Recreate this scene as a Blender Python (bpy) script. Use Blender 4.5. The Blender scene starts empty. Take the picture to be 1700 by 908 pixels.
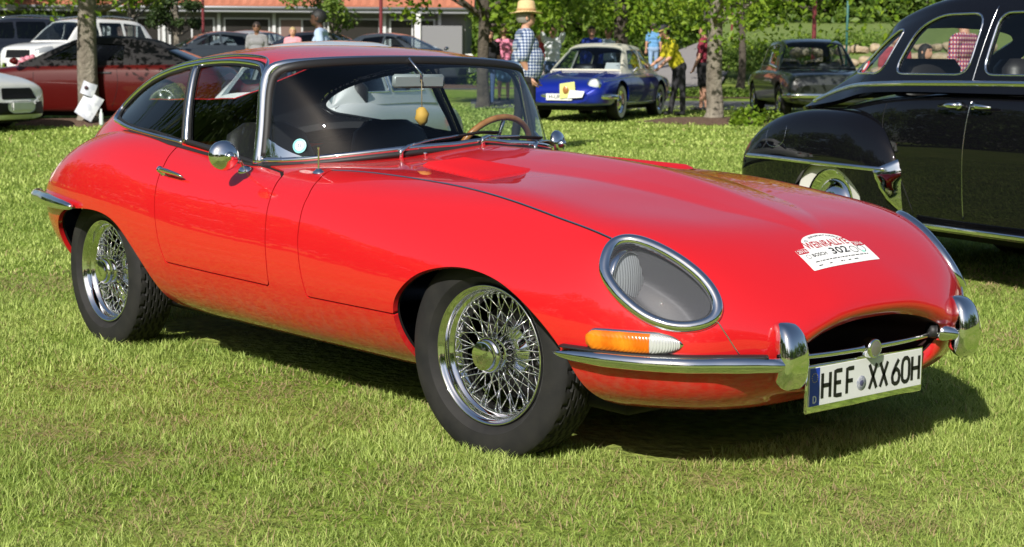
import bpy, math, random
import numpy as np
from mathutils import Vector, Matrix
from mathutils.bvhtree import BVHTree

SC = bpy.context.scene
COL = SC.collection
rad = math.radians
# ---------------------------------------------------------------- camera
def cam_basis(yaw, pit, rol):
    f = np.array([math.cos(pit) * math.cos(yaw), math.cos(pit) * math.sin(yaw), math.sin(pit)])
    r = np.array([math.sin(yaw), -math.cos(yaw), 0.]); u = np.cross(r, f)
    return r * math.cos(rol) + u * math.sin(rol), -r * math.sin(rol) + u * math.cos(rol), f
CAM_R, CAM_U, CAM_F = cam_basis(rad(139.384), rad(-7.4455), rad(.424))
CAM_P = np.array([3.6204, -3.7060, 1.1772])
cd = bpy.data.cameras.new('camera'); cam = bpy.data.objects.new('camera', cd); COL.objects.link(cam)
cd.sensor_width = 36; cd.lens = 36 * 2670.25 / 1700; cd.clip_end = 3000; cd.clip_start = .05
cd.shift_x = -2.4 / 1700; cd.shift_y = 1.6 / 1700
cd.dof.use_dof = True; cd.dof.focus_distance = 4.9; cd.dof.aperture_fstop = 9
cam.matrix_world = Matrix([[CAM_R[i], CAM_U[i], -CAM_F[i], CAM_P[i]] for i in range(3)] + [[0, 0, 0, 1]])
SC.camera = cam
# ---------------------------------------------------------------- sky and sun
SUN_EL, SUN_AZ = rad(35), math.atan2(-.88, .47)          # direction towards the sun
w = bpy.data.worlds.new('World'); SC.world = w; w.use_nodes = True
nt = w.node_tree; bg = nt.nodes['Background']; sky = nt.nodes.new('ShaderNodeTexSky')
sky.sky_type = 'NISHITA'; sky.sun_disc = False; sky.sun_elevation = SUN_EL
sky.sun_rotation = math.pi / 2 - SUN_AZ; sky.dust_density = 1.6; sky.air_density = 1.0; sky.ozone_density = 1.2
nt.links.new(sky.outputs[0], bg.inputs[0]); bg.inputs[1].default_value = .072
sd = bpy.data.lights.new('sun', 'SUN'); sun = bpy.data.objects.new('sun', sd); COL.objects.link(sun)
sd.energy = 4.9; sd.angle = rad(.55); sd.color = (1, .955, .88)
sv = Vector((math.cos(SUN_EL) * math.cos(SUN_AZ), math.cos(SUN_EL) * math.sin(SUN_AZ), math.sin(SUN_EL)))
sun.rotation_euler = sv.to_track_quat('Z', 'Y').to_euler(); sun.location = (0, 0, 30)
vs = SC.view_settings; vs.view_transform = 'Standard'; vs.look = 'None'; vs.exposure = 0.28; vs.gamma = 1
SC.cycles.use_denoising = True
SC.cycles.max_bounces = 12; SC.cycles.transparent_max_bounces = 24; SC.cycles.caustics_reflective = False; SC.cycles.caustics_refractive = False
SC.cycles.sample_clamp_indirect = 6

# ---------------------------------------------------------------- materials
MATS = {}
def mat(name, col=(.5, .5, .5), rough=.5, metal=0., coat=0., spec=.5, noise=None, bump=None, trans=0., emit=None, coat_rough=.03, sheen=0.):
    """principled material; noise = (scale, colour2, contrast, detail); bump = (scale, strength, distance)"""
    if name in MATS: return MATS[name]
    m = bpy.data.materials.new(name); m.use_nodes = True; n = m.node_tree.nodes; l = m.node_tree.links
    b = n['Principled BSDF']; b.inputs['Base Color'].default_value = (*col, 1); b.inputs['Roughness'].default_value = rough
    b.inputs['Metallic'].default_value = metal; b.inputs['Coat Weight'].default_value = coat; b.inputs['Coat Roughness'].default_value = coat_rough
    b.inputs['Specular IOR Level'].default_value = spec; b.inputs['Transmission Weight'].default_value = trans
    if emit: b.inputs['Emission Color'].default_value = (*emit[0], 1); b.inputs['Emission Strength'].default_value = emit[1]
    if noise or bump:
        tc = n.new('ShaderNodeTexCoord')
    if noise:
        t = n.new('ShaderNodeTexNoise'); t.inputs['Scale'].default_value = noise[0]; t.inputs['Detail'].default_value = noise[3] if len(noise) > 3 else 4
        l.new(tc.outputs['Object'], t.inputs['Vector'])
        r = n.new('ShaderNodeValToRGB'); c = noise[2]
        r.color_ramp.elements[0].position = .5 - c; r.color_ramp.elements[1].position = .5 + c
        r.color_ramp.elements[0].color = (*col, 1); r.color_ramp.elements[1].color = (*noise[1], 1)
        l.new(t.outputs['Fac'], r.inputs[0]); l.new(r.outputs[0], b.inputs['Base Color'])
    if bump:
        t = n.new('ShaderNodeTexNoise'); t.inputs['Scale'].default_value = bump[0]; t.inputs['Detail'].default_value = 5
        l.new(tc.outputs['Object'], t.inputs['Vector'])
        bb = n.new('ShaderNodeBump'); bb.inputs['Strength'].default_value = bump[1]; bb.inputs['Distance'].default_value = bump[2]
        l.new(t.outputs['Fac'], bb.inputs['Height']); l.new(bb.outputs[0], b.inputs['Normal'])
    MATS[name] = m; return m

def glass_mat(name, tint=(.86, .9, .88), rough=0., ior=1.5, dust=0., dustcol=(.5, .5, .48)):
    if name in MATS: return MATS[name]
    m = bpy.data.materials.new(name); m.use_nodes = True; n = m.node_tree.nodes; l = m.node_tree.links
    n.remove(n['Principled BSDF']); o = n['Material Output']
    t = n.new('ShaderNodeBsdfTransparent'); t.inputs[0].default_value = (*tint, 1)
    g = n.new('ShaderNodeBsdfGlossy'); g.inputs['Roughness'].default_value = rough; g.inputs[0].default_value = (1, 1, 1, 1)
    f = n.new('ShaderNodeFresnel'); ge = n.new('ShaderNodeNewGeometry'); mr = n.new('ShaderNodeMapRange')
    mr.inputs['To Min'].default_value = ior; mr.inputs['To Max'].default_value = 1 / ior      # same reflectance from either side of the pane
    l.new(ge.outputs['Backfacing'], mr.inputs['Value']); l.new(mr.outputs[0], f.inputs[0])
    x = n.new('ShaderNodeMixShader'); l.new(f.outputs[0], x.inputs[0]); 
    src = t.outputs[0]
    if dust > 0:
        d = n.new('ShaderNodeBsdfDiffuse'); d.inputs[0].default_value = (*dustcol, 1)
        y = n.new('ShaderNodeMixShader'); y.inputs[0].default_value = dust
        l.new(t.outputs[0], y.inputs[1]); l.new(d.outputs[0], y.inputs[2]); src = y.outputs[0]
    l.new(src, x.inputs[1]); l.new(g.outputs[0], x.inputs[2]); l.new(x.outputs[0], o.inputs[0])
    MATS[name] = m; return m

# ---------------------------------------------------------------- object helpers
def mesh_obj(name, V, F, m=None, parent=None, smooth=True, normals=None, sharp=None):
    me = bpy.data.meshes.new(name); me.from_pydata([tuple(v) for v in np.asarray(V, float).tolist()], [], F); me.validate()
    if smooth: me.polygons.foreach_set('use_smooth', [True] * len(me.polygons))
    if sharp and smooth: me.set_sharp_from_angle(angle=rad(sharp))
    if normals is not None and len(normals) == len(me.vertices):
        me.normals_split_custom_set_from_vertices([tuple(v) for v in np.asarray(normals).tolist()])
    for q in (m if isinstance(m, (list, tuple)) else [m]):
        if q: me.materials.append(q)
    o = bpy.data.objects.new(name, me); COL.objects.link(o)
    if parent: attach(o, parent)
    return o
def surf_obj(name, S, m, parent=None): return mesh_obj(name, S.V, S.F, m, parent, True, S.N)
def attach(o, parent):
    o.parent = parent
    o.matrix_parent_inverse = world_of(parent).inverted()
def world_of(o):
    M = o.matrix_basis.copy()
    return (world_of(o.parent) @ o.matrix_parent_inverse @ M) if o.parent else M
def thing(name, label, cat, loc=(0, 0, 0), group=None):
    o = bpy.data.objects.new(name, None); o.empty_display_size = .2; COL.objects.link(o); o.location = loc
    return tag(o, label, cat, group)
def tag(o, label=None, cat=None, group=None, kind=None):
    if label: o['label'] = label
    if cat: o['category'] = cat
    if group: o['group'] = group
    if kind: o['kind'] = kind
    return o
def copy_tree(o, parent=None):
    c = o.copy(); COL.objects.link(c)
    if parent: c.parent = parent; c.matrix_parent_inverse = o.matrix_parent_inverse.copy()
    for ch in list(o.children): copy_tree(ch, c)
    return c
def text_vf(body, size=1., extrude=.0, align='CENTER', bold=0.):
    """lettering as a mesh lying in the xy plane"""
    cu = bpy.data.curves.new('t', 'FONT'); cu.body = body; cu.size = size; cu.align_x = align; cu.align_y = 'CENTER'; cu.resolution_u = 3; cu.offset = bold
    o = bpy.data.objects.new('t', cu); COL.objects.link(o)
    me = bpy.data.meshes.new_from_object(o.evaluated_get(bpy.context.evaluated_depsgraph_get()))
    V = np.array([v.co[:] for v in me.vertices]).reshape(-1, 3); F = [tuple(p.vertices) for p in me.polygons]
    bpy.data.objects.remove(o); bpy.data.curves.remove(cu); bpy.data.meshes.remove(me)
    return V, F
# ---------------------------------------------------------------- geometry core
def nat_spline(P, t, ts):
    """natural cubic spline through P (n,...) at knots t, sampled at ts"""
    P = np.asarray(P, float); t = np.asarray(t, float); ts = np.asarray(ts, float)
    n = len(t); sh = P.shape[1:]; Q = P.reshape(n, -1); h = np.diff(t)
    A = np.zeros((n, n)); B = np.zeros_like(Q); A[0, 0] = A[-1, -1] = 1
    for i in range(1, n - 1):
        A[i, i - 1] = h[i - 1]; A[i, i] = 2 * (h[i - 1] + h[i]); A[i, i + 1] = h[i]
        B[i] = 6 * ((Q[i + 1] - Q[i]) / h[i] - (Q[i] - Q[i - 1]) / h[i - 1])
    M = np.linalg.solve(A, B)
    k = np.clip(np.searchsorted(t, ts, 'right') - 1, 0, n - 2)
    a = ((t[k + 1] - ts) / h[k])[:, None]; b = 1 - a; hk = h[k][:, None]
    R = a * Q[k] + b * Q[k + 1] + ((a**3 - a) * M[k] + (b**3 - b) * M[k + 1]) * hk**2 / 6
    return R.reshape((len(ts),) + sh)

def chord_knots(P, axis):
    d = np.diff(P, axis=axis); L = np.sqrt((d**2).sum(-1))
    L = L.mean(1 - axis)
    return np.concatenate([[0], np.cumsum(np.maximum(L, 1e-4)**.75)])

class Surf:
    """points, normals, faces"""
    def __init__(s, V, N, F): s.V = np.asarray(V, float); s.N = np.asarray(N, float); s.F = F

def net_surface(T, nu, nv, flip=False, warp=None):
    """tensor natural spline through table T (rows, cols, 3) -> Surf of nu x nv quads"""
    T = np.asarray(T, float)
    tu, tv = chord_knots(T, 0), chord_knots(T, 1)
    us = np.linspace(0, tu[-1], nu + 1); vs = np.linspace(0, tv[-1], nv + 1)
    G = nat_spline(T, tu, us)
    G = nat_spline(G.swapaxes(0, 1), tv, vs).swapaxes(0, 1)
    if warp is not None: G = warp(G)
    du = np.gradient(G, axis=0); dv = np.gradient(G, axis=1)
    N = np.cross(du, dv); N /= np.linalg.norm(N, axis=-1, keepdims=True) + 1e-12
    idx = np.arange((nu + 1) * (nv + 1)).reshape(nu + 1, nv + 1)
    a, b, c, d = idx[:-1, :-1].ravel(), idx[1:, :-1].ravel(), idx[1:, 1:].ravel(), idx[:-1, 1:].ravel()
    F = np.stack([a, b, c, d], 1)
    if flip: N = -N; F = F[:, ::-1]
    return Surf(G.reshape(-1, 3), N.reshape(-1, 3), [tuple(q) for q in F.tolist()])

def clip(S, f, keep=1):
    """keep the part of S where f (per vertex) * keep > 0"""
    f = np.asarray(f, float) * keep
    V = [tuple(v) for v in S.V.tolist()]; N = [tuple(v) for v in S.N.tolist()]
    nV, nN, nF, cache, mp = [], [], [], {}, {}
    fl = f.tolist()
    def vid(i):
        j = mp.get(i)
        if j is None: j = mp[i] = len(nV); nV.append(V[i]); nN.append(N[i])
        return j
    def eid(i, j):
        k = (i, j) if i < j else (j, i); e = cache.get(k)
        if e is None:
            a, b = k; t = fl[a] / (fl[a] - fl[b]); t = min(max(t, 0.), 1.)
            p = tuple(V[a][q] + t * (V[b][q] - V[a][q]) for q in range(3))
            n = tuple(N[a][q] + t * (N[b][q] - N[a][q]) for q in range(3))
            e = cache[k] = len(nV); nV.append(p); nN.append(n)
        return e
    for F in S.F:
        s = [fl[i] > 0 for i in F]
        if all(s): nF.append(tuple(vid(i) for i in F)); continue
        if not any(s): continue
        o = []; m = len(F)
        for q in range(m):
            i, j = F[q], F[(q + 1) % m]
            if s[q]: o.append(vid(i))
            if s[q] != s[(q + 1) % m]: o.append(eid(i, j))
        if len(o) >= 3: nF.append(tuple(o))
    R = Surf(np.array(nV).reshape(-1, 3), np.array(nN).reshape(-1, 3), nF)
    if len(nN): R.N /= np.linalg.norm(R.N, axis=1, keepdims=True) + 1e-12
    return R

def mirror(S):
    M = np.array([1, -1, 1.])
    return Surf(S.V * M, S.N * M, [tuple(reversed(q)) for q in S.F])

def both(S):
    """S with its mirror image, welded on y = 0"""
    M = mirror(S); n = len(S.V); on = np.abs(S.V[:, 1]) < 1e-6
    mp = np.where(on, np.arange(n), 0); k = n; keep = []
    for i in range(n):
        if not on[i]: mp[i] = k; k += 1; keep.append(i)
    N = S.N.copy(); N[on, 1] = 0
    N[on] /= np.linalg.norm(N[on], axis=1, keepdims=True) + 1e-12
    return Surf(np.concatenate([S.V, M.V[keep]]), np.concatenate([N, M.N[keep]]), S.F + [tuple(int(mp[i]) for i in q) for q in M.F])

def boundary(S):
    c = {}
    for F in S.F:
        for a, b in zip(F, F[1:] + F[:1]):
            if (b, a) in c: del c[(b, a)]
            else: c[(a, b)] = 1
    return list(c)

def rimmed(S, depth, skip=None, lip=.0):
    """add a flange of the given depth behind every open edge"""
    E = [e for e in boundary(S) if not (skip is not None and skip(S.V[e[0]]) and skip(S.V[e[1]]))]
    V = S.V.tolist(); N = S.N.tolist(); F = list(S.F); mp = {}
    acc = {}
    for a, b in E:
        d = S.V[b] - S.V[a]; o = np.cross(d, S.N[a]); o /= np.linalg.norm(o) + 1e-12
        for i in (a, b): acc[i] = acc.get(i, 0) + o
    for i, o in acc.items():
        o = o / (np.linalg.norm(o) + 1e-12); p = S.V[i] - S.N[i] * depth
        mp[i] = len(V); V += [S.V[i].tolist(), p.tolist()]; N += [o.tolist(), o.tolist()]
    for a, b in E: F.append((mp[b], mp[a], mp[a] + 1, mp[b] + 1))
    return Surf(V, N, F)

def offset(S, d): return Surf(S.V + S.N * d, S.N, S.F)

def merge(*SS):
    V, N, F, k = [], [], [], 0
    for S in SS:
        V.append(S.V); N.append(S.N); F += [tuple(i + k for i in q) for q in S.F]; k += len(S.V)
    return Surf(np.concatenate(V), np.concatenate(N), F)

def poly_sd(P, Q):
    """signed distance of points P (n,2) to closed polygon Q (m,2); positive inside"""
    P = np.asarray(P, float); Q = np.asarray(Q, float); A = Q; B = np.roll(Q, -1, 0)
    best = np.full(len(P), 1e9); ins = np.zeros(len(P), bool)
    for a, b in zip(A, B):
        e = b - a; w = P - a; L = e @ e
        t = np.clip(w @ e / (L + 1e-18), 0, 1); d = w - t[:, None] * e
        best = np.minimum(best, (d**2).sum(1))
        c = (a[1] > P[:, 1]) != (b[1] > P[:, 1])
        if c.any():
            xx = a[0] + (P[:, 1] - a[1]) * e[0] / (e[1] if abs(e[1]) > 1e-12 else 1e-12)
            ins ^= c & (P[:, 0] < xx)
    return np.where(ins, 1, -1) * np.sqrt(best)

def closed_curve(P, n=80):
    """smooth closed curve through P"""
    P = np.asarray(P, float); k = len(P); Q = np.concatenate([P, P, P])
    d = np.linalg.norm(np.diff(Q, axis=0), axis=1)**.7; t = np.concatenate([[0], np.cumsum(d)])
    return nat_spline(Q, t, np.linspace(t[k], t[2 * k], n, endpoint=False))

def open_curve(P, n=40):
    P = np.asarray(P, float)
    d = np.linalg.norm(np.diff(P, axis=0), axis=1)**.8; t = np.concatenate([[0], np.cumsum(d)])
    return nat_spline(P, t, np.linspace(0, t[-1], n))

def sweep(path, sec, up, closed=False, cap=True, scale=None):
    """sweep the closed 2-D section sec (side, up) along path; up = vector or per-point array"""
    P = np.asarray(path, float); n = len(P); sec = np.asarray(sec, float); m = len(sec)
    if closed: T = np.roll(P, -1, 0) - np.roll(P, 1, 0)
    else: T = np.gradient(P, axis=0)
    T /= np.linalg.norm(T, axis=1, keepdims=True) + 1e-12
    U = np.asarray(up, float); U = np.tile(U, (n, 1)) if U.ndim == 1 else U.copy()
    Sd = np.cross(T, U); Sd /= np.linalg.norm(Sd, axis=1, keepdims=True) + 1e-12
    U = np.cross(Sd, T)
    sc = np.ones(n) if scale is None else np.asarray(scale, float)
    V = P[:, None] + (Sd[:, None] * sec[None, :, :1] + U[:, None] * sec[None, :, 1:]) * sc[:, None, None]
    F = []
    for i in range(n if closed else n - 1):
        j = (i + 1) % n
        for k in range(m):
            l = (k + 1) % m; F.append((i * m + k, i * m + l, j * m + l, j * m + k))
    if cap and not closed: F += [tuple(range(m - 1, -1, -1)), tuple((n - 1) * m + k for k in range(m))]
    return V.reshape(-1, 3), F

def ring(n, a, b=None, ph=0.):
    b = a if b is None else b; t = np.linspace(0, 2 * np.pi, n, endpoint=False) + ph
    return np.stack([a * np.cos(t), b * np.sin(t)], 1)

def lathe(prof, n=32, axis='y', closed=False):
    """revolve profile [(r, h)...] about an axis through the origin"""
    V, F = [], []; m = len(prof)
    for i in range(n):
        c, s = math.cos(2 * math.pi * i / n), math.sin(2 * math.pi * i / n)
        for r, h in prof:
            V.append({'y': (r * c, h, r * s), 'z': (r * c, r * s, h), 'x': (h, r * c, r * s)}[axis])
    for i in range(n):
        j = (i + 1) % n
        for k in range(m if closed else m - 1):
            l = (k + 1) % m
            q = (i * m + k, j * m + k, j * m + l, i * m + l); F.append(q if axis != 'y' else q[::-1])
    return np.array(V), F

def join_vf(*L):
    V, F, k = [], [], 0
    for v, f in L:
        v = np.asarray(v, float); V.append(v); F += [tuple(i + k for i in q) for q in f]; k += len(v)
    return np.concatenate(V), F

def box_vf(x0, x1, y0, y1, z0, z1, bev=0.):
    if bev <= 0:
        V = [(x, y, z) for x in (x0, x1) for y in (y0, y1) for z in (z0, z1)]
        return np.array(V, float), [(0, 1, 3, 2), (4, 6, 7, 5), (0, 4, 5, 1), (2, 3, 7, 6), (0, 2, 6, 4), (1, 5, 7, 3)]
    # chamfered box: 24 verts
    V, ids = [], {}
    for ix, x in enumerate((x0, x1)):
        for iy, y in enumerate((y0, y1)):
            for iz, z in enumerate((z0, z1)):
                sx, sy, sz = (1 - 2 * ix) * bev, (1 - 2 * iy) * bev, (1 - 2 * iz) * bev
                ids[ix, iy, iz] = len(V)
                V += [(x, y + sy, z + sz), (x + sx, y, z + sz), (x + sx, y + sy, z)]
    g = lambda a, b, c, k: ids[a, b, c] + k
    F = []
    for a in (0, 1):
        r = [(0, 0), (1, 0), (1, 1), (0, 1)]
        F.append([g(a, p, q, 0) for p, q in r]); F.append([g(p, a, q, 1) for p, q in r]); F.append([g(p, q, a, 2) for p, q in r])
    for a in (0, 1):
        for b in (0, 1):
            F.append([g(0, a, b, 1), g(1, a, b, 1), g(1, a, b, 2), g(0, a, b, 2)])
            F.append([g(a, 0, b, 0), g(a, 1, b, 0), g(a, 1, b, 2), g(a, 0, b, 2)])
            F.append([g(a, b, 0, 0), g(a, b, 1, 0), g(a, b, 1, 1), g(a, b, 0, 1)])
            for c in (0, 1): 
                if a == a: pass
    for k in ids.values(): F.append([k, k + 1, k + 2])
    V = np.array(V, float); ctr = np.array([(x0 + x1) / 2, (y0 + y1) / 2, (z0 + z1) / 2]); out = []
    for q in F:
        p = V[q]; nn = np.cross(p[1] - p[0], p[2] - p[0])
        out.append(tuple(q) if nn @ (p.mean(0) - ctr) > 0 else tuple(q[::-1]))
    return V, out
# ---------------------------------------------------------------- red coupe: body tables (x forward from front axle, y half width, z up)
WB = 2.458
def body_table():
    R = []
    def row(xs, pts):
        xs = [xs] * 13 if not isinstance(xs, (list, tuple)) else xs
        R.append([(x, y, z) for x, (y, z) in zip(xs, pts)])
    row([.872]*5+[.868,.862,.855,.845,.833,.826,.823,.822], [(0,.478),(.085,.476),(.165,.467),(.235,.452),(.285,.435),(.318,.42),(.333,.407),(.338,.392),(.334,.375),(.31,.345),(.25,.32),(.14,.312),(0,.31)])
    row([.893]*5+[.889,.882,.872,.86,.846,.838,.834,.833], [(0,.500),(.085,.498),(.165,.49),(.237,.475),(.294,.457),(.334,.437),(.352,.42),(.36,.40),(.358,.375),(.335,.333),(.27,.303),(.15,.292),(0,.29)])
    row([.868,.868,.867,.865,.86,.853,.845,.835,.825,.815,.808,.804,.803], [(0,.556),(.09,.554),(.175,.547),(.255,.532),(.343,.514),(.413,.486),(.45,.452),(.465,.413),(.462,.378),(.435,.328),(.36,.290),(.2,.275),(0,.272)])
    row([.76]*8+[.755,.75,.745,.742,.74], [(0,.640),(.09,.639),(.18,.634),(.285,.626),(.415,.606),(.516,.571),(.578,.518),(.603,.453),(.604,.393),(.575,.326),(.50,.276),(.36,.246),(0,.242)])
    row(.62, [(0,.712),(.09,.7115),(.19,.710),(.30,.706),(.463,.691),(.596,.655),(.668,.585),(.700,.498),(.704,.410),(.675,.330),(.605,.268),(.46,.228),(0,.220)])
    row(.46, [(0,.750),(.09,.7497),(.19,.7485),(.30,.7465),(.475,.741),(.638,.706),(.713,.628),(.748,.534),(.757,.430),(.735,.338),(.67,.267),(.52,.218),(0,.20)])
    row(.25, [(0,.788),(.09,.7876),(.19,.786),(.30,.7825),(.47,.773),(.625,.744),(.715,.667),(.775,.565),(.79,.46),(.775,.358),(.712,.275),(.55,.208),(0,.20)])
    row(0., [(0,.821),(.09,.8206),(.19,.8185),(.30,.814),(.465,.803),(.612,.776),(.715,.702),(.786,.604),(.81,.49),(.797,.378),(.737,.285),(.58,.21),(0,.20)])
    row(-.45, [(0,.846),(.10,.8452),(.19,.8425),(.29,.8375),(.46,.823),(.607,.802),(.713,.750),(.790,.660),(.822,.52),(.808,.393),(.745,.287),(.6,.212),(0,.20)])
    row(-.9, [(0,.860),(.10,.8593),(.19,.8565),(.29,.851),(.46,.834),(.61,.818),(.717,.778),(.797,.690),(.828,.53),(.812,.395),(.75,.283),(.6,.215),(0,.20)])
    row(-1.34, [(0,.866),(.10,.8655),(.19,.863),(.32,.857),(.49,.845),(.64,.820),(.735,.783),(.803,.695),(.831,.54),(.813,.40),(.75,.285),(.6,.215),(0,.20)])
    row(-1.9, [(0,.90),(.09,.90),(.19,.90),(.33,.897),(.50,.888),(.65,.868),(.748,.812),(.812,.715),(.833,.56),(.811,.41),(.75,.295),(.6,.22),(0,.20)])
    row(-2.3, [(0,.935),(.09,.935),(.19,.935),(.32,.932),(.48,.92),(.632,.898),(.745,.840),(.808,.738),(.826,.59),(.80,.44),(.735,.310),(.58,.23),(0,.21)])
    row(-2.6, [(0,.93),(.09,.93),(.18,.93),(.29,.927),(.43,.915),(.585,.890),(.712,.832),(.787,.735),(.806,.60),(.782,.455),(.715,.325),(.55,.25),(0,.23)])
    row(-2.9, [(0,.87),(.08,.87),(.16,.87),(.25,.868),(.37,.856),(.525,.833),(.652,.774),(.727,.685),(.742,.58),(.716,.455),(.64,.340),(.47,.29),(0,.27)])
    row(-3.15, [(0,.78),(.07,.78),(.13,.78),(.20,.777),(.29,.762),(.43,.742),(.545,.692),(.612,.622),(.625,.55),(.60,.455),(.53,.37),(.36,.34),(0,.33)])
    row([-3.325]*13, [(0,.68),(.05,.68),(.1,.68),(.15,.676),(.21,.664),(.31,.65),(.38,.618),(.42,.58),(.427,.54),(.41,.485),(.35,.435),(.22,.415),(0,.41)])
    return np.array(R) * np.array([1, -1, 1.])

def roof_table():
    H = [
     [(-1.27,0,1.20),(-1.28,.24,1.197),(-1.305,.46,1.187),(-1.34,.562,1.170),(-1.365,.593,1.14),(-1.355,.625,.98),(-1.34,.655,.81),(-1.33,.68,.72)],
     [(-1.6,0,1.241),(-1.6,.26,1.236),(-1.6,.45,1.216),(-1.6,.557,1.180),(-1.6,.588,1.142),(-1.6,.632,1.0),(-1.6,.665,.835),(-1.6,.69,.74)],
     [(-1.95,0,1.240),(-1.95,.26,1.234),(-1.95,.44,1.210),(-1.95,.545,1.172),(-1.95,.575,1.132),(-1.95,.625,1.0),(-1.95,.665,.868),(-1.95,.69,.76)],
     [(-2.3,0,1.206),(-2.3,.25,1.198),(-2.3,.405,1.175),(-2.3,.505,1.133),(-2.3,.538,1.095),(-2.3,.590,1.0),(-2.3,.642,.895),(-2.3,.68,.80)],
     [(-2.6,0,1.148),(-2.6,.23,1.139),(-2.6,.355,1.117),(-2.6,.445,1.077),(-2.6,.480,1.042),(-2.6,.530,.977),(-2.6,.588,.905),(-2.6,.64,.82)],
     [(-2.9,0,1.05),(-2.9,.20,1.042),(-2.9,.305,1.021),(-2.9,.382,.985),(-2.9,.416,.958),(-2.9,.462,.915),(-2.9,.515,.86),(-2.9,.56,.77)],
     [(-3.15,0,.93),(-3.15,.15,.922),(-3.15,.23,.902),(-3.15,.295,.872),(-3.15,.326,.85),(-3.15,.366,.815),(-3.15,.42,.765),(-3.15,.47,.68)],
     [(-3.33,0,.76),(-3.33,.12,.755),(-3.33,.18,.74),(-3.33,.22,.722),(-3.33,.245,.705),(-3.33,.272,.68),(-3.33,.30,.65),(-3.33,.33,.60)]]
    return np.array(H) * np.array([1, -1, 1.])

def bulge(G):
    """creased power bulge of the bonnet, tapering to a point on the nose"""
    x, y = G[..., 0], np.abs(G[..., 1])
    h = np.interp(x, [-1.5, -.95, -.45, 0, .25, .46, .60, .68], [.0, .028, .038, .032, .021, .012, .004, 0]); k = np.ones(9) / 9
    w = np.interp(x, [-1.0, -.3, .1, .43, .55, .66], [.275, .27, .235, .17, .11, .04])
    p = 1 - (y / w)**1.35; p = np.minimum(p, 1 - np.sqrt((y / w)**2 + .01) + .1 * 0 + .10)
    b = h * (p + np.sqrt(p**2 + .05**2)) / 2 * (G[..., 2] > .55)
    G = G.copy(); G[..., 2] += np.where(y < .5, b, 0); return G
# ---------------------------------------------------------------- red coupe
M_RED = mat('red_paint', (.58, .009, .012), rough=.5, coat=1., coat_rough=.012, spec=.15)
def red_wear(m):
    """faint ripple in the clear coat and road dust thrown up along the sills"""
    n = m.node_tree.nodes; l = m.node_tree.links; b = n['Principled BSDF']; b.inputs['Coat IOR'].default_value = 1.75; g = n.new('ShaderNodeNewGeometry')
    t = n.new('ShaderNodeTexNoise'); t.inputs['Scale'].default_value = 5; l.new(g.outputs['Position'], t.inputs['Vector']); bp = n.new('ShaderNodeBump'); bp.inputs['Strength'].default_value = .06; bp.inputs['Distance'].default_value = .02; l.new(t.outputs['Fac'], bp.inputs['Height']); l.new(bp.outputs[0], b.inputs['Coat Normal'])
    s = n.new('ShaderNodeSeparateXYZ'); l.new(g.outputs['Position'], s.inputs[0]); mr = n.new('ShaderNodeMapRange'); mr.inputs['From Min'].default_value = .42; mr.inputs['From Max'].default_value = .27; mr.inputs['To Max'].default_value = .34; l.new(s.outputs['Z'], mr.inputs['Value'])
    t2 = n.new('ShaderNodeTexNoise'); t2.inputs['Scale'].default_value = 32; t2.inputs['Detail'].default_value = 8; l.new(g.outputs['Position'], t2.inputs['Vector']); r2 = n.new('ShaderNodeMapRange'); r2.inputs['From Min'].default_value = .42; r2.inputs['From Max'].default_value = .68; l.new(t2.outputs['Fac'], r2.inputs['Value'])
    m2 = n.new('ShaderNodeMath'); m2.operation = 'MULTIPLY'; l.new(mr.outputs[0], m2.inputs[0]); l.new(r2.outputs[0], m2.inputs[1])
    x = n.new('ShaderNodeMix'); x.data_type = 'RGBA'; x.inputs['A'].default_value = (.58, .009, .012, 1); x.inputs['B'].default_value = (.30, .20, .13, 1); l.new(m2.outputs[0], x.inputs['Factor']); l.new(x.outputs['Result'], b.inputs['Base Color'])
    iv = n.new('ShaderNodeMath'); iv.operation = 'SUBTRACT'; iv.inputs[0].default_value = 1; l.new(m2.outputs[0], iv.inputs[1]); l.new(iv.outputs[0], b.inputs['Coat Weight'])
red_wear(M_RED)
M_CHROME = mat('chrome', (.86, .87, .88), rough=.045, metal=1.)
M_DCHROME = mat('dull_chrome', (.62, .63, .64), rough=.18, metal=1.)
M_RUBBER = mat('black_rubber', (.012, .012, .013), rough=.55)
M_BLACK = mat('black_trim', (.008, .008, .009), rough=.6, spec=.2)
M_TYRE = mat('tyre_rubber', (.010, .010, .0105), rough=.75, spec=.35, noise=(14, (.022, .021, .019), .22, 6), bump=(90, .15, .002))
M_LEATHER = mat('black_leather', (.018, .017, .018), rough=.45, bump=(60, .2, .003))
M_DASH = mat('dash_vinyl', (.010, .011, .013), rough=.5)
M_HEADLN = mat('headlining', (.02, .022, .027), rough=.95, spec=.1)
M_GLASS = glass_mat('window_glass', (.86, .91, .92))
M_GLASSF = glass_mat('windscreen_glass', (.88, .93, .94))
M_COVER = glass_mat('lamp_cover_glass', (.74, .75, .77), dust=.05, dustcol=(.45, .45, .46))
M_WHITE = mat('white_plastic', (.78, .78, .76), rough=.4)
M_INK = mat('black_ink', (.01, .01, .01), rough=.5)
M_WOOD = mat('steering_wood', (.30, .12, .035), rough=.25, coat=.6, noise=(30, (.42, .19, .06), .2))
M_LAMP = mat('lamp_glass', (.60, .63, .65), rough=.3, metal=.15, coat=1.)
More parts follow.
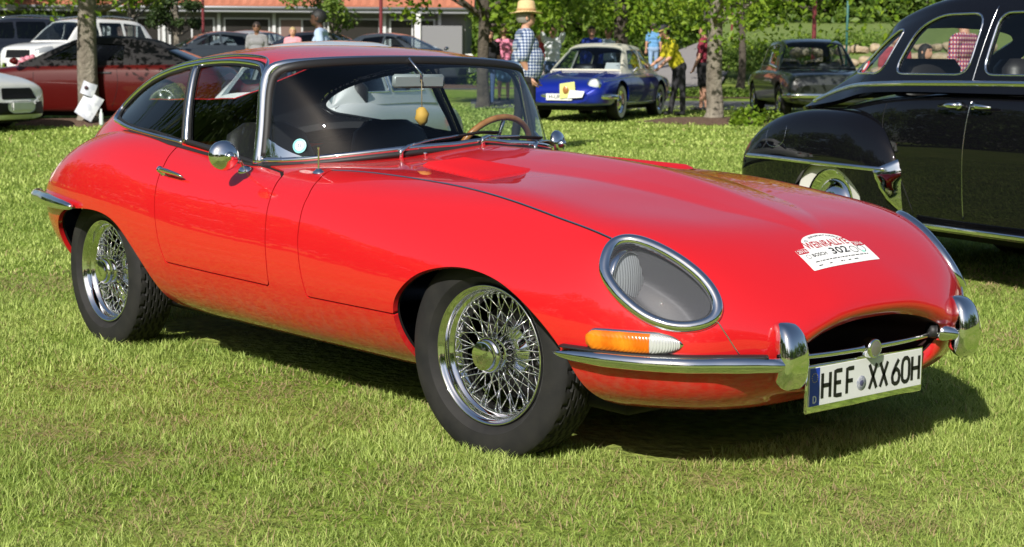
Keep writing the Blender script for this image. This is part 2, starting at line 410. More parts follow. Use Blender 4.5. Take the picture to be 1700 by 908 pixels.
def flute(m, scale, dist):
    n = m.node_tree.nodes; l = m.node_tree.links; tc = n.new('ShaderNodeTexCoord'); wv = n.new('ShaderNodeTexWave'); wv.bands_direction = 'Y'; wv.inputs['Scale'].default_value = scale
    b = n.new('ShaderNodeBump'); b.inputs['Distance'].default_value = dist; b.inputs['Strength'].default_value = 1; l.new(tc.outputs['Object'], wv.inputs['Vector']); l.new(wv.outputs['Fac'], b.inputs['Height']); l.new(b.outputs[0], n['Principled BSDF'].inputs['Normal'])

M_BOWL = mat('lamp_bowl_grey', (.13, .13, .14), rough=.55)
M_AMBER = mat('amber_lens', (.62, .13, .004), rough=.2, coat=1., noise=(18, (.80, .24, .01), .12))
M_CLEAR = mat('clear_lens', (.62, .63, .63), rough=.2, coat=1., metal=.3)

flute(M_CLEAR, 60, .0012); flute(M_AMBER, 70, .0005)
CAR = thing('sports_car', 'red low-slung classic coupe with wire wheels and a long bonnet bearing a rally sticker', 'car', (-1.2, 0, 0))
BODY = net_surface(body_table(), 300, 210, warp=bulge)
ROOF = net_surface(roof_table(), 200, 100)
# -- smooth sharper edge of the power bulge towards the scuttle is part of the table
def bvh(S): return BVHTree.FromPolygons([tuple(v) for v in S.V.tolist()], S.F)
BV, RV = bvh(BODY), bvh(ROOF)
def side_hit(T, x, z):
    h = T.ray_cast(Vector((x, -3, z)), Vector((0, 1, 0))); return (np.array(h[0]), np.array(h[1])) if h[0] else (None, None)
def top_hit(T, x, y):
    h = T.ray_cast(Vector((x, -abs(y), 3)), Vector((0, 0, -1))); p, n = np.array(h[0]), np.array(h[1])
    if y > 0: p[1] *= -1; n[1] *= -1
    return p, n
def near_n(T, p):
    h = T.find_nearest(Vector([float(q) for q in p])); return np.array(h[0]), np.array(h[1])
def snap(T, pts, d=0.):
    """pts moved onto surface T (near side), d above it; returns points, normals"""
    P, N = [], []
    for p in pts:
        a, n = near_n(T, p)
        P.append(a + n * d); N.append(n)
    return np.array(P), np.array(N)
FLIPY = np.array([1, -1, 1.])
def pair(name, V, F, m, parent, **k):
    """a mesh on the near side and its mirror image on the far side"""
    a = mesh_obj(name, V, F, m, parent, **k)
    b = mesh_obj(name, np.asarray(V) * FLIPY, [tuple(reversed(q)) for q in F], m, parent, **k)
    return a, b

x, y, z = BODY.V.T
# fields over the near-half body surface
ARCH_F = closed_curve([(-.316,.05),(-.318,.25),(-.318,.41),(-.302,.465),(-.262,.510),(-.203,.549),(-.125,.575),(-.036,.588),(.054,.585),(.159,.562),(.262,.514),(.354,.446),(.415,.369),(.445,.25),(.46,.05)], 120)
ARCH_R = closed_curve([(-2.84,.05),(-2.83,.28),(-2.815,.38),(-2.79,.475),(-2.70,.542),(-2.58,.574),(-2.41,.589),(-2.28,.589),(-2.145,.565),(-2.05,.515),(-1.973,.449),(-1.91,.374),(-1.86,.25),(-1.85,.05)], 120)
f_arch = np.maximum(poly_sd(np.stack([x, z], 1), ARCH_F), poly_sd(np.stack([x, z], 1), ARCH_R))
f_arch = np.where(y < -.42, f_arch, -1.)
DOOR = np.array([(-1.10,.790),(-1.075,.755),(-1.056,.718),(-1.039,.639),(-1.029,.579),(-1.016,.50),(-1.015,.426),(-1.20,.4285),(-1.402,.431),(-1.733,.438),(-1.752,.48),(-1.769,.525),(-1.79,.603),(-1.805,.669),(-1.819,.735),(-1.835,.79),(-1.87,.84),(-1.905,.88),(-1.92,1.0),(-1.33,1.0),(-1.325,.815),(-1.28,.812),(-1.20,.806),(-1.14,.801)])
f_door = np.where((y < -.55), poly_sd(np.stack([x, z], 1), DOOR), -1.)
xb_side = np.interp(z, [.0, .42, .518, .595, .664, .74, .789, .812], [-.789, -.789, -.817, -.836, -.844, -.859, -.893, -.924])
xb_top = np.interp(-y, [0, .1, .2, .35, .5, .64], [-.835, -.845, -.865, -.91, -.95, -.924])
xb = np.where(-y > .64, xb_side, xb_top)
f_bon = np.minimum(x - xb, np.maximum(z - .415, x + .2))
WS_PLAN = open_curve([(-.885, 0), (-.895, -.1), (-.918, -.2), (-.97, -.35), (-1.075, -.5), (-1.17, -.58), (-1.255, -.628), (-1.332, -.650)], 40)
CAB = [(px - .03, py * .97) for px, py in WS_PLAN] + [(-1.6, -.632), (-1.95, -.632), (-2.3, -.60), (-2.6, -.54), (-2.9, -.45), (-3.1, -.33), (-3.2, 0.0), (-3.2, .3), (-.8, .3), (-.915, .01)]
f_cab = np.where((z > .5), poly_sd(np.stack([x, y], 1), CAB), -1.)
# head lamp opening, in its own plane
HL = np.array([(.482,-.700,.621),(.465,-.680,.659),(.459,-.644,.695),(.482,-.606,.706),(.547,-.577,.688),(.617,-.555,.653),(.685,-.531,.608),(.737,-.519,.56),(.761,-.524,.523),(.765,-.543,.496),(.745,-.58,.479),(.708,-.621,.475),(.662,-.655,.486),(.609,-.682,.513),(.547,-.701,.558),(.509,-.705,.591)])
HL, _ = snap(BV, HL)
hc = HL.mean(0); hn = np.linalg.svd(HL - hc)[2][2]; hn *= np.sign(hn[0]); h1 = np.array([.32, .12, -.19]); h1 -= hn * (h1 @ hn); h1 /= np.linalg.norm(h1); h2 = np.cross(hn, h1)
HLc = closed_curve(np.stack([(HL - hc) @ h1, (HL - hc) @ h2], 1), 96) * .925
HLi = HLc * .945
d = BODY.V - hc
f_hl = np.where((np.abs(d @ hn) < .22) & (y < -.3) & (x > .3), poly_sd(np.stack([d @ h1, d @ h2], 1), HLi), -1.)

def fields_clip(S, fl):
    """clip S by several per-vertex fields in turn, carrying the fields along"""
    for k in range(len(fl)):
        f, s = fl[k]
        T = Surf(S.V, S.N, S.F); ex = np.stack([q for q, _ in fl], 1)
        # carry fields as extra columns
        S2 = clip_ex(T, f * s, ex)
        S, ex = S2
        fl = [(ex[:, i], fl[i][1]) for i in range(len(fl))]
    return S
def clip_ex(S, f, ex):
    V = np.concatenate([S.V, ex], 1); T = Surf(V, S.N, S.F)
    fl = f.tolist(); Vl = V.tolist(); Nl = S.N.tolist()
    nV, nN, nF, cache, mp = [], [], [], {}, {}
    for F in S.F:
        s = [fl[i] > 0 for i in F]
        if not any(s): continue
        o = []; m = len(F)
        for q in range(m):
            i, j = F[q], F[(q + 1) % m]
            if s[q]:
                if i not in mp: mp[i] = len(nV); nV.append(Vl[i]); nN.append(Nl[i])
                o.append(mp[i])
            if s[q] != s[(q + 1) % m]:
                a, b = (i, j) if i < j else (j, i)
                if (a, b) not in cache:
                    t = fl[a] / (fl[a] - fl[b]); cache[a, b] = len(nV)
                    nV.append([p + t * (r - p) for p, r in zip(Vl[a], Vl[b])]); nN.append([p + t * (r - p) for p, r in zip(Nl[a], Nl[b])])
                o.append(cache[a, b])
        if len(o) >= 3: nF.append(tuple(o))
    nV = np.array(nV); nN = np.array(nN); nN /= np.linalg.norm(nN, axis=1, keepdims=True) + 1e-12
    return Surf(nV[:, :3], nN, nF), nV[:, 3:]
G = .0028
on_mid = lambda v: abs(v[1]) < 1e-6
S_door = fields_clip(BODY, [(f_door - G, 1), (-f_arch, 1), (-f_cab, 1)])
S_bon = fields_clip(BODY, [(f_bon - G, 1), (-f_arch, 1), (-f_hl, 1)])
S_rest = fields_clip(BODY, [(-f_bon - G, 1), (-f_door - G, 1), (-f_arch, 1), (-f_cab, 1)])
S_skin = offset(fields_clip(BODY, [(-f_arch - .001, 1), (-f_hl - .001, 1), (-f_cab - .001, 1), (.86 - x, 1)]), -.005)
surf_obj('inner_skin', both(rimmed(S_skin, .022, on_mid)), mat('underseal', (.012, .010, .010), rough=.9, spec=.2), CAR)
o_body = surf_obj('body', both(rimmed(S_rest, .018, on_mid)), M_RED, CAR)
o_bonnet = surf_obj('bonnet', both(rimmed(S_bon, .018, on_mid)), M_RED, CAR)
rd = rimmed(S_door, .02); o_door = surf_obj('door', rd, M_RED, CAR); o_door2 = surf_obj('door', mirror(rd), M_RED, CAR)

S_trim = offset(fields_clip(BODY, [(-f_cab + .01, 1), (-1.02 - x, 1), (x + 3.12, 1), (z - .62, 1)]), -.03)
surf_obj('cabin_trim', (lambda S: Surf(S.V, -S.N, [q[::-1] for q in S.F]))(both(S_trim)), mat('cabin_cloth', (.010, .010, .012), rough=.8), CAR)
S_ledge = fields_clip(BODY, [(-f_cab + .006, 1), (f_cab + .05, 1), (-1.15 - x, 1), (z - .62, 1)])
surf_obj('cabin_ledge', both(rimmed(offset(S_ledge, .003), .03, on_mid)), mat('cabin_cloth', (.010, .010, .012), rough=.8), CAR)
# -- greenhouse
x, y, z = ROOF.V.T
DG = np.array([(-1.362,.832),(-1.366,.90),(-1.374,.971),(-1.386,1.06),(-1.405,1.115),(-1.43,1.142),(-1.47,1.155),(-1.57,1.163),(-1.679,1.166),(-1.80,1.163),(-1.90,1.156),(-1.862,1.02),(-1.812,.884),(-1.6,.858)])
QG = np.array([(-1.885,.886),(-1.93,1.02),(-1.972,1.149),(-2.06,1.144),(-2.15,1.134),(-2.29,1.112),(-2.43,1.080),(-2.54,1.043),(-2.62,1.004),(-2.648,.975),(-2.63,.955),(-2.57,.942),(-2.45,.929),(-2.22,.910),(-2.05,.898)])
s_g = np.stack([x, z], 1)
f_dg, f_qg = poly_sd(s_g, DG), poly_sd(s_g, QG)
DLO = [(-1.345,.815),(-1.347,.90),(-1.357,.985),(-1.372,1.08),(-1.392,1.132),(-1.425,1.158),(-1.48,1.170),(-1.58,1.177),(-1.70,1.180),(-1.83,1.176),(-1.97,1.166),(-2.12,1.150),(-2.28,1.125),(-2.43,1.093),(-2.55,1.054),(-2.635,1.010),(-2.668,.975),(-2.645,.944),(-2.57,.929),(-2.45,.917),(-2.22,.898),(-2.05,.886),(-1.87,.872)]
f_dlo = poly_sd(s_g, np.concatenate([open_curve(DLO, 120), [(-1.60, .838)]]))
RW = [(-2.22, .5), (-2.22, -.26), (-2.27, -.33), (-2.6, -.315), (-2.85, -.275), (-2.97, -.22), (-3.0, -.1), (-3.0, .5)]
f_rw = np.where((ROOF.N[:, 2] > .3), poly_sd(np.stack([x, y], 1), RW), -1.)
S_roof = fields_clip(ROOF, [(-f_dlo, 1), (-f_rw, 1)])
S_wfr = fields_clip(ROOF, [(f_dlo, 1), (-f_dg, 1), (-f_qg, 1)])
o_roof = surf_obj('roof', both(rimmed(S_roof, .004, on_mid)), M_RED, CAR)
surf_obj('window_frame', S_wfr, M_BLACK, o_roof); surf_obj('window_frame', mirror(S_wfr), M_BLACK, o_roof)
S_lin = offset(fields_clip(ROOF, [(-f_dg - .001, 1), (-f_qg - .001, 1), (-f_rw - .001, 1), (z - .80, 1)]), -.006)
inside = lambda S: Surf(S.V, -S.N, [q[::-1] for q in S.F])
surf_obj('headlining', inside(both(S_lin)), M_HEADLN, o_roof)
for nm, f in (('door_window', f_dg), ('quarter_window', f_qg)):
    Sg = offset(fields_clip(ROOF, [(f + .004, 1)]), -.006)
    surf_obj(nm, Sg, M_GLASS, CAR); surf_obj(nm, mirror(Sg), M_GLASS, CAR)
surf_obj('rear_window', both(offset(fields_clip(ROOF, [(f_rw + .004, 1)]), -.006)), M_GLASS, CAR)

def strip_sec(w, h, n=8):
    """rounded strip section, width w, proud by h"""
    return [(w / 2 * math.cos(t), -.003 + (h + .003) * math.sin(t)) for t in np.linspace(0, math.pi, n)] + [(-w / 2, -.006), (w / 2, -.006)]
def trim(name, pts2, T, sec, m, parent, closed=False, n=80, d=0., paired=True, smoothc=True):
    """bright strip along side-view points (x, z) lying on surface T"""
    c = np.asarray(pts2, float)
    if smoothc: c = closed_curve(c, n) if closed else open_curve(c, n)
    P, N = [], []
    for a, b in c:
        p, nn = side_hit(T, a, b)
        if p is None: continue
        P.append(p + nn * d); N.append(nn)
    V, F = sweep(P, sec, np.array(N), closed)
    if paired: return pair(name, V, F, m, parent)
    return mesh_obj(name, V, F, m, parent)
trim('window_trim', DLO, RV, strip_sec(.020, .011), M_CHROME, CAR, n=150)
DRIP = [(-1.362,1.02),(-1.366,1.08),(-1.376,1.138),(-1.41,1.170),(-1.47,1.187),(-1.58,1.196),(-1.70,1.198),(-1.83,1.192),(-1.97,1.179),(-2.12,1.160),(-2.28,1.132),(-2.40,1.105)]
trim('drip_rail', DRIP, RV, strip_sec(.009, .012), M_CHROME, CAR, n=90)
trim('drip_gutter', [(a + .002, b - .010) for a, b in DRIP[1:]], RV, strip_sec(.012, .003), M_BLACK, CAR, n=90)
trim('window_post', [(-1.848,.872),(-1.895,1.02),(-1.938,1.158)], RV, strip_sec(.030, .010), M_DCHROME, CAR, n=24)
trim('window_post_seal', [(-1.870,.874),(-1.917,1.02),(-1.962,1.156)], RV, strip_sec(.020, .007), M_RUBBER, CAR, n=24)
trim('belt_seal', [(-1.36,.818),(-1.5,.836),(-1.7,.861),(-1.84,.876)], RV, strip_sec(.022, .012), M_RUBBER, CAR, n=30)
trim('quarter_seal', np.array(QG), RV, strip_sec(.010, .004), M_RUBBER, CAR, closed=True, n=110)

# -- windscreen between the scuttle curve and the front hoop of the roof
HOOP = nat_spline(roof_table()[0], chord_knots(roof_table(), 1), np.linspace(0, 1, 200) * chord_knots(roof_table(), 1)[-1])
HOOP = HOOP[HOOP[:, 2] > .812]
BASE = np.array([top_hit(BV, a, b if b < -1e-3 else -1e-3)[0] + (0, 0, .004) for a, b in WS_PLAN]); BASE[0, 1] = 0
BASE[:, 2] = np.maximum(BASE[:, 2] - .004, .880 - .16 * BASE[:, 1]**2)
def resample(P, n):
    d = np.concatenate([[0], np.cumsum(np.linalg.norm(np.diff(P, axis=0), axis=1))]); t = np.linspace(0, d[-1], n)
    return np.stack([np.interp(t, d, P[:, k]) for k in range(3)], 1)
na, nb = 46, 20
Hp, Bp = resample(HOOP, na), resample(BASE, na)
T = np.linspace(0, 1, nb + 1)[:, None, None]
WSg = Bp[None] * (1 - T) + Hp[None] * T
bul = (4 * T * (1 - T)) * np.clip((1 - np.linspace(0, 1, na)**4), 0, 1)[None, :, None]
WSg = WSg + bul * np.array([.022, 0, .012])
du = np.gradient(WSg, axis=0); dv = np.gradient(WSg, axis=1); nn = np.cross(dv, du); nn /= np.linalg.norm(nn, axis=-1, keepdims=True) + 1e-12
if nn[10, 5, 0] < 0: nn = -nn
WSg[:, 0, 1] = 0
idx = np.arange((nb + 1) * na).reshape(nb + 1, na)
Fq = [(int(idx[i, j]), int(idx[i, j + 1]), int(idx[i + 1, j + 1]), int(idx[i + 1, j])) for i in range(nb) for j in range(na - 1)]
_q = WSg.reshape(-1, 3)[list(Fq[na * 8 + 5])]
if np.cross(_q[1] - _q[0], _q[2] - _q[0])[0] < 0: Fq = [q[::-1] for q in Fq]
S_ws = Surf(WSg.reshape(-1, 3), nn.reshape(-1, 3), Fq)
o_ws = surf_obj('windscreen', both(S_ws), M_GLASSF, CAR)
WSV = bvh(both(S_ws))
def full(P):  # half curve from the middle outwards -> whole curve
    P = np.asarray(P); return np.concatenate([P[::-1], (P * FLIPY)[1:]])
def hoop_up(P): # outward normals of the windscreen edge
    return np.array([near_n(WSV, p)[1] * (1 if near_n(WSV, p)[1][0] > 0 else -1) for p in P])
hh = full(resample(HOOP, 60)); sc_ = np.interp(np.abs(hh[:, 1]), [0, .48, .56, .595, .63, .65], [.42, .45, .75, 1.15, 1.25, 1.35])
upv = np.tile(np.array([.85, 0, .5]), (len(hh), 1)); upv[:, 1] = np.sign(hh[:, 1]) * np.interp(np.abs(hh[:, 1]), [0, .45, .60], [0, .25, .9])
V, F = sweep(hh, [(a, b) for a, b in strip_sec(.040, .014)], upv, scale=sc_); o_wf = mesh_obj('windscreen_frame', V, F, M_CHROME, CAR)
ln = np.linalg.norm(Hp - Bp, axis=1); tt = 1 - np.clip(.024 / np.maximum(ln, 1e-4), .03, .6)
ins = full(resample(np.array([Bp[j] * (1 - tt[j]) + Hp[j] * tt[j] for j in range(na - 2)]), 60))
V, F = sweep(ins + np.array([.006, 0, .004]), strip_sec(.034, .010), upv); mesh_obj('windscreen_seal', V, F, M_RUBBER, o_wf)
bb = full(resample(BASE, 60)); upb = np.tile(np.array([.75, 0, .66]), (len(bb), 1)); upb[:, 1] = np.sign(bb[:, 1]) * np.interp(np.abs(bb[:, 1]), [0, .4, .64], [0, .2, .8])
V, F = sweep(bb + np.array([.012, 0, .014]), strip_sec(.024, .011), upb); mesh_obj('windscreen_base_trim', V, F, M_CHROME, o_wf)
V, F = sweep(bb + np.array([.020, 0, -.001]), strip_sec(.02, .007), upb); mesh_obj('windscreen_base_seal', V, F, M_RUBBER, o_wf)
# chrome foot of the pillar: fills the lower corner of the screen
fp = S_ws.V[:, 1:]; cn = np.array([-.655, .812]); bi = np.array([.69, .72]); ctr_ = np.array([-.535, .937])
ffoot = np.minimum(np.linalg.norm(fp - ctr_, axis=1) - .098, .150 - (fp - cn) @ bi)
sf = rimmed(offset(fields_clip(S_ws, [(np.where((fp - cn) @ bi < .16, ffoot, -1.), 1)]), .006), .008)
surf_obj('pillar_foot', sf, M_CHROME, o_wf); surf_obj('pillar_foot', mirror(sf), M_CHROME, o_wf)

# -- chrome beads along the bonnet
SEAM = [(-.924,-.622),(-.80,-.600),(-.667,-.587),(-.477,-.583),(-.284,-.588),(-.056,-.606),(.151,-.623),(.32,-.636),(.445,-.641),(.475,-.640)]
P = np.array([top_hit(BV, a, b)[0] for a, b in open_curve(SEAM, 70)]); N = np.array([top_hit(BV, a, b)[1] for a, b in open_curve(SEAM, 70)])
V, F = sweep(P, strip_sec(.0055, .003, 6), N); pair('bonnet_bead', V, F, M_CHROME, o_bonnet)
V, F = sweep(P + np.array([0, -.0042, .0]), strip_sec(.003, .0006, 4), N); pair('bead_shadow_gap', V, F, M_BLACK, o_bonnet)
fr, nn_ = snap(BV, open_curve([(.752,-.552,.512),(.785,-.528,.460),(.803,-.508,.425),(.815,-.495,.405)], 16))
V, F = sweep(fr, strip_sec(.005, .003, 5), nn_); pair('nose_bead', V, F, M_CHROME, o_bonnet)
# louvres
for s in (1, -1):
    for k in range(13):
        t = k / 12; a = np.array([-.70 + .40 * t, -.405 - .085 * t]); b = np.array([-.655 + .33 * t, -.235 - .02 * t])
        c = np.linspace(a, b, 9); P = np.array([top_hit(BV, p[0], p[1])[0] for p in c]); N = np.array([top_hit(BV, p[0], p[1])[1] for p in c])
        sec = [(.0115, -.004), (.0105, .0003), (.004, .0060), (-.005, .0120), (-.0072, .0105), (-.0074, -.004)]
        V, F = sweep(P, sec, N, scale=np.clip(np.sin(np.linspace(.12, math.pi - .12, 9)) * 2.2, .3, 1))
        if s < 0: V = V * FLIPY; F = [tuple(reversed(q)) for q in F]
        mesh_obj('louvre', V, F, M_RED, o_bonnet, sharp=50)

# -- head lamps
xx = hc + HLc[:, :1] * h1 + HLc[:, 1:] * h2
rim, rn = snap(BV, xx)
S_cov = fields_clip(BODY, [(f_hl + .004, 1)])
dcv = S_cov.V - hc; sdv = poly_sd(np.stack([dcv @ h1, dcv @ h2], 1), HLi)
S_bowl = Surf(S_cov.V - hn * np.clip(sdv * 2.2, 0.0, .12)[:, None] - hn * .012, S_cov.N, S_cov.F)
for s in (1, -1):
    hl = bpy.data.objects.new('headlamp', None); COL.objects.link(hl); hl.location = (.55, -.62 * s, .6); attach(hl, CAR)
    fl = (lambda V: V) if s > 0 else (lambda V: V * FLIPY)
    ff = (lambda F: F) if s > 0 else (lambda F: [tuple(reversed(q)) for q in F])
    sec = [(.020, -.006), (.0195, .004), (.013, .0125), (.005, .015), (-.004, .013), (-.010, .008), (-.013, .001), (-.0135, -.01)]
    V, F = sweep(rim, sec, rn, True); mesh_obj('bezel', fl(V), ff(F), M_CHROME, hl)
    c2 = np.roll(rim, 0, 0); 
    for k in range(0, 96, 12):
        p = rim[k] + rn[k] * .0125 + (hc - rim[k]) / np.linalg.norm(hc - rim[k]) * .002
        V, F = lathe([(0, .0012), (.002, .001), (.003, 0), (.003, -.002)], 8, 'z'); M = Vector(rn[k]).to_track_quat('Z', 'Y').to_matrix()
        V = V @ np.array(M).T + p; mesh_obj('bezel_screw', fl(V), ff(F), M_DCHROME, hl)
    V, F = sweep(rim * .0 + hc + (rim - hc) * .93 + rn * .0005, [(.010, -.006), (.009, .003), (0, .005), (-.006, .002), (-.007, -.008)], rn, True); mesh_obj('cover_seal', fl(V), ff(F), M_RUBBER, hl)
    Sc = Surf(S_cov.V + S_cov.N * .001, S_cov.N, S_cov.F); Sc = Sc if s > 0 else mirror(Sc)
    surf_obj('lamp_cover', Sc, M_COVER, hl)
    mesh_obj('lamp_bowl', fl(S_bowl.V), ff(S_bowl.F), M_BOWL, hl)
    ax = np.array([.99, .12, .03]); M = np.array(Vector(ax).to_track_quat('X', 'Z').to_matrix()); ctr = np.array([.508, -.622, .598])
    gy_, gz_ = np.linspace(-.073, .073, 73), np.linspace(-.073, .073, 21)      # slightly domed lens with moulded vertical flutes
    gq = np.array([(.012 * (1 - (p * p + q * q) / .0053) + .0011 * math.sin(p / .0098 * 2 * math.pi), p, q) for q in gz_ for p in gy_])
    gl = clip(Surf(gq, np.tile([1., 0, 0], (len(gq), 1)), [(j * 73 + i, j * 73 + i + 1, (j + 1) * 73 + i + 1, (j + 1) * 73 + i) for j in range(20) for i in range(72)]), .071 - np.hypot(gq[:, 1], gq[:, 2])); V, F = gl.V, gl.F
    mesh_obj('lamp_lens', fl(np.array(V) @ M.T + ctr), ff(F), M_LAMP, hl)
    V, F = lathe([(.070, .002), (.0725, .009), (.078, .010), (.082, .004), (.081, -.015), (.04, -.03)], 40, 'x'); mesh_obj('lamp_ring', fl(V @ M.T + ctr), ff([q[::-1] for q in F]), M_CHROME, hl)

# -- side lights above the bumper: amber part and clear tip
SLo = open_curve([(.478,-.752,.441),(.53,-.735,.443),(.585,-.710,.444),(.64,-.680,.444),(.69,-.648,.444),(.722,-.624,.443)], 30)
P, N = snap(BV, SLo); N = np.array([n / np.linalg.norm(n) for n in N])
prof_h = np.interp(np.linspace(0, 1, 30), [0, .03, .11, .5, .74, .88, .96, 1], [.12, .55, .98, 1, .97, .72, .40, .06])
def lens_part(a, b, w, hgt, name, m, par, d=0.):
    sec = [(w * math.cos(t), d + hgt * math.sin(t)**.6) for t in np.linspace(0, math.pi, 12)] + [(-w, -.012), (w, -.012)]
    V, F = sweep(P[a:b], sec, N[a:b], scale=prof_h[a:b]); return pair(name, V, F, m, par, sharp=60)
sl = lens_part(0, 30, .033, .012, 'signal_base', M_CHROME, CAR)
for k, q in enumerate(sl): q.name = 'side_light'
for k, s in enumerate((1, -1)):
    for a, b, m, nm in ((1, 21, M_AMBER, 'amber_lens'), (20, 29, M_CLEAR, 'clear_lens')):
        sec = [(.028 * math.cos(t), .004 + .019 * math.sin(t)**.5) for t in np.linspace(0, math.pi, 12)] + [(-.028, -.01), (.028, -.01)]
        V, F = sweep(P[a:b], sec, N[a:b], scale=prof_h[a:b])
        if s < 0: V = V * FLIPY; F = [tuple(reversed(q)) for q in F]
        mesh_obj(nm, V, F, m, sl[k], sharp=60)

# -- front bumpers, over-riders, bar and badge
def surf_at(zz, xs):
    out = []
    for a in xs:
        p, n = side_hit(BV, a, zz); out.append((p, n))
    return out
bp = surf_at(.392, [.385, .42, .46, .50, .55, .60, .65, .70, .74])
P = np.array([p + n / np.linalg.norm(n[:2]) * np.array([1, 1, 0]) * .020 for p, n in bp]); P[:, 2] = .393
P = np.concatenate([P, [(.792, -.585, .393), (.832, -.535, .393), (.868, -.487, .393), (.905, -.443, .392), (.934, -.408, .392)]]); P = open_curve(P, 50)
U = np.array([(0, 0, 1.)] * 50)
sec = [(a, b) for a, b in [(.022 * math.cos(t), .0225 * math.sin(t)) for t in np.linspace(0, 2 * math.pi, 16, endpoint=False)]]
scl = np.interp(np.linspace(0, 1, 50), [0, .03, .10, .25, .80, .92, 1], [.10, .45, .72, .95, 1.0, .85, .12])
V, F = sweep(P, sec, U, scale=scl); fb = pair('front_bumper', V, F, M_CHROME, CAR)
V, F = sweep(P[2:44] + np.array([0, 0, .021]) - np.array([.006, -.010, 0]), [(a * .9, b * .22) for a, b in sec], U[2:44]); pair('bumper_rubber', V, F, M_RUBBER, CAR)
orp = open_curve([(.850, -.398, .490), (.876, -.398, .489), (.898, -.398, .474), (.911, -.398, .446), (.917, -.398, .41), (.916, -.398, .375), (.910, -.398, .350), (.900, -.398, .334)], 26)
oscale = np.interp(np.linspace(0, 1, 26), [0, .08, .2, .35, .6, .85, .97, 1], [.34, .56, .78, .92, 1.02, 1.02, .99, .92])
osec = [(.048 * np.sign(math.cos(t)) * abs(math.cos(t))**.55, .033 * np.sign(math.sin(t)) * abs(math.sin(t))**.8 - .012) for t in np.linspace(0, 2 * math.pi, 24, endpoint=False)]
upo = np.zeros((26, 3)); T_ = np.gradient(orp, axis=0); upo[:, 0] = -T_[:, 2]; upo[:, 2] = T_[:, 0]
V, F = sweep(orp, osec, upo, scale=oscale); pair('over_rider', V, F, M_CHROME, CAR)
cone = np.array([(.858, -.318, .400), (.872, -.332, .398), (.894, -.352, .395), (.918, -.375, .392), (.938, -.398, .388)])
V, F = sweep(cone, ring(14, .024), (0, 0, 1), scale=[1.05, 1.12, .85, .45, .08]); pair('bumper_tip', V, F, M_CHROME, CAR)
V, F = sweep(np.array([(.842, -.300, .403), (.850, -.312, .401), (.856, -.322, .400)]), ring(14, .024, .022), (0, 0, 1)); pair('tip_gasket', V, F, M_RUBBER, CAR)
bar = open_curve([(.840, -.325, .390), (.850, -.2, .387), (.854, -.08, .386), (.855, 0, .386), (.854, .08, .386), (.850, .2, .387), (.840, .325, .390)], 61)
bs = 1 + 1.6 * np.exp(-(np.linspace(-1, 1, 61) / .075)**2)
V, F = sweep(bar, ring(12, .007, .0085), (0, 0, 1), scale=bs); o_bar = mesh_obj('grille_bar', V, F, M_CHROME, CAR)
V, F = lathe([(0, .022), (.022, .021), (.0245, .020), (.026, .023), (.031, .022), (.034, .012), (.034, -.01)], 32, 'x'); V = V * np.array([1, .86, .86]) + (.857, 0, .386); mesh_obj('round_badge', V, [q[::-1] for q in F], M_CHROME, o_bar)
V, F = lathe([(0, .0245), (.018, .0238), (.0235, .0222)], 24, 'x'); mesh_obj('badge_face', V + (.857, 0, .386), [q[::-1] for q in F], mat('badge_metal', (.42, .38, .36), rough=.4, metal=.8, bump=(240, .8, .004)), o_bar)
# mouth duct and grille backing
Td = body_table()[0]; duct = [Td, Td * np.array([1, 1.03, 1]) - [.07, 0, 0], (Td - [.0, 0, .395]) * np.array([1, .92, .75]) + [-.30, 0, .385]]
Dn = np.array(duct); V = Dn.reshape(-1, 3); 
F = [(i * 13 + j, i * 13 + j + 1, (i + 1) * 13 + j + 1, (i + 1) * 13 + j) for i in range(2) for j in range(12)] + [tuple(2 * 13 + j for j in range(13))]
DS = Surf(V, np.tile([1., 0, 0], (len(V), 1)), F); DB = both(DS); mesh_obj('air_intake', DB.V, DB.F, mat('intake_dark', (.02, .004, .004), rough=.7), CAR)

# -- number plate
PX, PZ = .852, .300
M_PLW = mat('plate_white', (.74, .75, .74), rough=.35, noise=(9, (.68, .69, .68), .2)); M_PLB = mat('plate_blue', (.012, .05, .42), rough=.4)
V, F = box_vf(PX - .012, PX - .001, -.268, .268, PZ - .074, PZ + .062, .004); o_pl = mesh_obj('number_plate', V, F, M_CHROME, CAR, sharp=40)
V, F = box_vf(PX - .002, PX + .0015, -.259, .259, PZ - .0545, PZ + .0545, .001); mesh_obj('plate_face', V, F, M_PLW, o_pl, smooth=False)
V, F = box_vf(PX + .0016, PX + .0022, -.2575, -.215, PZ - .053, PZ + .053); mesh_obj('country_band', V, F, M_PLB, o_pl, smooth=False)
STROKES = {'H': [[(0, 0), (0, 1)], [(1, 0), (1, 1)], [(0, .5), (1, .5)]], 'E': [[(1, 0), (0, 0), (0, 1), (1, 1)], [(0, .52), (.85, .52)]], 'F': [[(0, 0), (0, 1), (1, 1)], [(0, .5), (.85, .5)]],
           'X': [[(0, 0), (1, 1)], [(0, 1), (1, 0)]], '6': [[(.85, 1), (.42, .74), (.1, .5), (0, .3), (.1, .08), (.35, 0), (.65, 0), (.9, .08), (1, .3), (.9, .5), (.65, .6), (.35, .58), (.08, .42)]],
           '0': [[(.32, 0), (.08, .1), (0, .28), (0, .72), (.08, .9), (.32, 1), (.68, 1), (.92, .9), (1, .72), (1, .28), (.92, .1), (.68, 0), (.3, 0)]], 'D': [[(0, 0), (0, 1), (.6, 1), (.95, .8), (1, .5), (.95, .2), (.6, 0), (0, 0)]]}
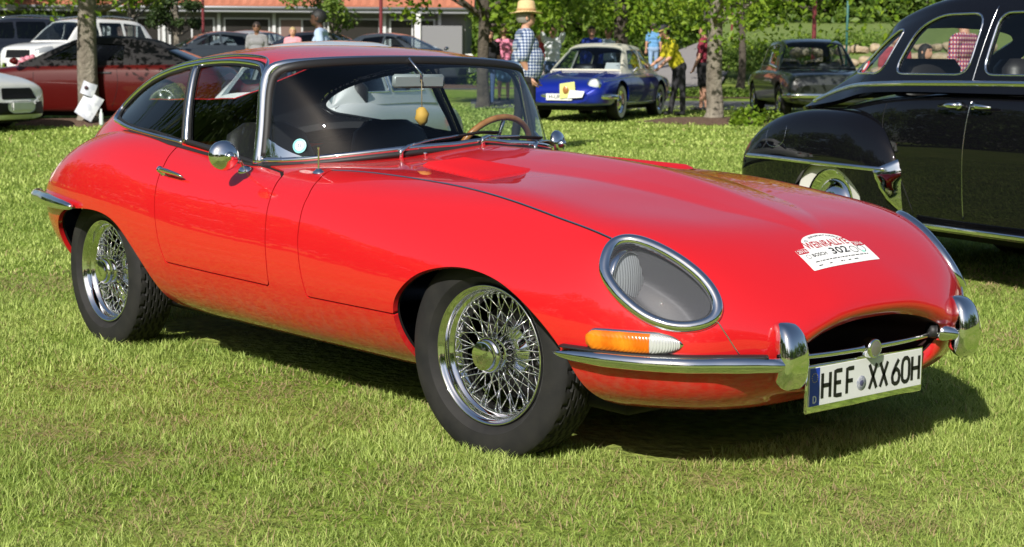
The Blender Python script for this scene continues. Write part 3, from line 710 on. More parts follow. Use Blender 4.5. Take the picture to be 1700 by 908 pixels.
def stroke_char(c, y0, wd, z0, ht, th, xx, m, nm='character'):
    parts = []
    for st in STROKES[c]:
        p = np.array([(xx, y0 + a * wd, z0 + b * ht) for a, b in st]); q = [p[0]]
        for i in range(1, len(p)):
            for t in np.linspace(0, 1, 5)[1:]: q.append(p[i - 1] + (p[i] - p[i - 1]) * t)
        q = np.array(q)
        parts.append(sweep(q, [(-th / 2, 0), (th / 2, 0), (th / 2 * .9, .0012), (-th / 2 * .9, .0012)], (1, 0, 0)))
    V, F = join_vf(*parts); mesh_obj(nm, V, F, m, o_pl, smooth=False)
for c, yy in zip('HEFXX60H', (-.203, -.147, -.094, .008, .0585, .116, .163, .211)):
    stroke_char(c, yy, .034 if c not in 'EF' else .030, PZ - .035, .070, .0118, PX + .0017, M_INK)
stroke_char('D', -.2425, .012, PZ - .044, .018, .003, PX + .0023, M_WHITE, 'country_letter')
for k in range(12):
    t = 2 * math.pi * k / 12; V, F = lathe([(0, .0008), (.0016, .0005), (.0016, 0)], 5, 'x')
    mesh_obj('star', V + (PX + .0023, -.2365 + .0125 * math.cos(t), PZ + .026 + .0125 * math.sin(t)), [q[::-1] for q in F], mat('star_yellow', (.7, .55, .05), rough=.5), o_pl)
V, F = lathe([(0, .0012), (.0205, .0012), (.0215, 0)], 28, 'x'); mesh_obj('registration_seal', V + (PX + .0016, -.027, PZ - .014), [q[::-1] for q in F], mat('seal_grey', (.42, .43, .46), rough=.4, noise=(160, (.2, .22, .3), .12)), o_pl)
V, F = lathe([(0, .0014), (.009, .0014), (.010, .0008)], 6, 'x'); mesh_obj('seal_crest', V + (PX + .0018, -.027, PZ - .014), [q[::-1] for q in F], mat('crest_dark', (.08, .08, .16), rough=.5), o_pl)

# -- rally sticker on the nose
st_pts = []
def st_map(u, v, d=.0012):
    """sticker plane (u right as read, v up) -> point on the nose"""
    a, b = .752 - v * .158, .0 + u
    p, n = top_hit(BV, a - .012 - u * .03, (b - .022) if abs(b - .022) > 1e-4 else 1e-4); return p + n * d
def st_obj(nm, V2, F, m, d, par):
    return mesh_obj(nm, [st_map(p[0], p[1], d) for p in V2], F, m, par, smooth=False)
M_STK = mat('sticker_white', (.80, .80, .79), rough=.45); M_STR = mat('sticker_red', (.42, .02, .03), rough=.45)
ou = [(-.155, -.30), (-.05, -.31), (.05, -.31), (.155, -.30), (.155, .16), (.105, .17), (.10, .24)] + [(.098 * math.cos(t), .24 + .25 * math.sin(t)) for t in np.linspace(.05, math.pi - .05, 15)] + [(-.10, .24), (-.105, .17), (-.155, .16)]
gx = np.linspace(-.156, .156, 53); gy = np.linspace(-.32, .50, 41); gv = np.array([(a, b) for b in gy for a in gx])
gs = Surf(np.c_[gv, 0 * gv[:, 0]], np.tile([0, 0, 1.], (len(gv), 1)), [(j * 53 + i, j * 53 + i + 1, (j + 1) * 53 + i + 1, (j + 1) * 53 + i) for j in range(40) for i in range(52)])
gc = clip(gs, poly_sd(gv, ou))
o_st = st_obj('rally_sticker', gc.V, gc.F, M_STK, .0012, CAR)
def st_text(s, size, u, v, m, sx=1., sy=5.2, bold=0., nm='lettering'):
    V, F = text_vf(s, size, bold=bold); st_obj(nm, np.c_[V[:, 0] * sx + u, V[:, 1] * sy + v], F, m, .0020, o_st)
for k, ch in enumerate('37. INTERNATIONALE'):
    if ch == ' ': continue
    t = math.pi * (.86 - .72 * k / 17); V, F = text_vf(ch, .021); ca, sa = math.cos(t - math.pi / 2), math.sin(t - math.pi / 2)
    st_obj('lettering', np.c_[.080 * math.cos(t) + V[:, 0] * ca - V[:, 1] * sa, .235 + (.080 * math.sin(t) + V[:, 0] * sa + V[:, 1] * ca) * 2.35], F, M_INK, .0020, o_st)
st_text('WEINRALLYE', .038, 0, .20, M_STR, .86, 6.2, .0006)
for u in (-.130, .130):
    q = gs.V; cc = clip(gs, .024 - np.maximum(np.abs(q[:, 0] - u), np.abs(q[:, 1] - .105) * .45)); st_obj('year_panel', cc.V, cc.F, M_STR, .0016, o_st)
    st_text('2016', .020, u, .105, M_STK, 1, 4.6, .0003)
st_text('302', .062, .02, .0, M_INK, .9, 3.4, .0008)
st_text('BOSCH', .020, -.075, -.02, M_INK, 1., 5, .0002)
rs_ = random.Random(2); ux = -.12
while ux < .125:      # the unreadable lines of small print
    wl = .004 + .014 * rs_.random()
    for vv, kk in ((-.155, 1.), (-.235, .45)):
        if rs_.random() < kk: st_obj('small_print', [(ux, vv - .008), (ux + wl, vv - .008), (ux + wl, vv + .008), (ux, vv + .008)], [(0, 1, 2, 3)], M_INK, .0020, o_st)
    ux += wl + .004
for u, r_, m in ((-.125, .009, M_INK), (.085, .016, M_INK), (.122, .016, M_INK)):
    a = np.linspace(0, 2 * math.pi, 24, endpoint=False); V = np.concatenate([np.c_[u + r_ * np.cos(a), -.02 + 5 * r_ * np.sin(a)], np.c_[u + .86 * r_ * np.cos(a), -.02 + 4.3 * r_ * np.sin(a)]])
    st_obj('ring_mark', V, [(i, (i + 1) % 24, 24 + (i + 1) % 24, 24 + i) for i in range(24)], m, .0020, o_st)
cc = clip(gs, .008 - np.hypot(gs.V[:, 0] - .118, (gs.V[:, 1] + .09) / 4)); st_obj('stamp', cc.V, cc.F, mat('mint', (.35, .75, .62), rough=.5), .0020, o_st)
# oval emblem below the far lamp
p, n = near_n(BV, (.803, -.497, .458)); V, F = lathe([(.017, 0), (.019, .0012), (.022, .0012), (.023, 0)], 24, 'z'); V = V * np.array([.75, 1.25, 1]); Mx = np.array(Vector(n).to_track_quat('Z', 'Y').to_matrix()); V = V @ Mx.T + p
mesh_obj('oval_emblem', V * FLIPY, [q[::-1] for q in F], M_WHITE, o_bonnet)
# -- wheels
def tyre_vf(R=.319, Wd=.090, bead=.2085, nseg=216):
    k = R / .333
    half = [(bead, .058), (bead + .012, .078), (.245 * k, .0915), (.268 * k, .0935), (.29 * k, .0915), (.306 * k, .087), (.317 * k, .0805), (.3235 * k, .0745)]
    half = [(r, h * Wd / .0925) for r, h in half]
    tread = [(R - .0055 * abs(t)**2.4 - .002, t * .070 * Wd / .0925) for t in np.linspace(1, -1, 37)]
    prof = half + tread + [(r, -h) for r, h in half[::-1]]
    m = len(prof); V = np.zeros((nseg, m, 3))
    for i in range(nseg):
        th = 2 * math.pi * i / nseg; zig = .0055 * (1 if (i // 3) % 2 else -1)
        for j, (r, h) in enumerate(prof):
            rr = r
            if len(half) <= j < len(half) + 37:
                for g in (-.045, -.0155, .0155, .045):
                    if abs(h - g - zig) < .0030: rr -= .0075
                if abs(h) > .052 and (i % 6) == 0: rr -= .006
            V[i, j] = (rr * math.cos(th), h, rr * math.sin(th))
    F = [(i * m + j, i * m + j + 1, ((i + 1) % nseg) * m + j + 1, ((i + 1) % nseg) * m + j) for i in range(nseg) for j in range(m - 1)]
    return V.reshape(-1, 3), F
def cyl_between(a, b, r, n=5):
    a, b = np.asarray(a, float), np.asarray(b, float); up = (0, 1, 0) if abs((b - a)[1]) < .9 * np.linalg.norm(b - a) else (1, 0, 0)
    return sweep([a, b], ring(n, r), up)
def build_wheel(parent, loc):
    w = bpy.data.objects.new('wheel', None); COL.objects.link(w)
    V, F = tyre_vf(); mesh_obj('tyre', V, F, M_TYRE, w, sharp=35)
    rim = [(.2085, -.058), (.2105, -.0715), (.2085, -.0745), (.2045, -.0735), (.2015, -.066), (.197, -.0625), (.1935, -.058), (.1905, -.044), (.1885, -.040), (.182, -.036), (.1775, -.024), (.174, -.012), (.170, .0), (.170, .018), (.178, .036), (.1905, .046), (.2015, .066), (.2085, .0745), (.2105, .07)]
    V, F = lathe(rim, 96, 'y'); mesh_obj('rim', V, F, M_CHROME, w)
    hub = [(.0, -.062), (.038, -.062), (.044, -.058), (.047, -.050), (.050, -.046), (.050, -.040), (.042, -.034), (.046, -.01), (.056, .010), (.074, .024), (.080, .032), (.080, .055), (.0, .055)]
    V, F = lathe(hub, 40, 'y'); mesh_obj('hub', V, F, M_CHROME, w)
    L = []
    for k in range(36):                       # outer rows
        a0 = 2 * math.pi * k / 36; tw = .62 if k % 2 else -.62; a1 = a0 + tw * .62
        L.append(cyl_between((.048 * math.cos(a0), -.043, .048 * math.sin(a0)), (.171 * math.cos(a1), -.004 + .012 * (k % 2), .171 * math.sin(a1)), .0021))
        L.append(cyl_between((.166 * math.cos(a1), -.004 + .012 * (k % 2), .166 * math.sin(a1)), (.174 * math.cos(a1), -.004 + .012 * (k % 2), .174 * math.sin(a1)), .0042, 6))
    for k in range(36):                       # inner rows
        a0 = 2 * math.pi * (k + .5) / 36; tw = .55 if k % 2 else -.55; a1 = a0 + tw * .7
        L.append(cyl_between((.079 * math.cos(a0), .034, .079 * math.sin(a0)), (.175 * math.cos(a1), -.024, .175 * math.sin(a1)), .0021))
        L.append(cyl_between((.168 * math.cos(a1), -.019, .168 * math.sin(a1)), (.177 * math.cos(a1), -.025, .177 * math.sin(a1)), .0042, 6))
    V, F = join_vf(*L); tag(mesh_obj('wire_spokes', V, F, M_CHROME, w), kind='stuff')
    cap = [(0, -.098), (.038, -.0975), (.0425, -.0955), (.045, -.090), (.0455, -.084), (.0515, -.080), (.0535, -.074), (.0535, -.062), (.049, -.058)]
    V, F = lathe(cap, 40, 'y'); sp = mesh_obj('knock_off_spinner', V, F, M_CHROME, w, sharp=40)
    Vt, Ft = text_vf('Jaguar', .022, bold=.0005); Vt = np.c_[Vt[:, 0], np.full(len(Vt), -.0984), Vt[:, 1]]
    mesh_obj('spinner_lettering', Vt, Ft, M_DCHROME, w, smooth=False)
    V, F = lathe([(.06, .058), (.150, .060), (.150, .072), (.06, .074)], 40, 'y'); mesh_obj('brake_disc', V, F, mat('brake_iron', (.05, .048, .045), rough=.5, metal=.6), w)
    w.location = loc; attach(w, parent)
    return w
bpy.context.view_layer.update()
W0 = build_wheel(CAR, (0, -.635, .322)); W0.rotation_euler = (0, .35, 0)
W0.rotation_mode = 'XYZ'
def place_wheel(src, loc, spin, steer, flip=False):
    o = src if src.get('placed') is None else copy_tree(src, CAR)
    if 'placed' in o: del o['placed']
    o.location = loc; o.rotation_mode = 'XYZ'
    o.rotation_euler = (0, spin, steer + (math.pi if flip else 0)); return o
W1 = place_wheel(W0, (0, -.635, .322), -.5, rad(7.2)); W0['placed'] = 1
W2 = place_wheel(W0, (-WB, -.635, .322), .9, 0); W3 = place_wheel(W0, (0, .635, .322), .2, rad(7.2), True); W4 = place_wheel(W0, (-WB, .635, .322), 1.3, 0, True)
del W0['placed']
for q in (W2, W3, W4):
    if 'placed' in q: del q['placed']
# wheel housings
for xc in (.03, -2.37):
    P = [(r_ * math.cos(t) * (1.12 if xc > 0 else 1.22) + xc, -yy, .30 + r_ * math.sin(t)) for t in np.linspace(-.1, math.pi + .1, 30) for r_, yy in ((.12, .43), (.40, .43), (.385, .62 if xc > 0 else .66))]
    P = np.array(P); top = np.array([top_hit(BV, a, b)[0][2] for a, b, c in P]) - .035; P[:, 2] = np.minimum(P[:, 2], top)
    F = [(i * 3 + j, i * 3 + j + 1, i * 3 + j + 4, i * 3 + j + 3) for i in range(29) for j in range(2)]
    pair('wheel_housing', P, F, mat('underseal', (.012, .010, .010), rough=.9), CAR)
V, F = box_vf(-2.3, .45, -.56, .56, .19, .26, .02); mesh_obj('floor_pan', V, F, M_BLACK, CAR)
for s in (-1, 1):
    V, F = sweep(open_curve([(-3.3, .36 * s, .24), (-2.9, .34 * s, .22), (-2.2, .2 * s, .19)], 10), ring(10, .028), (0, 0, 1)); mesh_obj('exhaust_pipe', V, F, M_DCHROME, CAR)

# -- rear bumpers and lamps
rb = surf_at(.600, [-2.47, -2.55, -2.65, -2.75, -2.85, -2.95, -3.03, -3.10, -3.16, -3.20])
P = np.array([p + n / (np.linalg.norm(n[:2]) + 1e-9) * np.array([1, 1, 0]) * .022 for p, n in rb]); P[:, 2] = np.interp(np.linspace(0, 1, len(P)), [0, .4, 1], [.592, .597, .588])
P[-4:, 1] += np.array([-.01, -.02, -.035, -.05]); P = open_curve(P, 36)
V, F = sweep(P, [(.028 * math.cos(t), .027 * math.sin(t)) for t in np.linspace(0, 2 * math.pi, 16, endpoint=False)], (0, 0, 1), scale=np.interp(np.linspace(0, 1, 36), [0, .03, .12, .4, .9, 1], [.25, .55, .8, 1.05, 1.05, .8]))
pair('rear_bumper', V, F, M_CHROME, CAR)
V, F = sweep([(-3.12, -.60, .66), (-3.17, -.575, .668), (-3.21, -.55, .67)], ring(12, .03, .022), (0, 0, 1), scale=[.5, 1, .7]); pair('tail_lamp', V, F, mat('tail_red', (.5, .02, .02), rough=.15, coat=1), CAR)

# -- door furniture
p, n = near_n(BV, (-1.80, -.781, .764)); q, n2 = near_n(BV, (-1.642, -.784, .750))
hp = np.array([p + n * .020, p + n * .026 + (q - p) * .25, p + n * .026 + (q - p) * .6, q + n2 * .020, q + n2 * .012 + (q - p) * .06])
V, F = sweep(open_curve(hp, 18), ring(10, .009, .013), n, scale=np.interp(np.linspace(0, 1, 18), [0, .08, .4, .85, 1], [.5, 1, 1, .65, .15]))
hd = mesh_obj('door_handle', V, F, M_CHROME, o_door); mesh_obj('door_handle', V * FLIPY, [t[::-1] for t in F], M_CHROME, o_door2)
V, F = lathe([(0, .034), (.009, .033), (.0125, .028), (.0125, .0), (.018, -.002)], 16, 'z'); Mx = np.array(Vector(n).to_track_quat('Z', 'Y').to_matrix()); V = V @ Mx.T + p
mesh_obj('lock_button', V, F, M_CHROME, o_door); mesh_obj('lock_button', V * FLIPY, [t[::-1] for t in F], M_CHROME, o_door2)
# wing mirrors: round heads on curved stalks
for s in (1, -1):
    ft_, fn = near_n(BV, (-1.345, -.712, .801)); hd_ = np.array([-1.262, -.805, .850])
    if s < 0: hd_ = hd_ + (-.055, .06, 0)
    mr = bpy.data.objects.new('wing_mirror', None); COL.objects.link(mr); mr.location = (ft_[0], ft_[1] * s, ft_[2]); attach(mr, CAR)
    fl = (lambda V: V) if s > 0 else (lambda V: V * FLIPY)
    ff = (lambda F: F) if s > 0 else (lambda F: [tuple(reversed(q)) for q in F])
    V, F = lathe([(0, .014), (.010, .013), (.020, .006), (.024, .0), (.024, -.006)], 20, 'z'); Mx = np.array(Vector(fn).to_track_quat('Z', 'Y').to_matrix()); mesh_obj('mirror_foot', fl(V @ Mx.T * np.array([1.3, 1, 1]) + ft_), ff(F), M_CHROME, mr)
    V, F = sweep(open_curve([ft_ + fn * .008, ft_ + fn * .035 + (hd_ - ft_) * .1, ft_ + (hd_ - ft_) * .5 + (0, 0, .012), hd_ + (-.0, .012, -.004)], 14), ring(10, .0055), (0, 0, 1)); mesh_obj('mirror_stalk', fl(V), ff(F), M_CHROME, mr)
    ax = np.array([.93, -.34, .10]); ax /= np.linalg.norm(ax); Mx = np.array(Vector(ax).to_track_quat('X', 'Z').to_matrix())
    hd2 = hd_ + np.array([-.012, -.030, .006])
    V, F = lathe([(0, .026), (.022, .024), (.040, .016), (.050, .006), (.053, -.004), (.051, -.009)], 36, 'x'); mesh_obj('mirror_shell', fl(V @ Mx.T + hd2), ff([t[::-1] for t in F]), M_CHROME, mr)
    V, F = lathe([(0, -.010), (.050, -.009)], 36, 'x'); mesh_obj('mirror_glass', fl(V @ Mx.T + hd2), ff(F), M_CHROME, mr)
    V, F = lathe([(0, .055), (.010, .054), (.016, .046), (.018, .034), (.020, .022)], 16, 'x'); mesh_obj('mirror_knuckle', fl(V @ Mx.T + hd2 + (-.004, .018, -.006)), ff([t[::-1] for t in F]), M_CHROME, mr)
# aerial
p, n = near_n(BV, (-.962, -.652, .81)); V1 = lathe([(0, .012), (.008, .012), (.012, .006), (.018, .002), (.020, -.004)], 18, 'z'); V2 = lathe([(0, .085), (.0045, .084), (.0045, .078), (.003, .077), (.0035, .01)], 10, 'z')
V, F = join_vf((V1[0] * np.array([1.3, 1, 1]), V1[1]), V2); mesh_obj('aerial', V + p, F, M_CHROME, CAR, sharp=50)
for yj in (-.256, .256):
    p, n = top_hit(BV, -.884, yj); V, F = lathe([(0, .013), (.006, .012), (.008, .006), (.005, .004), (.005, -.004)], 12, 'z'); mesh_obj('washer_jet', V + p, F, M_CHROME, CAR)
# wipers
def ws_pt(yb, T, d=.0):
    """point of the windscreen above scuttle offset yb, fraction T up the pane, d in front"""
    j = np.argmin(np.abs(Bp[:, 1] + abs(yb))); k = T * nb; i = int(min(k, nb - 1)); f = k - i
    p = WSg[i, j] * (1 - f) + WSg[i + 1, j] * f; q = p + nn[i, j] * d; return q * FLIPY if yb > 0 else q
for py, (y0, t0), (y1, t1) in ((-.33, (-.26, .055), (.09, .10)), (-.02, (.05, .055), (.37, .085)), (.28, (.34, .05), (.55, .08))):
    pv = top_hit(BV, np.interp(abs(py), -WS_PLAN[:, 1], WS_PLAN[:, 0]) + .035, py if abs(py) > .001 else .001)[0] + (0, 0, .016)
    tgt = np.array([ws_pt(y0 + (y1 - y0) * t, t0 + (t1 - t0) * t, .014) for t in np.linspace(0, 1, 9)])
    wp = bpy.data.objects.new('wiper', None); COL.objects.link(wp); wp.location = tuple(pv); attach(wp, CAR)
    V, F = sweep(np.array([pv + (0, 0, -.02), pv + (0, 0, .008), pv + (tgt[1] - pv) * .28 + (0, 0, .012), pv + (tgt[1] - pv) * .6 + (0, 0, .010)]), ring(8, .008, .007), (1, 0, .1), scale=[1, 1.1, .9, .6]); mesh_obj('wiper_pivot', V, F, M_CHROME, wp)
    arm = np.concatenate([[pv + (tgt[1] - pv) * .4 + (0, 0, .012)], tgt[2:5] + (.010, 0, .006)]); V, F = sweep(open_curve(arm, 10), ring(6, .0045, .003), (1, 0, .6)); mesh_obj('wiper_arm', V, F, M_DCHROME, wp)
    bl = open_curve(tgt[1:], 16); V, F = sweep(bl, [(.004, 0), (.003, .012), (-.003, .012), (-.004, 0), (-.001, -.010), (.001, -.010)], (1, 0, .5)); mesh_obj('wiper_blade', V, F, M_RUBBER, wp)

# -- cabin
V, F = box_vf(-3.0, -.98, -.60, .60, .28, .33, .01); mesh_obj('cabin_floor', V, F, M_DASH, CAR)
V, F = sweep([(-1.10, -.56, .735), (-1.10, .56, .735)], [(-.10, -.12), (.12, -.12), (.13, .02), (.10, .06), (0, .085), (-.12, .085)], (0, 0, 1)); mesh_obj('dashboard', V, F, M_DASH, CAR, sharp=50)
for s in (-1, 1):
    V, F = box_vf(-1.95, -1.02, .655 * s - .02, .655 * s + .02, .30, .79, .01); mesh_obj('door_card', V, F, M_LEATHER, CAR)
V, F = sweep([(-2.0, 0, .33), (-2.06, 0, .62), (-2.5, 0, .66), (-2.95, 0, .70)], [(-.56, 0), (.56, 0), (.56, -.02), (-.56, -.02)], (.2, 0, 1)); mesh_obj('luggage_deck', V, F, M_LEATHER, CAR, smooth=False)
for s in (-1, 1):
    seat = bpy.data.objects.new('seat', None); COL.objects.link(seat); seat.location = (-1.6, .30 * s, .33); attach(seat, CAR)
    c = open_curve([(-1.30, .30 * s, .46), (-1.5, .30 * s, .45), (-1.72, .30 * s, .44)], 8); V, F = sweep(c, [(.23 * math.cos(t), .06 * np.sign(math.sin(t)) * abs(math.sin(t))**.6) for t in np.linspace(0, 2 * math.pi, 18, endpoint=False)], (0, 0, 1), scale=[.8, .96, 1, 1, 1, 1, .98, .9]); mesh_obj('seat_cushion', V, F, M_LEATHER, seat)
    c = open_curve([(-1.72, .30 * s, .44), (-1.78, .30 * s, .62), (-1.84, .30 * s, .82), (-1.87, .30 * s, .94)], 12); V, F = sweep(c, [(.22 * math.cos(t), .05 * np.sign(math.sin(t)) * abs(math.sin(t))**.6) for t in np.linspace(0, 2 * math.pi, 18, endpoint=False)], (1, 0, .2), scale=np.interp(np.arange(12), [0, 2, 8, 10, 11], [.95, 1, .95, .8, .45])); mesh_obj('seat_back', V, F, M_LEATHER, seat)
# steering wheel (left-hand drive)
c0 = np.array([-1.26, .36, .80]); sx = np.array(Vector((-.88, 0, .40)).to_track_quat('Z', 'Y').to_matrix()); t = np.linspace(0, 2 * math.pi, 64, endpoint=False)
P = np.stack([.19 * np.cos(t), .19 * np.sin(t), 0 * t], 1) @ sx.T + c0
V, F = sweep(P, ring(10, .013), np.array([-.88, 0, .40]), True); sw = mesh_obj('steering_wheel', V, F, M_WOOD, CAR)
for a in (0, math.pi, -math.pi / 2):
    V, F = cyl_between(c0, np.array([.18 * math.cos(a + math.pi / 2), .18 * math.sin(a + math.pi / 2), 0]) @ sx.T + c0, .008, 6); mesh_obj('wheel_spoke', V, F, M_DCHROME, sw)
V, F = cyl_between(c0, c0 + np.array([.25, 0, -.11]), .022, 12); mesh_obj('steering_column', V, F, M_BLACK, sw)
# interior mirror and hanging ornament
mc = np.array([-1.215, -.035, 1.112])
V, F = box_vf(-.012, .012, -.105, .105, -.026, .026, .009); tm = np.array(Matrix.Rotation(rad(-14), 3, 'Z') @ Matrix.Rotation(rad(8), 3, 'Y')); im = mesh_obj('interior_mirror', V @ tm.T + mc, F, mat('mirror_back', (.26, .29, .29), rough=.35), CAR, sharp=40)
V, F = sweep([mc + (.014, 0, -.002), mc + (.02, -.004, .03), mc + (-.02, -.03, .085)], ring(8, .004), (0, 1, 0)); mesh_obj('mirror_arm', V, F, M_CHROME, im)
V, F = cyl_between(mc + (.02, .0, .005), mc + (.022, .0, -.10), .0018, 5); mesh_obj('pendant_string', V, F, mat('string_tan', (.35, .25, .12), rough=.8), im)
r_ = random.Random(4); V, F = lathe([(0, .034), (.012, .031), (.021, .022), (.025, .008), (.025, -.008), (.020, -.022), (.011, -.031), (0, -.034)], 18, 'z'); V = V * (1 + .10 * np.sin(np.arange(len(V)) * 2.4))[:, None]
mesh_obj('pendant', V + mc + (.022, .0, -.13), F, mat('pendant_yellow', (.62, .36, .06), rough=.7), im)
# round sticker on the screen
h = WSV.find_nearest(Vector((-1.20, -.560, .880))); sp_, sn_ = np.array(h[0]), np.array(h[1]); sn_ *= np.sign(sn_[0])
Mx = np.array(Vector(sn_).to_track_quat('Z', 'Y').to_matrix())
V, F = lathe([(0, 0), (.024, 0), (.026, -.0005)], 28, 'z'); ws_st = mesh_obj('screen_sticker', V @ Mx.T + sp_ + sn_ * .007, F, mat('sticker_teal', (.22, .60, .60), rough=.4), CAR)
V, F = lathe([(0, 0), (.017, 0)], 24, 'z'); mesh_obj('sticker_centre', V @ Mx.T + sp_ + sn_ * .0076, F, M_WHITE, ws_st)
V, F = text_vf('21', .018, bold=.0004); mesh_obj('sticker_number', np.c_[V[:, 0], V[:, 1], 0 * V[:, 0]] @ Mx.T + sp_ + sn_ * .0081, F, mat('sticker_blue', (.03, .10, .25), rough=.5), ws_st, smooth=False)
# ---------------------------------------------------------------- the place: axes along the view on the ground
FH = np.array([CAM_F[0], CAM_F[1]]); FH /= np.linalg.norm(FH); RH = np.array([FH[1], -FH[0]])
FPX = 2670.25
_gs = np.array([-80, 6, 13, 20, 28, 34, 42, 50, 60, 75, 100, 160, 400.]); _gz = np.array([0, 0, .0, .07, .19, .29, .48, .74, .98, 1.25, 1.6, 2.4, 4.])
_gt = np.linspace(-80, 400, 961); _gv = np.interp(_gt, _gs, _gz); _gz = _gz + .026; _gv = _gv + .026; _k = np.ones(9) / 9
_gv = np.convolve(np.pad(_gv, 4, 'edge'), _k, 'valid')
def gh(x, y):
    """ground height"""
    s = (np.asarray(x) - CAM_P[0]) * FH[0] + (np.asarray(y) - CAM_P[1]) * FH[1]
    return np.interp(s, _gt, _gv)
def at(px, d):
    """ground point seen at image column px (of 1700) at distance d along the view"""
    X = (px - 852.4) / FPX * d; p = CAM_P[:2] + FH * d + RH * X
    return np.array([p[0], p[1], float(gh(p[0], p[1]))])
YAW_R = math.atan2(RH[1], RH[0])       # heading that points to the right of the view
# ---------------------------------------------------------------- ground
def ground_mat():
    m = bpy.data.materials.new('lawn_soil'); m.use_nodes = True; n = m.node_tree.nodes; l = m.node_tree.links; b = n['Principled BSDF']
    g = n.new('ShaderNodeNewGeometry')
    t1 = n.new('ShaderNodeTexNoise'); t1.inputs['Scale'].default_value = 1.1; t1.inputs['Detail'].default_value = 6
    t2 = n.new('ShaderNodeTexNoise'); t2.inputs['Scale'].default_value = 26; t2.inputs['Detail'].default_value = 6
    for t in (t1, t2): l.new(g.outputs['Position'], t.inputs['Vector'])
    r1 = n.new('ShaderNodeValToRGB'); e = r1.color_ramp.elements
    e[0].position = .40; e[0].color = (.20, .30, .045, 1); e[1].position = .68; e[1].color = (.31, .37, .10, 1)
    r2 = n.new('ShaderNodeValToRGB'); r2.color_ramp.elements[0].position = .3; r2.color_ramp.elements[0].color = (.55, .55, .5, 1); r2.color_ramp.elements[1].position = .75; r2.color_ramp.elements[1].color = (1.25, 1.2, 1.1, 1)
    x = n.new('ShaderNodeMix'); x.data_type = 'RGBA'; x.blend_type = 'MULTIPLY'; x.inputs['Factor'].default_value = 1
    l.new(t1.outputs['Fac'], r1.inputs[0]); l.new(t2.outputs['Fac'], r2.inputs[0]); l.new(r1.outputs[0], x.inputs['A']); l.new(r2.outputs[0], x.inputs['B']); l.new(x.outputs['Result'], b.inputs['Base Color'])
    b.inputs['Roughness'].default_value = .95; b.inputs['Specular IOR Level'].default_value = .1
    bp = n.new('ShaderNodeBump'); bp.inputs['Distance'].default_value = .03; l.new(t2.outputs['Fac'], bp.inputs['Height']); l.new(bp.outputs[0], b.inputs['Normal'])
    return m
ss = np.concatenate([np.linspace(-80, 0, 21), np.linspace(2, 100, 99), np.linspace(110, 400, 30)]); xs = np.concatenate([np.linspace(-250, -42, 14), np.linspace(-40, 40, 81), np.linspace(42, 250, 14)])
GV = np.array([[*(CAM_P[:2] + FH * s_ + RH * x_), 0] for s_ in ss for x_ in xs]); GV[:, 2] = gh(GV[:, 0], GV[:, 1])
nx_ = len(xs); GF = [(i * nx_ + j, (i + 1) * nx_ + j, (i + 1) * nx_ + j + 1, i * nx_ + j + 1) for i in range(len(ss) - 1) for j in range(nx_ - 1)]
GF = [q[::-1] for q in GF]
tag(mesh_obj('lawn', GV, GF, ground_mat()), kind='structure')

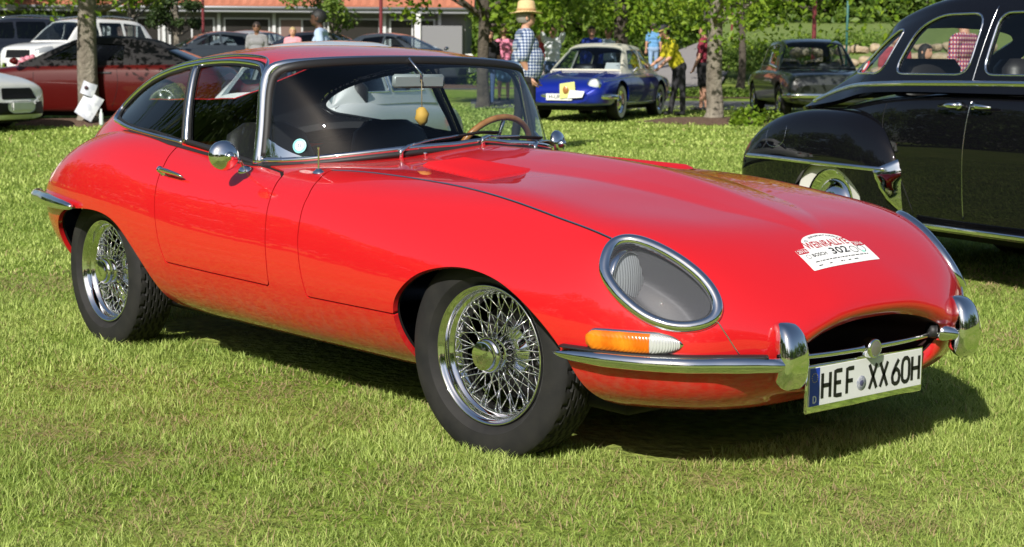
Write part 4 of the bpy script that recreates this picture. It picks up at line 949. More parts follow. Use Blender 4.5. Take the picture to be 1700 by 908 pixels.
# ---------------------------------------------------------------- grass blades
def grass():
    rng = np.random.default_rng(7); Vs, Ts = [], []
    def dry(P):      # patches of old cut grass, fixed places on the lawn
        v = np.zeros(len(P))
        for q, r_, a in DRY: v = np.maximum(v, a * np.exp(-((P - q)**2).sum(1) / r_**2))
        return v
    def zg(px, py):      # lawn point under a pixel of the photograph, flat ground
        d = CAM_R * (px - 852.4) / FPX - CAM_U * (py - 455.6) / FPX + CAM_F; t = (.026 - CAM_P[2]) / d[2]; return (CAM_P + t * d)[:2]
    DRY = [(zg(100, 722), .16, .8), (zg(205, 765), .17, .9), (zg(30, 700), .15, .5), (zg(455, 648), .28, .75), (zg(560, 690), .2, .5), (zg(1190, 800), .13, .8), (zg(1100, 770), .12, .5), (zg(640, 800), .2, .45), (zg(1420, 830), .2, .4), (zg(230, 850), .22, .5), (zg(330, 880), .15, .6), (zg(900, 860), .25, .35), (zg(1600, 800), .2, .4), (zg(60, 470), .5, .5), (zg(1680, 470), .5, .5), (zg(1650, 560), .3, .5), (zg(1000, 800), .2, .3), (zg(820, 880), .12, .5), (zg(420, 760), .16, .6), (zg(700, 840), .14, .6), (zg(150, 640), .2, .55), (zg(1300, 790), .13, .6), (zg(1480, 870), .16, .6), (zg(1100, 870), .14, .55), (zg(520, 860), .15, .5), (zg(300, 700), .16, .5)]
    for d0, d1, dens, hgt, wid in ((3.3, 5.6, 22000, .031, .00118), (5.6, 8.5, 11000, .032, .0017), (8.5, 13, 3800, .034, .0032), (13, 21, 1150, .040, .0056), (21, 34, 330, .040, .011)):
        L0, L1 = -.345 * d1, .345 * d1
        n = int((d1 - d0) * (L1 - L0) * dens); s_ = d0 + (d1 - d0) * rng.random(n); x_ = L0 + (L1 - L0) * rng.random(n)
        k = np.abs(x_) < .335 * s_ + .25; s_, x_ = s_[k], x_[k]
        P = CAM_P[:2] + FH * s_[:, None] + RH * x_[:, None]
        # clumping
        c = np.sin(P[:, 0] * 9.1 + 2 * np.sin(P[:, 1] * 7.3)) * np.sin(P[:, 1] * 8.3 + 1.7 * np.sin(P[:, 0] * 5.9)); c2 = np.sin(P[:, 0] * 31 + P[:, 1] * 17) * np.sin(P[:, 1] * 29 - P[:, 0] * 11)
        k = rng.random(len(P)) < np.clip(.78 + .25 * c + .18 * c2, .3, 1); P, c = P[k], c[k]
        q = (P[:, 0] > -2.8) & (P[:, 0] < .45) & (np.abs(P[:, 1]) < .42); P, c = P[~q], c[~q]      # bare under the car
        for wx in ((0, -.635), (-WB, -.635), (0, .635), (-WB, .635)):      # pressed down under the tyres
            q = (np.abs(P[:, 0] - wx[0]) < .10) & (np.abs(P[:, 1] - wx[1]) < .085); P, c = P[~q], c[~q]
        n = len(P); dr = dry(P); az = rng.random(n) * 2 * np.pi; h = hgt * (.45 + .75 * rng.random(n)**1.3) * (1 + .22 * c) * (1 - .35 * dr)
        h = h * (1 - .45 * dr); ln = h * (.35 + 1.5 * rng.random(n)**1.4) + dr * .035; w_ = wid * (.6 + .8 * rng.random(n))
        bend = np.stack([np.cos(az), np.sin(az)], 1); sd_ = np.stack([-np.sin(az + rng.normal(0, .6, n)), np.cos(az)], 1)
        zg0 = gh(P[:, 0], P[:, 1]); B = np.c_[P, zg0 - .004]
        A0 = B - np.c_[sd_ * w_[:, None], 0 * w_]; A1 = B + np.c_[sd_ * w_[:, None], 0 * w_]
        Mid = B + np.c_[bend * ln[:, None] * .35, h * .62]; A2 = Mid + np.c_[sd_ * w_[:, None] * .8, 0 * w_]; A3 = Mid - np.c_[sd_ * w_[:, None] * .8, 0 * w_]
        Tp = B + np.c_[bend * ln[:, None], h]
        Vs.append(np.stack([A0, A1, A2, A3, Tp], 1).reshape(-1, 3))
        lo = np.sin(P[:, 0] * 2.1 + 1.3 * np.sin(P[:, 1] * 1.7)) * np.sin(P[:, 1] * 2.6 + np.sin(P[:, 0] * 1.1)); tint = np.clip(rng.normal(.46, .21, n) + .08 * c + .13 * lo, 0.02, 1) * (1 - .6 * dr); straw = (rng.random(n) < (.035 if d1 < 9 else .012) + .80 * dr)
        Ts.append(np.repeat(np.where(straw, -1., tint), 5))
    V = np.concatenate(Vs); T = np.concatenate(Ts); n = len(V) // 5
    b = np.arange(n)[:, None] * 5; quad = (b + [0, 1, 2, 3]); tri = (b + [3, 2, 4])
    loops = np.concatenate([quad, tri], 1).ravel(); tot = np.tile([4, 3], n); st = np.concatenate([[0], np.cumsum(tot)[:-1]])
    me = bpy.data.meshes.new('grass_blades'); me.vertices.add(len(V)); me.vertices.foreach_set('co', V.ravel()); me.loops.add(len(loops)); me.loops.foreach_set('vertex_index', loops)
    me.polygons.add(len(tot)); me.polygons.foreach_set('loop_start', st); me.update(calc_edges=True)
    a = me.attributes.new('tint', 'FLOAT', 'POINT'); a.data.foreach_set('value', T)
    m = bpy.data.materials.new('grass_blade'); m.use_nodes = True; nn_ = m.node_tree.nodes; l = m.node_tree.links; bs = nn_['Principled BSDF']
    at_ = nn_.new('ShaderNodeAttribute'); at_.attribute_name = 'tint'
    mr = nn_.new('ShaderNodeMapRange'); mr.inputs['From Min'].default_value = -1; mr.inputs['From Max'].default_value = 1; l.new(at_.outputs['Fac'], mr.inputs['Value'])
    r = nn_.new('ShaderNodeValToRGB'); e = r.color_ramp.elements; e[0].position = 0; e[0].color = (.42, .32, .17, 1); e[1].position = 1; e[1].color = (.60, .68, .22, 1)
    for p, c in ((.25, (.40, .34, .17, 1)), (.5, (.135, .225, .032, 1)), (.72, (.340, .445, .098, 1))): q = e.new(p); q.color = c
    l.new(mr.outputs[0], r.inputs[0]); l.new(r.outputs[0], bs.inputs['Base Color']); bs.inputs['Roughness'].default_value = .55; bs.inputs['Specular IOR Level'].default_value = .25
    tr = nn_.new('ShaderNodeBsdfTranslucent'); l.new(r.outputs[0], tr.inputs[0]); mx = nn_.new('ShaderNodeMixShader'); mx.inputs[0].default_value = .28
    l.new(bs.outputs[0], mx.inputs[1]); l.new(tr.outputs[0], mx.inputs[2]); l.new(mx.outputs[0], nn_['Material Output'].inputs[0])
    me.materials.append(m); o = bpy.data.objects.new('grass_blades', me); COL.objects.link(o)
    tag(o, 'short mown lawn grass with a few dry straw patches', 'grass', kind='stuff')
grass()

# ---------------------------------------------------------------- path, beds
def sheet(name, pts, m, lift=.006, n=(30, 6), kind='structure'):
    """flat patch between two image-column ranges: pts = [(px, d) x4] near-left, near-right, far-right, far-left"""
    c = [np.array(at(*p)[:2]) for p in pts]; V = []
    for i in range(n[1] + 1):
        for j in range(n[0] + 1):
            u, v = j / n[0], i / n[1]; p = (c[0] * (1 - u) + c[1] * u) * (1 - v) + (c[3] * (1 - u) + c[2] * u) * v; V.append((p[0], p[1], float(gh(*p)) + lift))
    F = [(i * (n[0] + 1) + j, i * (n[0] + 1) + j + 1, (i + 1) * (n[0] + 1) + j + 1, (i + 1) * (n[0] + 1) + j) for i in range(n[1]) for j in range(n[0])]
    return tag(mesh_obj(name, V, F, m), kind=kind)
M_ASPH = mat('asphalt', (.085, .085, .09), rough=.9, noise=(3, (.13, .13, .135), .25), bump=(60, .3, .01))
M_MULCH = mat('bark_mulch', (.075, .042, .026), rough=.95, noise=(16, (.15, .092, .06), .2), bump=(30, .8, .03))
sheet('path', [(780, 32.5), (1900, 32.5), (1900, 36.5), (780, 36.5)], M_ASPH, .012)
sheet('car_park', [(-700, 42), (790, 42), (760, 60), (-700, 60)], M_ASPH, .012)
def bed(px, d, rx, ry, name='mulch_bed', lift=.03):
    c = at(px, d); V = [(c[0], c[1], c[2] + lift + .07)]; n = 36; r_ = random.Random(int(px))
    for k, f in ((1, .55), (2, 1.0)):
        for i in range(n):
            t = 2 * math.pi * i / n; w_ = f * (1 + .10 * math.sin(3 * t + px) + .05 * r_.random()); q = c[:2] + RH * rx * w_ * math.cos(t) + FH * ry * w_ * math.sin(t); V.append((q[0], q[1], float(gh(*q)) + (lift + .05 if k == 1 else -.01)))
    F = [(0, 1 + i, 1 + (i + 1) % n) for i in range(n)] + [(1 + i, 1 + n + i, 1 + n + (i + 1) % n, 1 + (i + 1) % n) for i in range(n)]
    return tag(mesh_obj(name, V, F, M_MULCH), kind='structure')
bed(1180, 27.6, 1.25, .9); bed(130, 25.6, 1.0, .8); bed(1180, 41, 2.6, .7); bed(640, 43, 4, .6)
sheet('planted_strip', [(1080, 38), (1500, 38), (1500, 40.5), (1080, 40.5)], M_MULCH, .015)
# ---------------------------------------------------------------- trees
M_BARK = mat('bark', (.13, .11, .085), rough=.95, noise=(5, (.27, .24, .19), .18, 8), bump=(18, .9, .04))
M_BARKD = mat('dark_bark', (.055, .045, .035), rough=.95, noise=(6, (.11, .09, .07), .2, 6), bump=(18, .9, .04))
def leaf_mat(name, c0, c1, tl=.35):
    m = bpy.data.materials.new(name); m.use_nodes = True; n = m.node_tree.nodes; l = m.node_tree.links; b = n['Principled BSDF']
    a = n.new('ShaderNodeAttribute'); a.attribute_name = 'tint'; r = n.new('ShaderNodeValToRGB'); e = r.color_ramp.elements; e[0].color = (*c0, 1); e[1].color = (*c1, 1)
    l.new(a.outputs['Fac'], r.inputs[0]); l.new(r.outputs[0], b.inputs['Base Color']); b.inputs['Roughness'].default_value = .5; b.inputs['Specular IOR Level'].default_value = .3
    t = n.new('ShaderNodeBsdfTranslucent'); l.new(r.outputs[0], t.inputs[0]); x = n.new('ShaderNodeMixShader'); x.inputs[0].default_value = tl
    l.new(b.outputs[0], x.inputs[1]); l.new(t.outputs[0], x.inputs[2]); l.new(x.outputs[0], n['Material Output'].inputs[0]); return m
M_LEAF = leaf_mat('lime_leaf', (.10, .20, .012), (.26, .36, .03)); M_LEAFD = leaf_mat('dark_leaf', (.022, .050, .012), (.060, .095, .022), .2); M_LEAFM = leaf_mat('mid_leaf', (.085, .17, .02), (.23, .32, .055), .38)
def leaf_mesh(C, N, size, rng, mats, aspect=.8):
    """leaves: each two folded quads (a pointed oval); C centres, N facing"""
    n = len(C); N = N / (np.linalg.norm(N, axis=1, keepdims=True) + 1e-9); A = rng.normal(size=(n, 3)); A -= N * (A * N).sum(1)[:, None]; A /= np.linalg.norm(A, axis=1, keepdims=True) + 1e-9
    B = np.cross(N, A); s = size * (.6 + .8 * rng.random(n))[:, None]
    P = [C - A * s * .5, C + B * s * aspect * .42 - A * s * .08 + N * s * .10, C + A * s * .55, C - B * s * aspect * .42 - A * s * .08 + N * s * .10]
    V = np.stack(P, 1).reshape(-1, 3); b = np.arange(n)[:, None] * 4; F = np.concatenate([b + [0, 1, 2], b + [0, 2, 3]]).tolist()
    me = bpy.data.meshes.new('crown'); me.from_pydata(V.tolist(), [], F)
    a = me.attributes.new('tint', 'FLOAT', 'POINT'); a.data.foreach_set('value', np.repeat(np.clip(rng.normal(.5, .25, n), 0, 1), 4)); me.materials.append(mats)
    return me
def limb(p0, p1, r0, r1, rng, n=7, wob=.06):
    t = np.linspace(0, 1, n)[:, None]; P = np.asarray(p0) * (1 - t) + np.asarray(p1) * t; P[1:-1] += rng.normal(0, wob, (n - 2, 3)) * np.linalg.norm(np.asarray(p1) - p0) * .3
    d = np.asarray(p1, float) - p0
    return sweep(P, ring(9, 1), (1, 0, 0) if abs(d[2]) > .7 * np.linalg.norm(d) else (0, 0, 1), scale=np.linspace(r0, r1, n))
def make_tree(name, label, cat, loc, H=7., r=.14, crown_z=2.0, crown_r=2.6, leaves=5200, leaf=.10, lm=None, bark=None, seed=1, flat=.8, group=None, low_bias=1.0, clumps=34, lean=(0, 0)):
    rng = np.random.default_rng(seed); t = thing(name, label, cat, loc, group)
    zs = np.array([-.15, .0, .12, .5, 1.2, 2., 3.2, H * .75]); rr = np.array([1.65, 1.4, 1.15, 1.02, .95, .88, .72, .22]) * r
    P = np.c_[np.cumsum(rng.normal(0, .018, len(zs))) + lean[0] * zs, np.cumsum(rng.normal(0, .018, len(zs))) + lean[1] * zs, zs]; P[:2, :2] = 0
    Pd = open_curve(P, 40); rd_ = np.interp(Pd[:, 2], zs, rr)
    ss_ = ring(22, 1.); wob = 1 + .05 * np.sin(np.arange(22) * 2 * math.pi / 22 * 5 + 1) + .03 * np.sin(np.arange(22) * 2 * math.pi / 22 * 3)
    parts = [sweep(Pd, ss_ * wob[:, None], (1, 0, 0), scale=rd_)]
    zc = crown_z + crown_r * flat; C = []; clus = []
    for k in range(clumps):
        d = rng.normal(size=3); d /= np.linalg.norm(d); d[2] = d[2] * flat - (.25 * low_bias if rng.random() < .5 else 0); q = np.array([P[-3, 0], P[-3, 1], zc]) + d * crown_r * (.35 + .65 * rng.random()**.5)
        q[2] = max(q[2], crown_z + .12 * rng.random()); clus.append(q)
        b0 = np.array([np.interp(np.clip(q[2] - .9, 1.2, H * .7), Pd[:, 2], Pd[:, 0]), np.interp(np.clip(q[2] - .9, 1.2, H * .7), Pd[:, 2], Pd[:, 1]), np.clip(q[2] - .9, 1.1 if crown_z < 1.6 else 1.6, H * .7)])
        if k < 16: parts.append(limb(b0, q, r * .36, r * .07, rng))
    V, F = join_vf(*parts); V = V + np.asarray(loc); mesh_obj('trunk', V, F, bark or M_BARK, t)
    per = leaves // clumps; Cs, Ns = [], []
    for q in clus:
        n = per; rad_ = crown_r * (.24 + .16 * rng.random()); d = rng.normal(size=(n, 3)); d /= np.linalg.norm(d, axis=1, keepdims=True); c = q + d * rad_ * (rng.random(n)**.45)[:, None] * np.array([1, 1, .62]); Cs.append(c); Ns.append(d * .6 + rng.normal(0, .6, (n, 3)) + [0, 0, .5])
    me = leaf_mesh(np.concatenate(Cs) + np.asarray(loc), np.concatenate(Ns), leaf, rng, lm or M_LEAF)
    o = bpy.data.objects.new('crown', me); COL.objects.link(o); bpy.context.view_layer.update(); attach(o, t)
    return t
M_LOAD = None
TR = make_tree('lime_tree', 'broad leafy tree with pale trunk in the mulch bed beside the blue car', 'tree', at(1180, 27.6), H=8, r=.135, crown_z=1.75, crown_r=3.1, leaves=12000, leaf=.10, seed=3, clumps=64, low_bias=1.6)
TL = make_tree('lime_tree', 'tree trunk with paper notices pinned to it beside the dark red convertible', 'tree', at(147, 25.4), H=8, r=.155, crown_z=2.0, crown_r=2.9, leaves=9000, leaf=.11, seed=8, clumps=50, low_bias=.9)
make_tree('lime_tree', 'dark trunked tree behind the blue car with low bright foliage', 'tree', at(1023, 37), H=8, r=.17, crown_z=1.75, crown_r=3.0, leaves=9000, leaf=.13, bark=M_BARKD, seed=12, clumps=50, low_bias=1.4)
make_tree('lime_tree', 'leafy tree with low bright boughs behind the man in the straw hat', 'tree', at(800, 33), H=7, r=.12, crown_z=1.8, crown_r=2.1, leaves=8000, leaf=.12, bark=M_BARKD, seed=15, clumps=44, low_bias=1.4, lean=(0, 0))
make_tree('young_tree', 'slim dark trunked tree in front of the boulder wall', 'tree', at(1224, 44), H=6, r=.10, crown_z=2.3, crown_r=2.4, leaves=5000, leaf=.13, bark=M_BARKD, seed=21, clumps=36)
make_tree('young_tree', 'small tree with pale yellow-green crown in front of the tiled roof, nearer the white estate', 'tree', at(218, 50), H=5.5, r=.11, crown_z=1.95, crown_r=1.15, leaves=3000, leaf=.12, seed=25, clumps=26)
make_tree('young_tree', 'round-headed young tree before the tiled roof, beside the dark red lamp post', 'tree', at(556, 50), H=5.2, r=.12, crown_z=1.55, crown_r=1.35, leaves=4200, leaf=.12, lm=M_LEAFM, seed=29, clumps=30)
make_tree('clipped_tree', 'dark green dense young tree standing against the tiled roof', 'tree', at(296, 54), H=5, r=.10, crown_z=1.3, crown_r=.95, leaves=4200, leaf=.10, lm=M_LEAFD, seed=33, clumps=30)
make_tree('broad_tree', 'dark leafy tree rising behind the black off-roader', 'tree', at(70, 62), H=8, r=.2, crown_z=1.1, crown_r=2.7, leaves=9000, leaf=.17, lm=M_LEAFM, seed=37, clumps=50, low_bias=1.4)
# wooded slope behind the path, tree by tree
proto = make_tree('wood_tree', 'green tree on the wooded slope beyond the path', 'tree', at(880, 78), H=9, r=.2, crown_z=.4, crown_r=3.6, leaves=7000, leaf=.26, lm=M_LEAFM, bark=M_BARKD, seed=41, clumps=56, group='trees on the wooded slope')
proto2 = make_tree('wood_tree', 'green tree on the wooded slope beyond the path', 'tree', at(960, 84), H=9, r=.2, crown_z=.4, crown_r=3.8, leaves=7000, leaf=.27, lm=leaf_mat('wood_leaf', (.05, .11, .015), (.14, .21, .035), .3), bark=M_BARKD, seed=42, clumps=56, group='trees on the wooded slope')
rr_ = random.Random(5)
def set_tree(src, px, d, rz, s, dz=0):
    o = copy_tree(src); p = at(px, d); o.location = (p[0], p[1], p[2] + dz); o.rotation_euler = (0, 0, rz); o.scale = (s, s, s); return o
for i, (px, d, k) in enumerate([(790, 82, 1), (950, 90, 0), (1150, 104, 1), (1230, 106, 0), (1310, 104, 1), (1390, 100, 0), (1470, 96, 1), (1550, 92, 0), (1640, 95, 1), (1740, 90, 0), (1850, 92, 1), (840, 98, 0), (1050, 112, 1), (1270, 104, 0), (1430, 104, 1), (-60, 92, 1), (40, 96, 0), (-180, 90, 0), (1360, 72, 1), (1440, 74, 0), (1520, 70, 1), (1600, 74, 0), (1680, 71, 1)]):
    set_tree((proto, proto2)[k], px, d, rr_.random() * 6, .9 + .35 * rr_.random(), rr_.random() * .5)
# trees round the green behind the photographer, seen only in the chrome and the glass
def around(ang, dist, s, src):
    o = copy_tree(src); a = rad(ang); p = CAM_P[:2] + np.array([math.cos(a), math.sin(a)]) * dist; o.location = (p[0], p[1], 0); o.scale = (s, s, s); o.rotation_euler = (0, 0, ang); o['label'] = 'large green tree at the edge of the lawn, mirrored in the chrome'; o['group'] = 'trees round the lawn'
    return o
for ang, dist, s, q in ((-20, 24, 1.2, proto), (0, 30, 1.3, proto2), (22, 26, 1.1, proto), (-105, 28, 1.2, proto), (-125, 24, 1.25, proto2), (-147, 27, 1.2, proto), (-168, 30, 1.3, proto2), (-85, 38, 1.3, proto2), (42, 30, 1.2, proto2), (-42, 36, 1.25, proto), (-10, 34, 1.7, proto2), (10, 38, 1.8, proto), (-60, 44, 1.9, proto2), (-72, 46, 1.8, proto), (-30, 40, 1.8, proto2), (-52, 42, 1.8, proto), (-95, 44, 1.8, proto2), (-115, 38, 1.7, proto), (-137, 36, 1.7, proto2), (-158, 38, 1.7, proto), (32, 40, 1.7, proto), (52, 42, 1.7, proto2), (-178, 42, 1.6, proto), (64, 48, 1.7, proto)):
    around(ang, dist, s, q)

# notices on the left trunk
pt = at(147, 25.05); M_PAPER = mat('paper', (.72, .74, .80), rough=.6, noise=(9, (.50, .52, .60), .06))
def paper(cx, cz, w_, h_, rot, d, name, label, curl=.05):
    V, F = [], []
    for i in range(7):
        for j in range(7):
            u, v = (i / 6 - .5) * w_, (j / 6 - .5) * h_; a, b = u * math.cos(rot) - v * math.sin(rot), u * math.sin(rot) + v * math.cos(rot)
            p = pt[:2] + RH * (cx + a) - FH * (d + curl * math.cos(3 * u / w_ + v)); V.append((p[0], p[1], pt[2] + cz + b))
    F = [(i * 7 + j, i * 7 + j + 1, (i + 1) * 7 + j + 1, (i + 1) * 7 + j) for i in range(6) for j in range(6)]
    V2 = np.array(V) + np.r_[FH, 0] * .003; n = len(V); V = np.concatenate([V, V2]); F = F + [tuple(n + k for k in q[::-1]) for q in F]
    o = mesh_obj(name, V, F, M_PAPER); tag(o, label, 'notice'); return o
n1 = paper(.03, .32, .30, .40, -.55, .03, 'paper_notice', 'large tilted white paper sheet tied low on the tree trunk')
n2 = paper(.04, .58, .22, .20, -.35, .07, 'paper_notice', 'small white paper with dark round print pinned above the larger sheet')
V, F = lathe([(0, .003), (.028, .003), (.03, 0)], 16, 'y'); Mx = np.array([[RH[0], -FH[0], 0], [RH[1], -FH[1], 0], [0, 0, 1]]); pp = pt + np.r_[RH * .02 - FH * .135, .60]
mesh_obj('round_print', V @ Mx.T + pp, F, mat('dark_print', (.05, .02, .03), rough=.6), n2)
V, F = lathe([(0, .26), (.012, .26), (.013, .22), (.03, .18), (.033, .03), (.03, 0), (0, 0)], 14, 'z'); tag(mesh_obj('bottle', V + at(169, 24.9) + (0, 0, .02), F, mat('milky_plastic', (.62, .68, .68), rough=.3)), 'white plastic bottle standing at the foot of the trunk with notices', 'bottle')

# ---------------------------------------------------------------- building with tiled roof
def frame_to_world(px0, d, V):
    """local (right, away, up) metres -> world, origin on the ground at px0"""
    o = at(px0, d); V = np.asarray(V, float); P = np.zeros_like(V); P[:, :2] = o[:2] + RH * V[:, :1] + FH * V[:, 1:2]; P[:, 2] = o[2] + V[:, 2]; return P
BX0, BX1, BD = -22., -1.9, 62.
BLD = thing('long_building', 'long low grey building with red tiled roof behind the car park', 'building', tuple(at(852, BD)))
bpy.context.view_layer.update()
def bpart(name, vf, m, par=None, **k): return mesh_obj(name, frame_to_world(852.4, BD, vf[0]), vf[1], m, par or BLD, **k)
M_WALLG = mat('grey_wall', (.16, .155, .15), rough=.9, noise=(2, (.20, .195, .19), .3)); M_DKGL = mat('dark_window', (.03, .028, .026), rough=.12, spec=.6); M_FR = mat('pale_frame', (.55, .56, .57), rough=.5)
M_EAVE = mat('zinc_eave', (.30, .31, .33), rough=.45, metal=.4); M_WALLW = mat('white_wall', (.66, .66, .64), rough=.8); M_SHUT = mat('brown_shutter', (.16, .10, .085), rough=.7)
EZ = 2.02                                    # underside of the eaves above the car park
wall = bpart('wall', box_vf(BX0, BX1, 0, 9, 0, EZ), M_WALLG, smooth=False)
bpart('eave', box_vf(BX0 - .3, BX1 + .3, -.75, .2, EZ - .02, EZ + .20, .02), M_EAVE, smooth=False)
bpart('gutter', sweep([(BX0 - .3, -.80, EZ + .16), (BX1 + .3, -.80, EZ + .16)], ring(8, .065), (0, 0, 1)), M_EAVE)
x_ = BX0 + .4; k = 0
while x_ < BX1 - 2.2:
    if k % 2 == 0 or x_ < -14:
        w0 = bpart('window', box_vf(x_, x_ + 1.75, -.03, .02, .62, 1.82), M_FR, smooth=False)
        bpart('pane', box_vf(x_ + .07, x_ + .84, -.05, -.02, .70, 1.75), M_DKGL if k % 3 else M_SHUT, w0, smooth=False); bpart('pane', box_vf(x_ + .91, x_ + 1.68, -.05, -.02, .70, 1.75), M_DKGL, w0, smooth=False)
    else:
        w0 = bpart('window', box_vf(x_, x_ + 1.75, -.03, .02, .95, 1.82), M_FR, smooth=False); bpart('pane', box_vf(x_ + .06, x_ + 1.69, -.05, -.02, 1.0, 1.76), M_DKGL, w0, smooth=False)
    bpart('pilaster', box_vf(x_ + 1.86, x_ + 1.98, -.10, .02, 0, EZ - .03), M_FR, smooth=False)
    x_ += 2.1; k += 1
bpart('plinth', box_vf(-6.0, -2.9, -.12, -.001, 0, .72), M_WALLW, smooth=False)
bpart('porch', box_vf(-3.6, -2.0, -.9, -.001, 0, 1.55), mat('porch_grey', (.20, .20, .21), rough=.8), smooth=False)
bpart('porch_post', box_vf(-3.78, -3.55, -1.0, -.75, 0, EZ - .03), M_WALLW, smooth=False)
# tiled roof: rows of pantiles as real ridged courses
M_TILE = mat('roof_tile', (.37, .125, .07), rough=.8, noise=(1.6, (.46, .175, .105), .25, 6), bump=(30, .3, .01))
RV_, RF_ = [], []; rows, cols, rx0, rx1 = 15, 260, BX0 - .35, BX1 + .35; sl = math.tan(rad(38)); k = 0
for i in range(rows):
    y0, y1 = -.85 + i * .34, -.85 + (i + 1) * .34 + .05; z0, z1 = EZ + .23 + (y0 + .85) * sl, EZ + .23 + (y1 + .85) * sl
    for j in range(cols + 1):
        u = rx0 + (rx1 - rx0) * j / cols; wv = .030 * math.sin(j * 2 * math.pi / 4)
        RV_ += [(u, y0, z0 + .045 + wv), (u, y1, z1 + .005 + wv * .8), (u, y0 + .005, z0 - .02)]
    b = i * (cols + 1) * 3
    for j in range(cols): RF_ += [(b + j * 3, b + j * 3 + 3, b + j * 3 + 4, b + j * 3 + 1), (b + j * 3 + 2, b + j * 3 + 5, b + j * 3 + 3, b + j * 3)]
o = bpart('roof', (np.array(RV_), RF_), M_TILE, sharp=30); 
bpart('roof_gable', (np.array([(BX1 + .2, -.6, EZ), (BX1 + .2, 4.3, EZ + 3.9), (BX1 + .2, 9, EZ)]), [(0, 1, 2)]), M_WALLG, smooth=False)
# ---------------------------------------------------------------- lamp posts
M_POST = mat('dark_red_paint', (.16, .022, .028), rough=.4, coat=.4)
def lamp_post(px, d, label, h=4.6, r=.055):
    p = at(px, d); t = thing('lamp_post', label, 'lamp post', p, 'dark red lamp posts'); bpy.context.view_layer.update()
    V, F = lathe([(0, 0), (r * 1.9, 0), (r * 1.9, .06), (r * 1.3, .09), (r, .5), (r * .8, h), (0, h)], 14, 'z'); mesh_obj('post', V + p, F, M_POST, t, sharp=40)
    V, F = lathe([(0, h + .35), (.30, h + .30), (.32, h + .26), (.10, h + .2), (.08, h), (0, h)], 18, 'z'); mesh_obj('lamp_head', V + p, F, M_POST, t, sharp=40); return t
lamp_post(632, 46, 'dark red lamp post rising behind the roof of the red coupe'); lamp_post(340, 56, 'slim dark red lamp post by the eaves of the long building'); lamp_post(1343, 48, 'dark red lamp post standing in front of the boulder wall', r=.07)
lamp_post(1208, 66, 'thin dark red lamp post beside the ramp', r=.05)
p = at(1397, 46); V, F = lathe([(0, 0), (.035, 0), (.035, 3.2), (0, 3.2)], 10, 'z'); tag(mesh_obj('sign_pole', V + p, F, mat('green_pole', (.03, .13, .12), rough=.5)), 'thin dark teal pole rising from the boulder wall', 'pole')
p = at(777, 47); sg = thing('notice_board', 'small white notice sign on a post near the grey porch', 'sign', p); bpy.context.view_layer.update()
V, F = box_vf(-.03, .03, -.03, .03, 0, .5); mesh_obj('sign_post', V + p, F, M_FR, sg); c_ = [p[:2] + RH * a - FH * .04 for a in (-.11, .11)]
V = [(*c_[0], p[2] + .42), (*c_[1], p[2] + .42), (*c_[1], p[2] + .80), (*c_[0], p[2] + .80)]; V = np.array(V); V = np.concatenate([V, V + np.r_[FH * .02, 0]]); mesh_obj('sign_panel', V, [(0, 1, 2, 3), (7, 6, 5, 4), (0, 4, 5, 1), (1, 5, 6, 2), (2, 6, 7, 3), (3, 7, 4, 0)], M_WALLW, sg, smooth=False)

# ---------------------------------------------------------------- slope with shrubs, ramp, boulder wall
def hill(name, pts, m):
    """raised ground: rows of (px, d, height above ground)"""
    V = [tuple(at(px, d) + (0, 0, h)) for row in pts for px, d, h in row]; nc = len(pts[0])
    F = [(i * nc + j, i * nc + j + 1, (i + 1) * nc + j + 1, (i + 1) * nc + j) for i in range(len(pts) - 1) for j in range(nc - 1)]
    return tag(mesh_obj(name, V, F, m), kind='structure')
M_BANK = mat('bank_grass', (.11, .17, .03), rough=.95, noise=(4, (.18, .24, .055), .25), bump=(12, .6, .05))
M_RAMP = mat('ramp_paving', (.24, .22, .21), rough=.9, noise=(3, (.30, .275, .26), .3))
hill('bank', [[(1180, 47, -.05), (1300, 47, -.05), (1450, 47, -.05), (1700, 47, -.05), (2100, 47, -.05)], [(1180, 52, .35), (1300, 52, .65), (1450, 52, .95), (1700, 52, 1.0), (2100, 52, 1.0)], [(1180, 64, .9), (1300, 64, 1.5), (1450, 64, 1.7), (1700, 64, 1.7), (2100, 64, 1.7)], [(1180, 90, 2.2), (1300, 90, 2.6), (1450, 90, 2.8), (1700, 90, 2.8), (2100, 90, 2.8)]], M_BANK)
hill('ramp', [[(1030, 44, .02), (1110, 44, .02), (1190, 45, .03)], [(1050, 52, .18), (1130, 52, .30), (1210, 53, .40)], [(1110, 62, .62), (1190, 62, .85), (1270, 62, 1.0)], [(1180, 74, 1.25), (1270, 74, 1.5), (1350, 74, 1.65)]], M_RAMP)
M_STONE = mat('sandstone', (.34, .25, .15), rough=.95, noise=(3.2, (.50, .41, .29), .22, 7), bump=(8, .7, .05))
def boulder(seed):
    rng = np.random.default_rng(seed); V, F = lathe([(0.001, -.5)] + [(.5 * math.cos(a), .5 * math.sin(a)) for a in np.linspace(-1.35, 1.35, 9)] + [(0.001, .5)], 14, 'z')
    V = np.sign(V) * np.abs(V * 2)**.72 / 2
    for _ in range(5):
        d = rng.normal(size=3); d /= np.linalg.norm(d); f = .30 + .12 * rng.random(); h = V @ d; V = V - np.outer(np.maximum(h - f, 0) * .85, d)
    return V, F
BM = []
for i in range(5):
    V, F = boulder(i); o = mesh_obj('boulder', V, F, M_STONE, sharp=40); BM.append(o.data); bpy.data.objects.remove(o)
rng = np.random.default_rng(3); n_b = 0
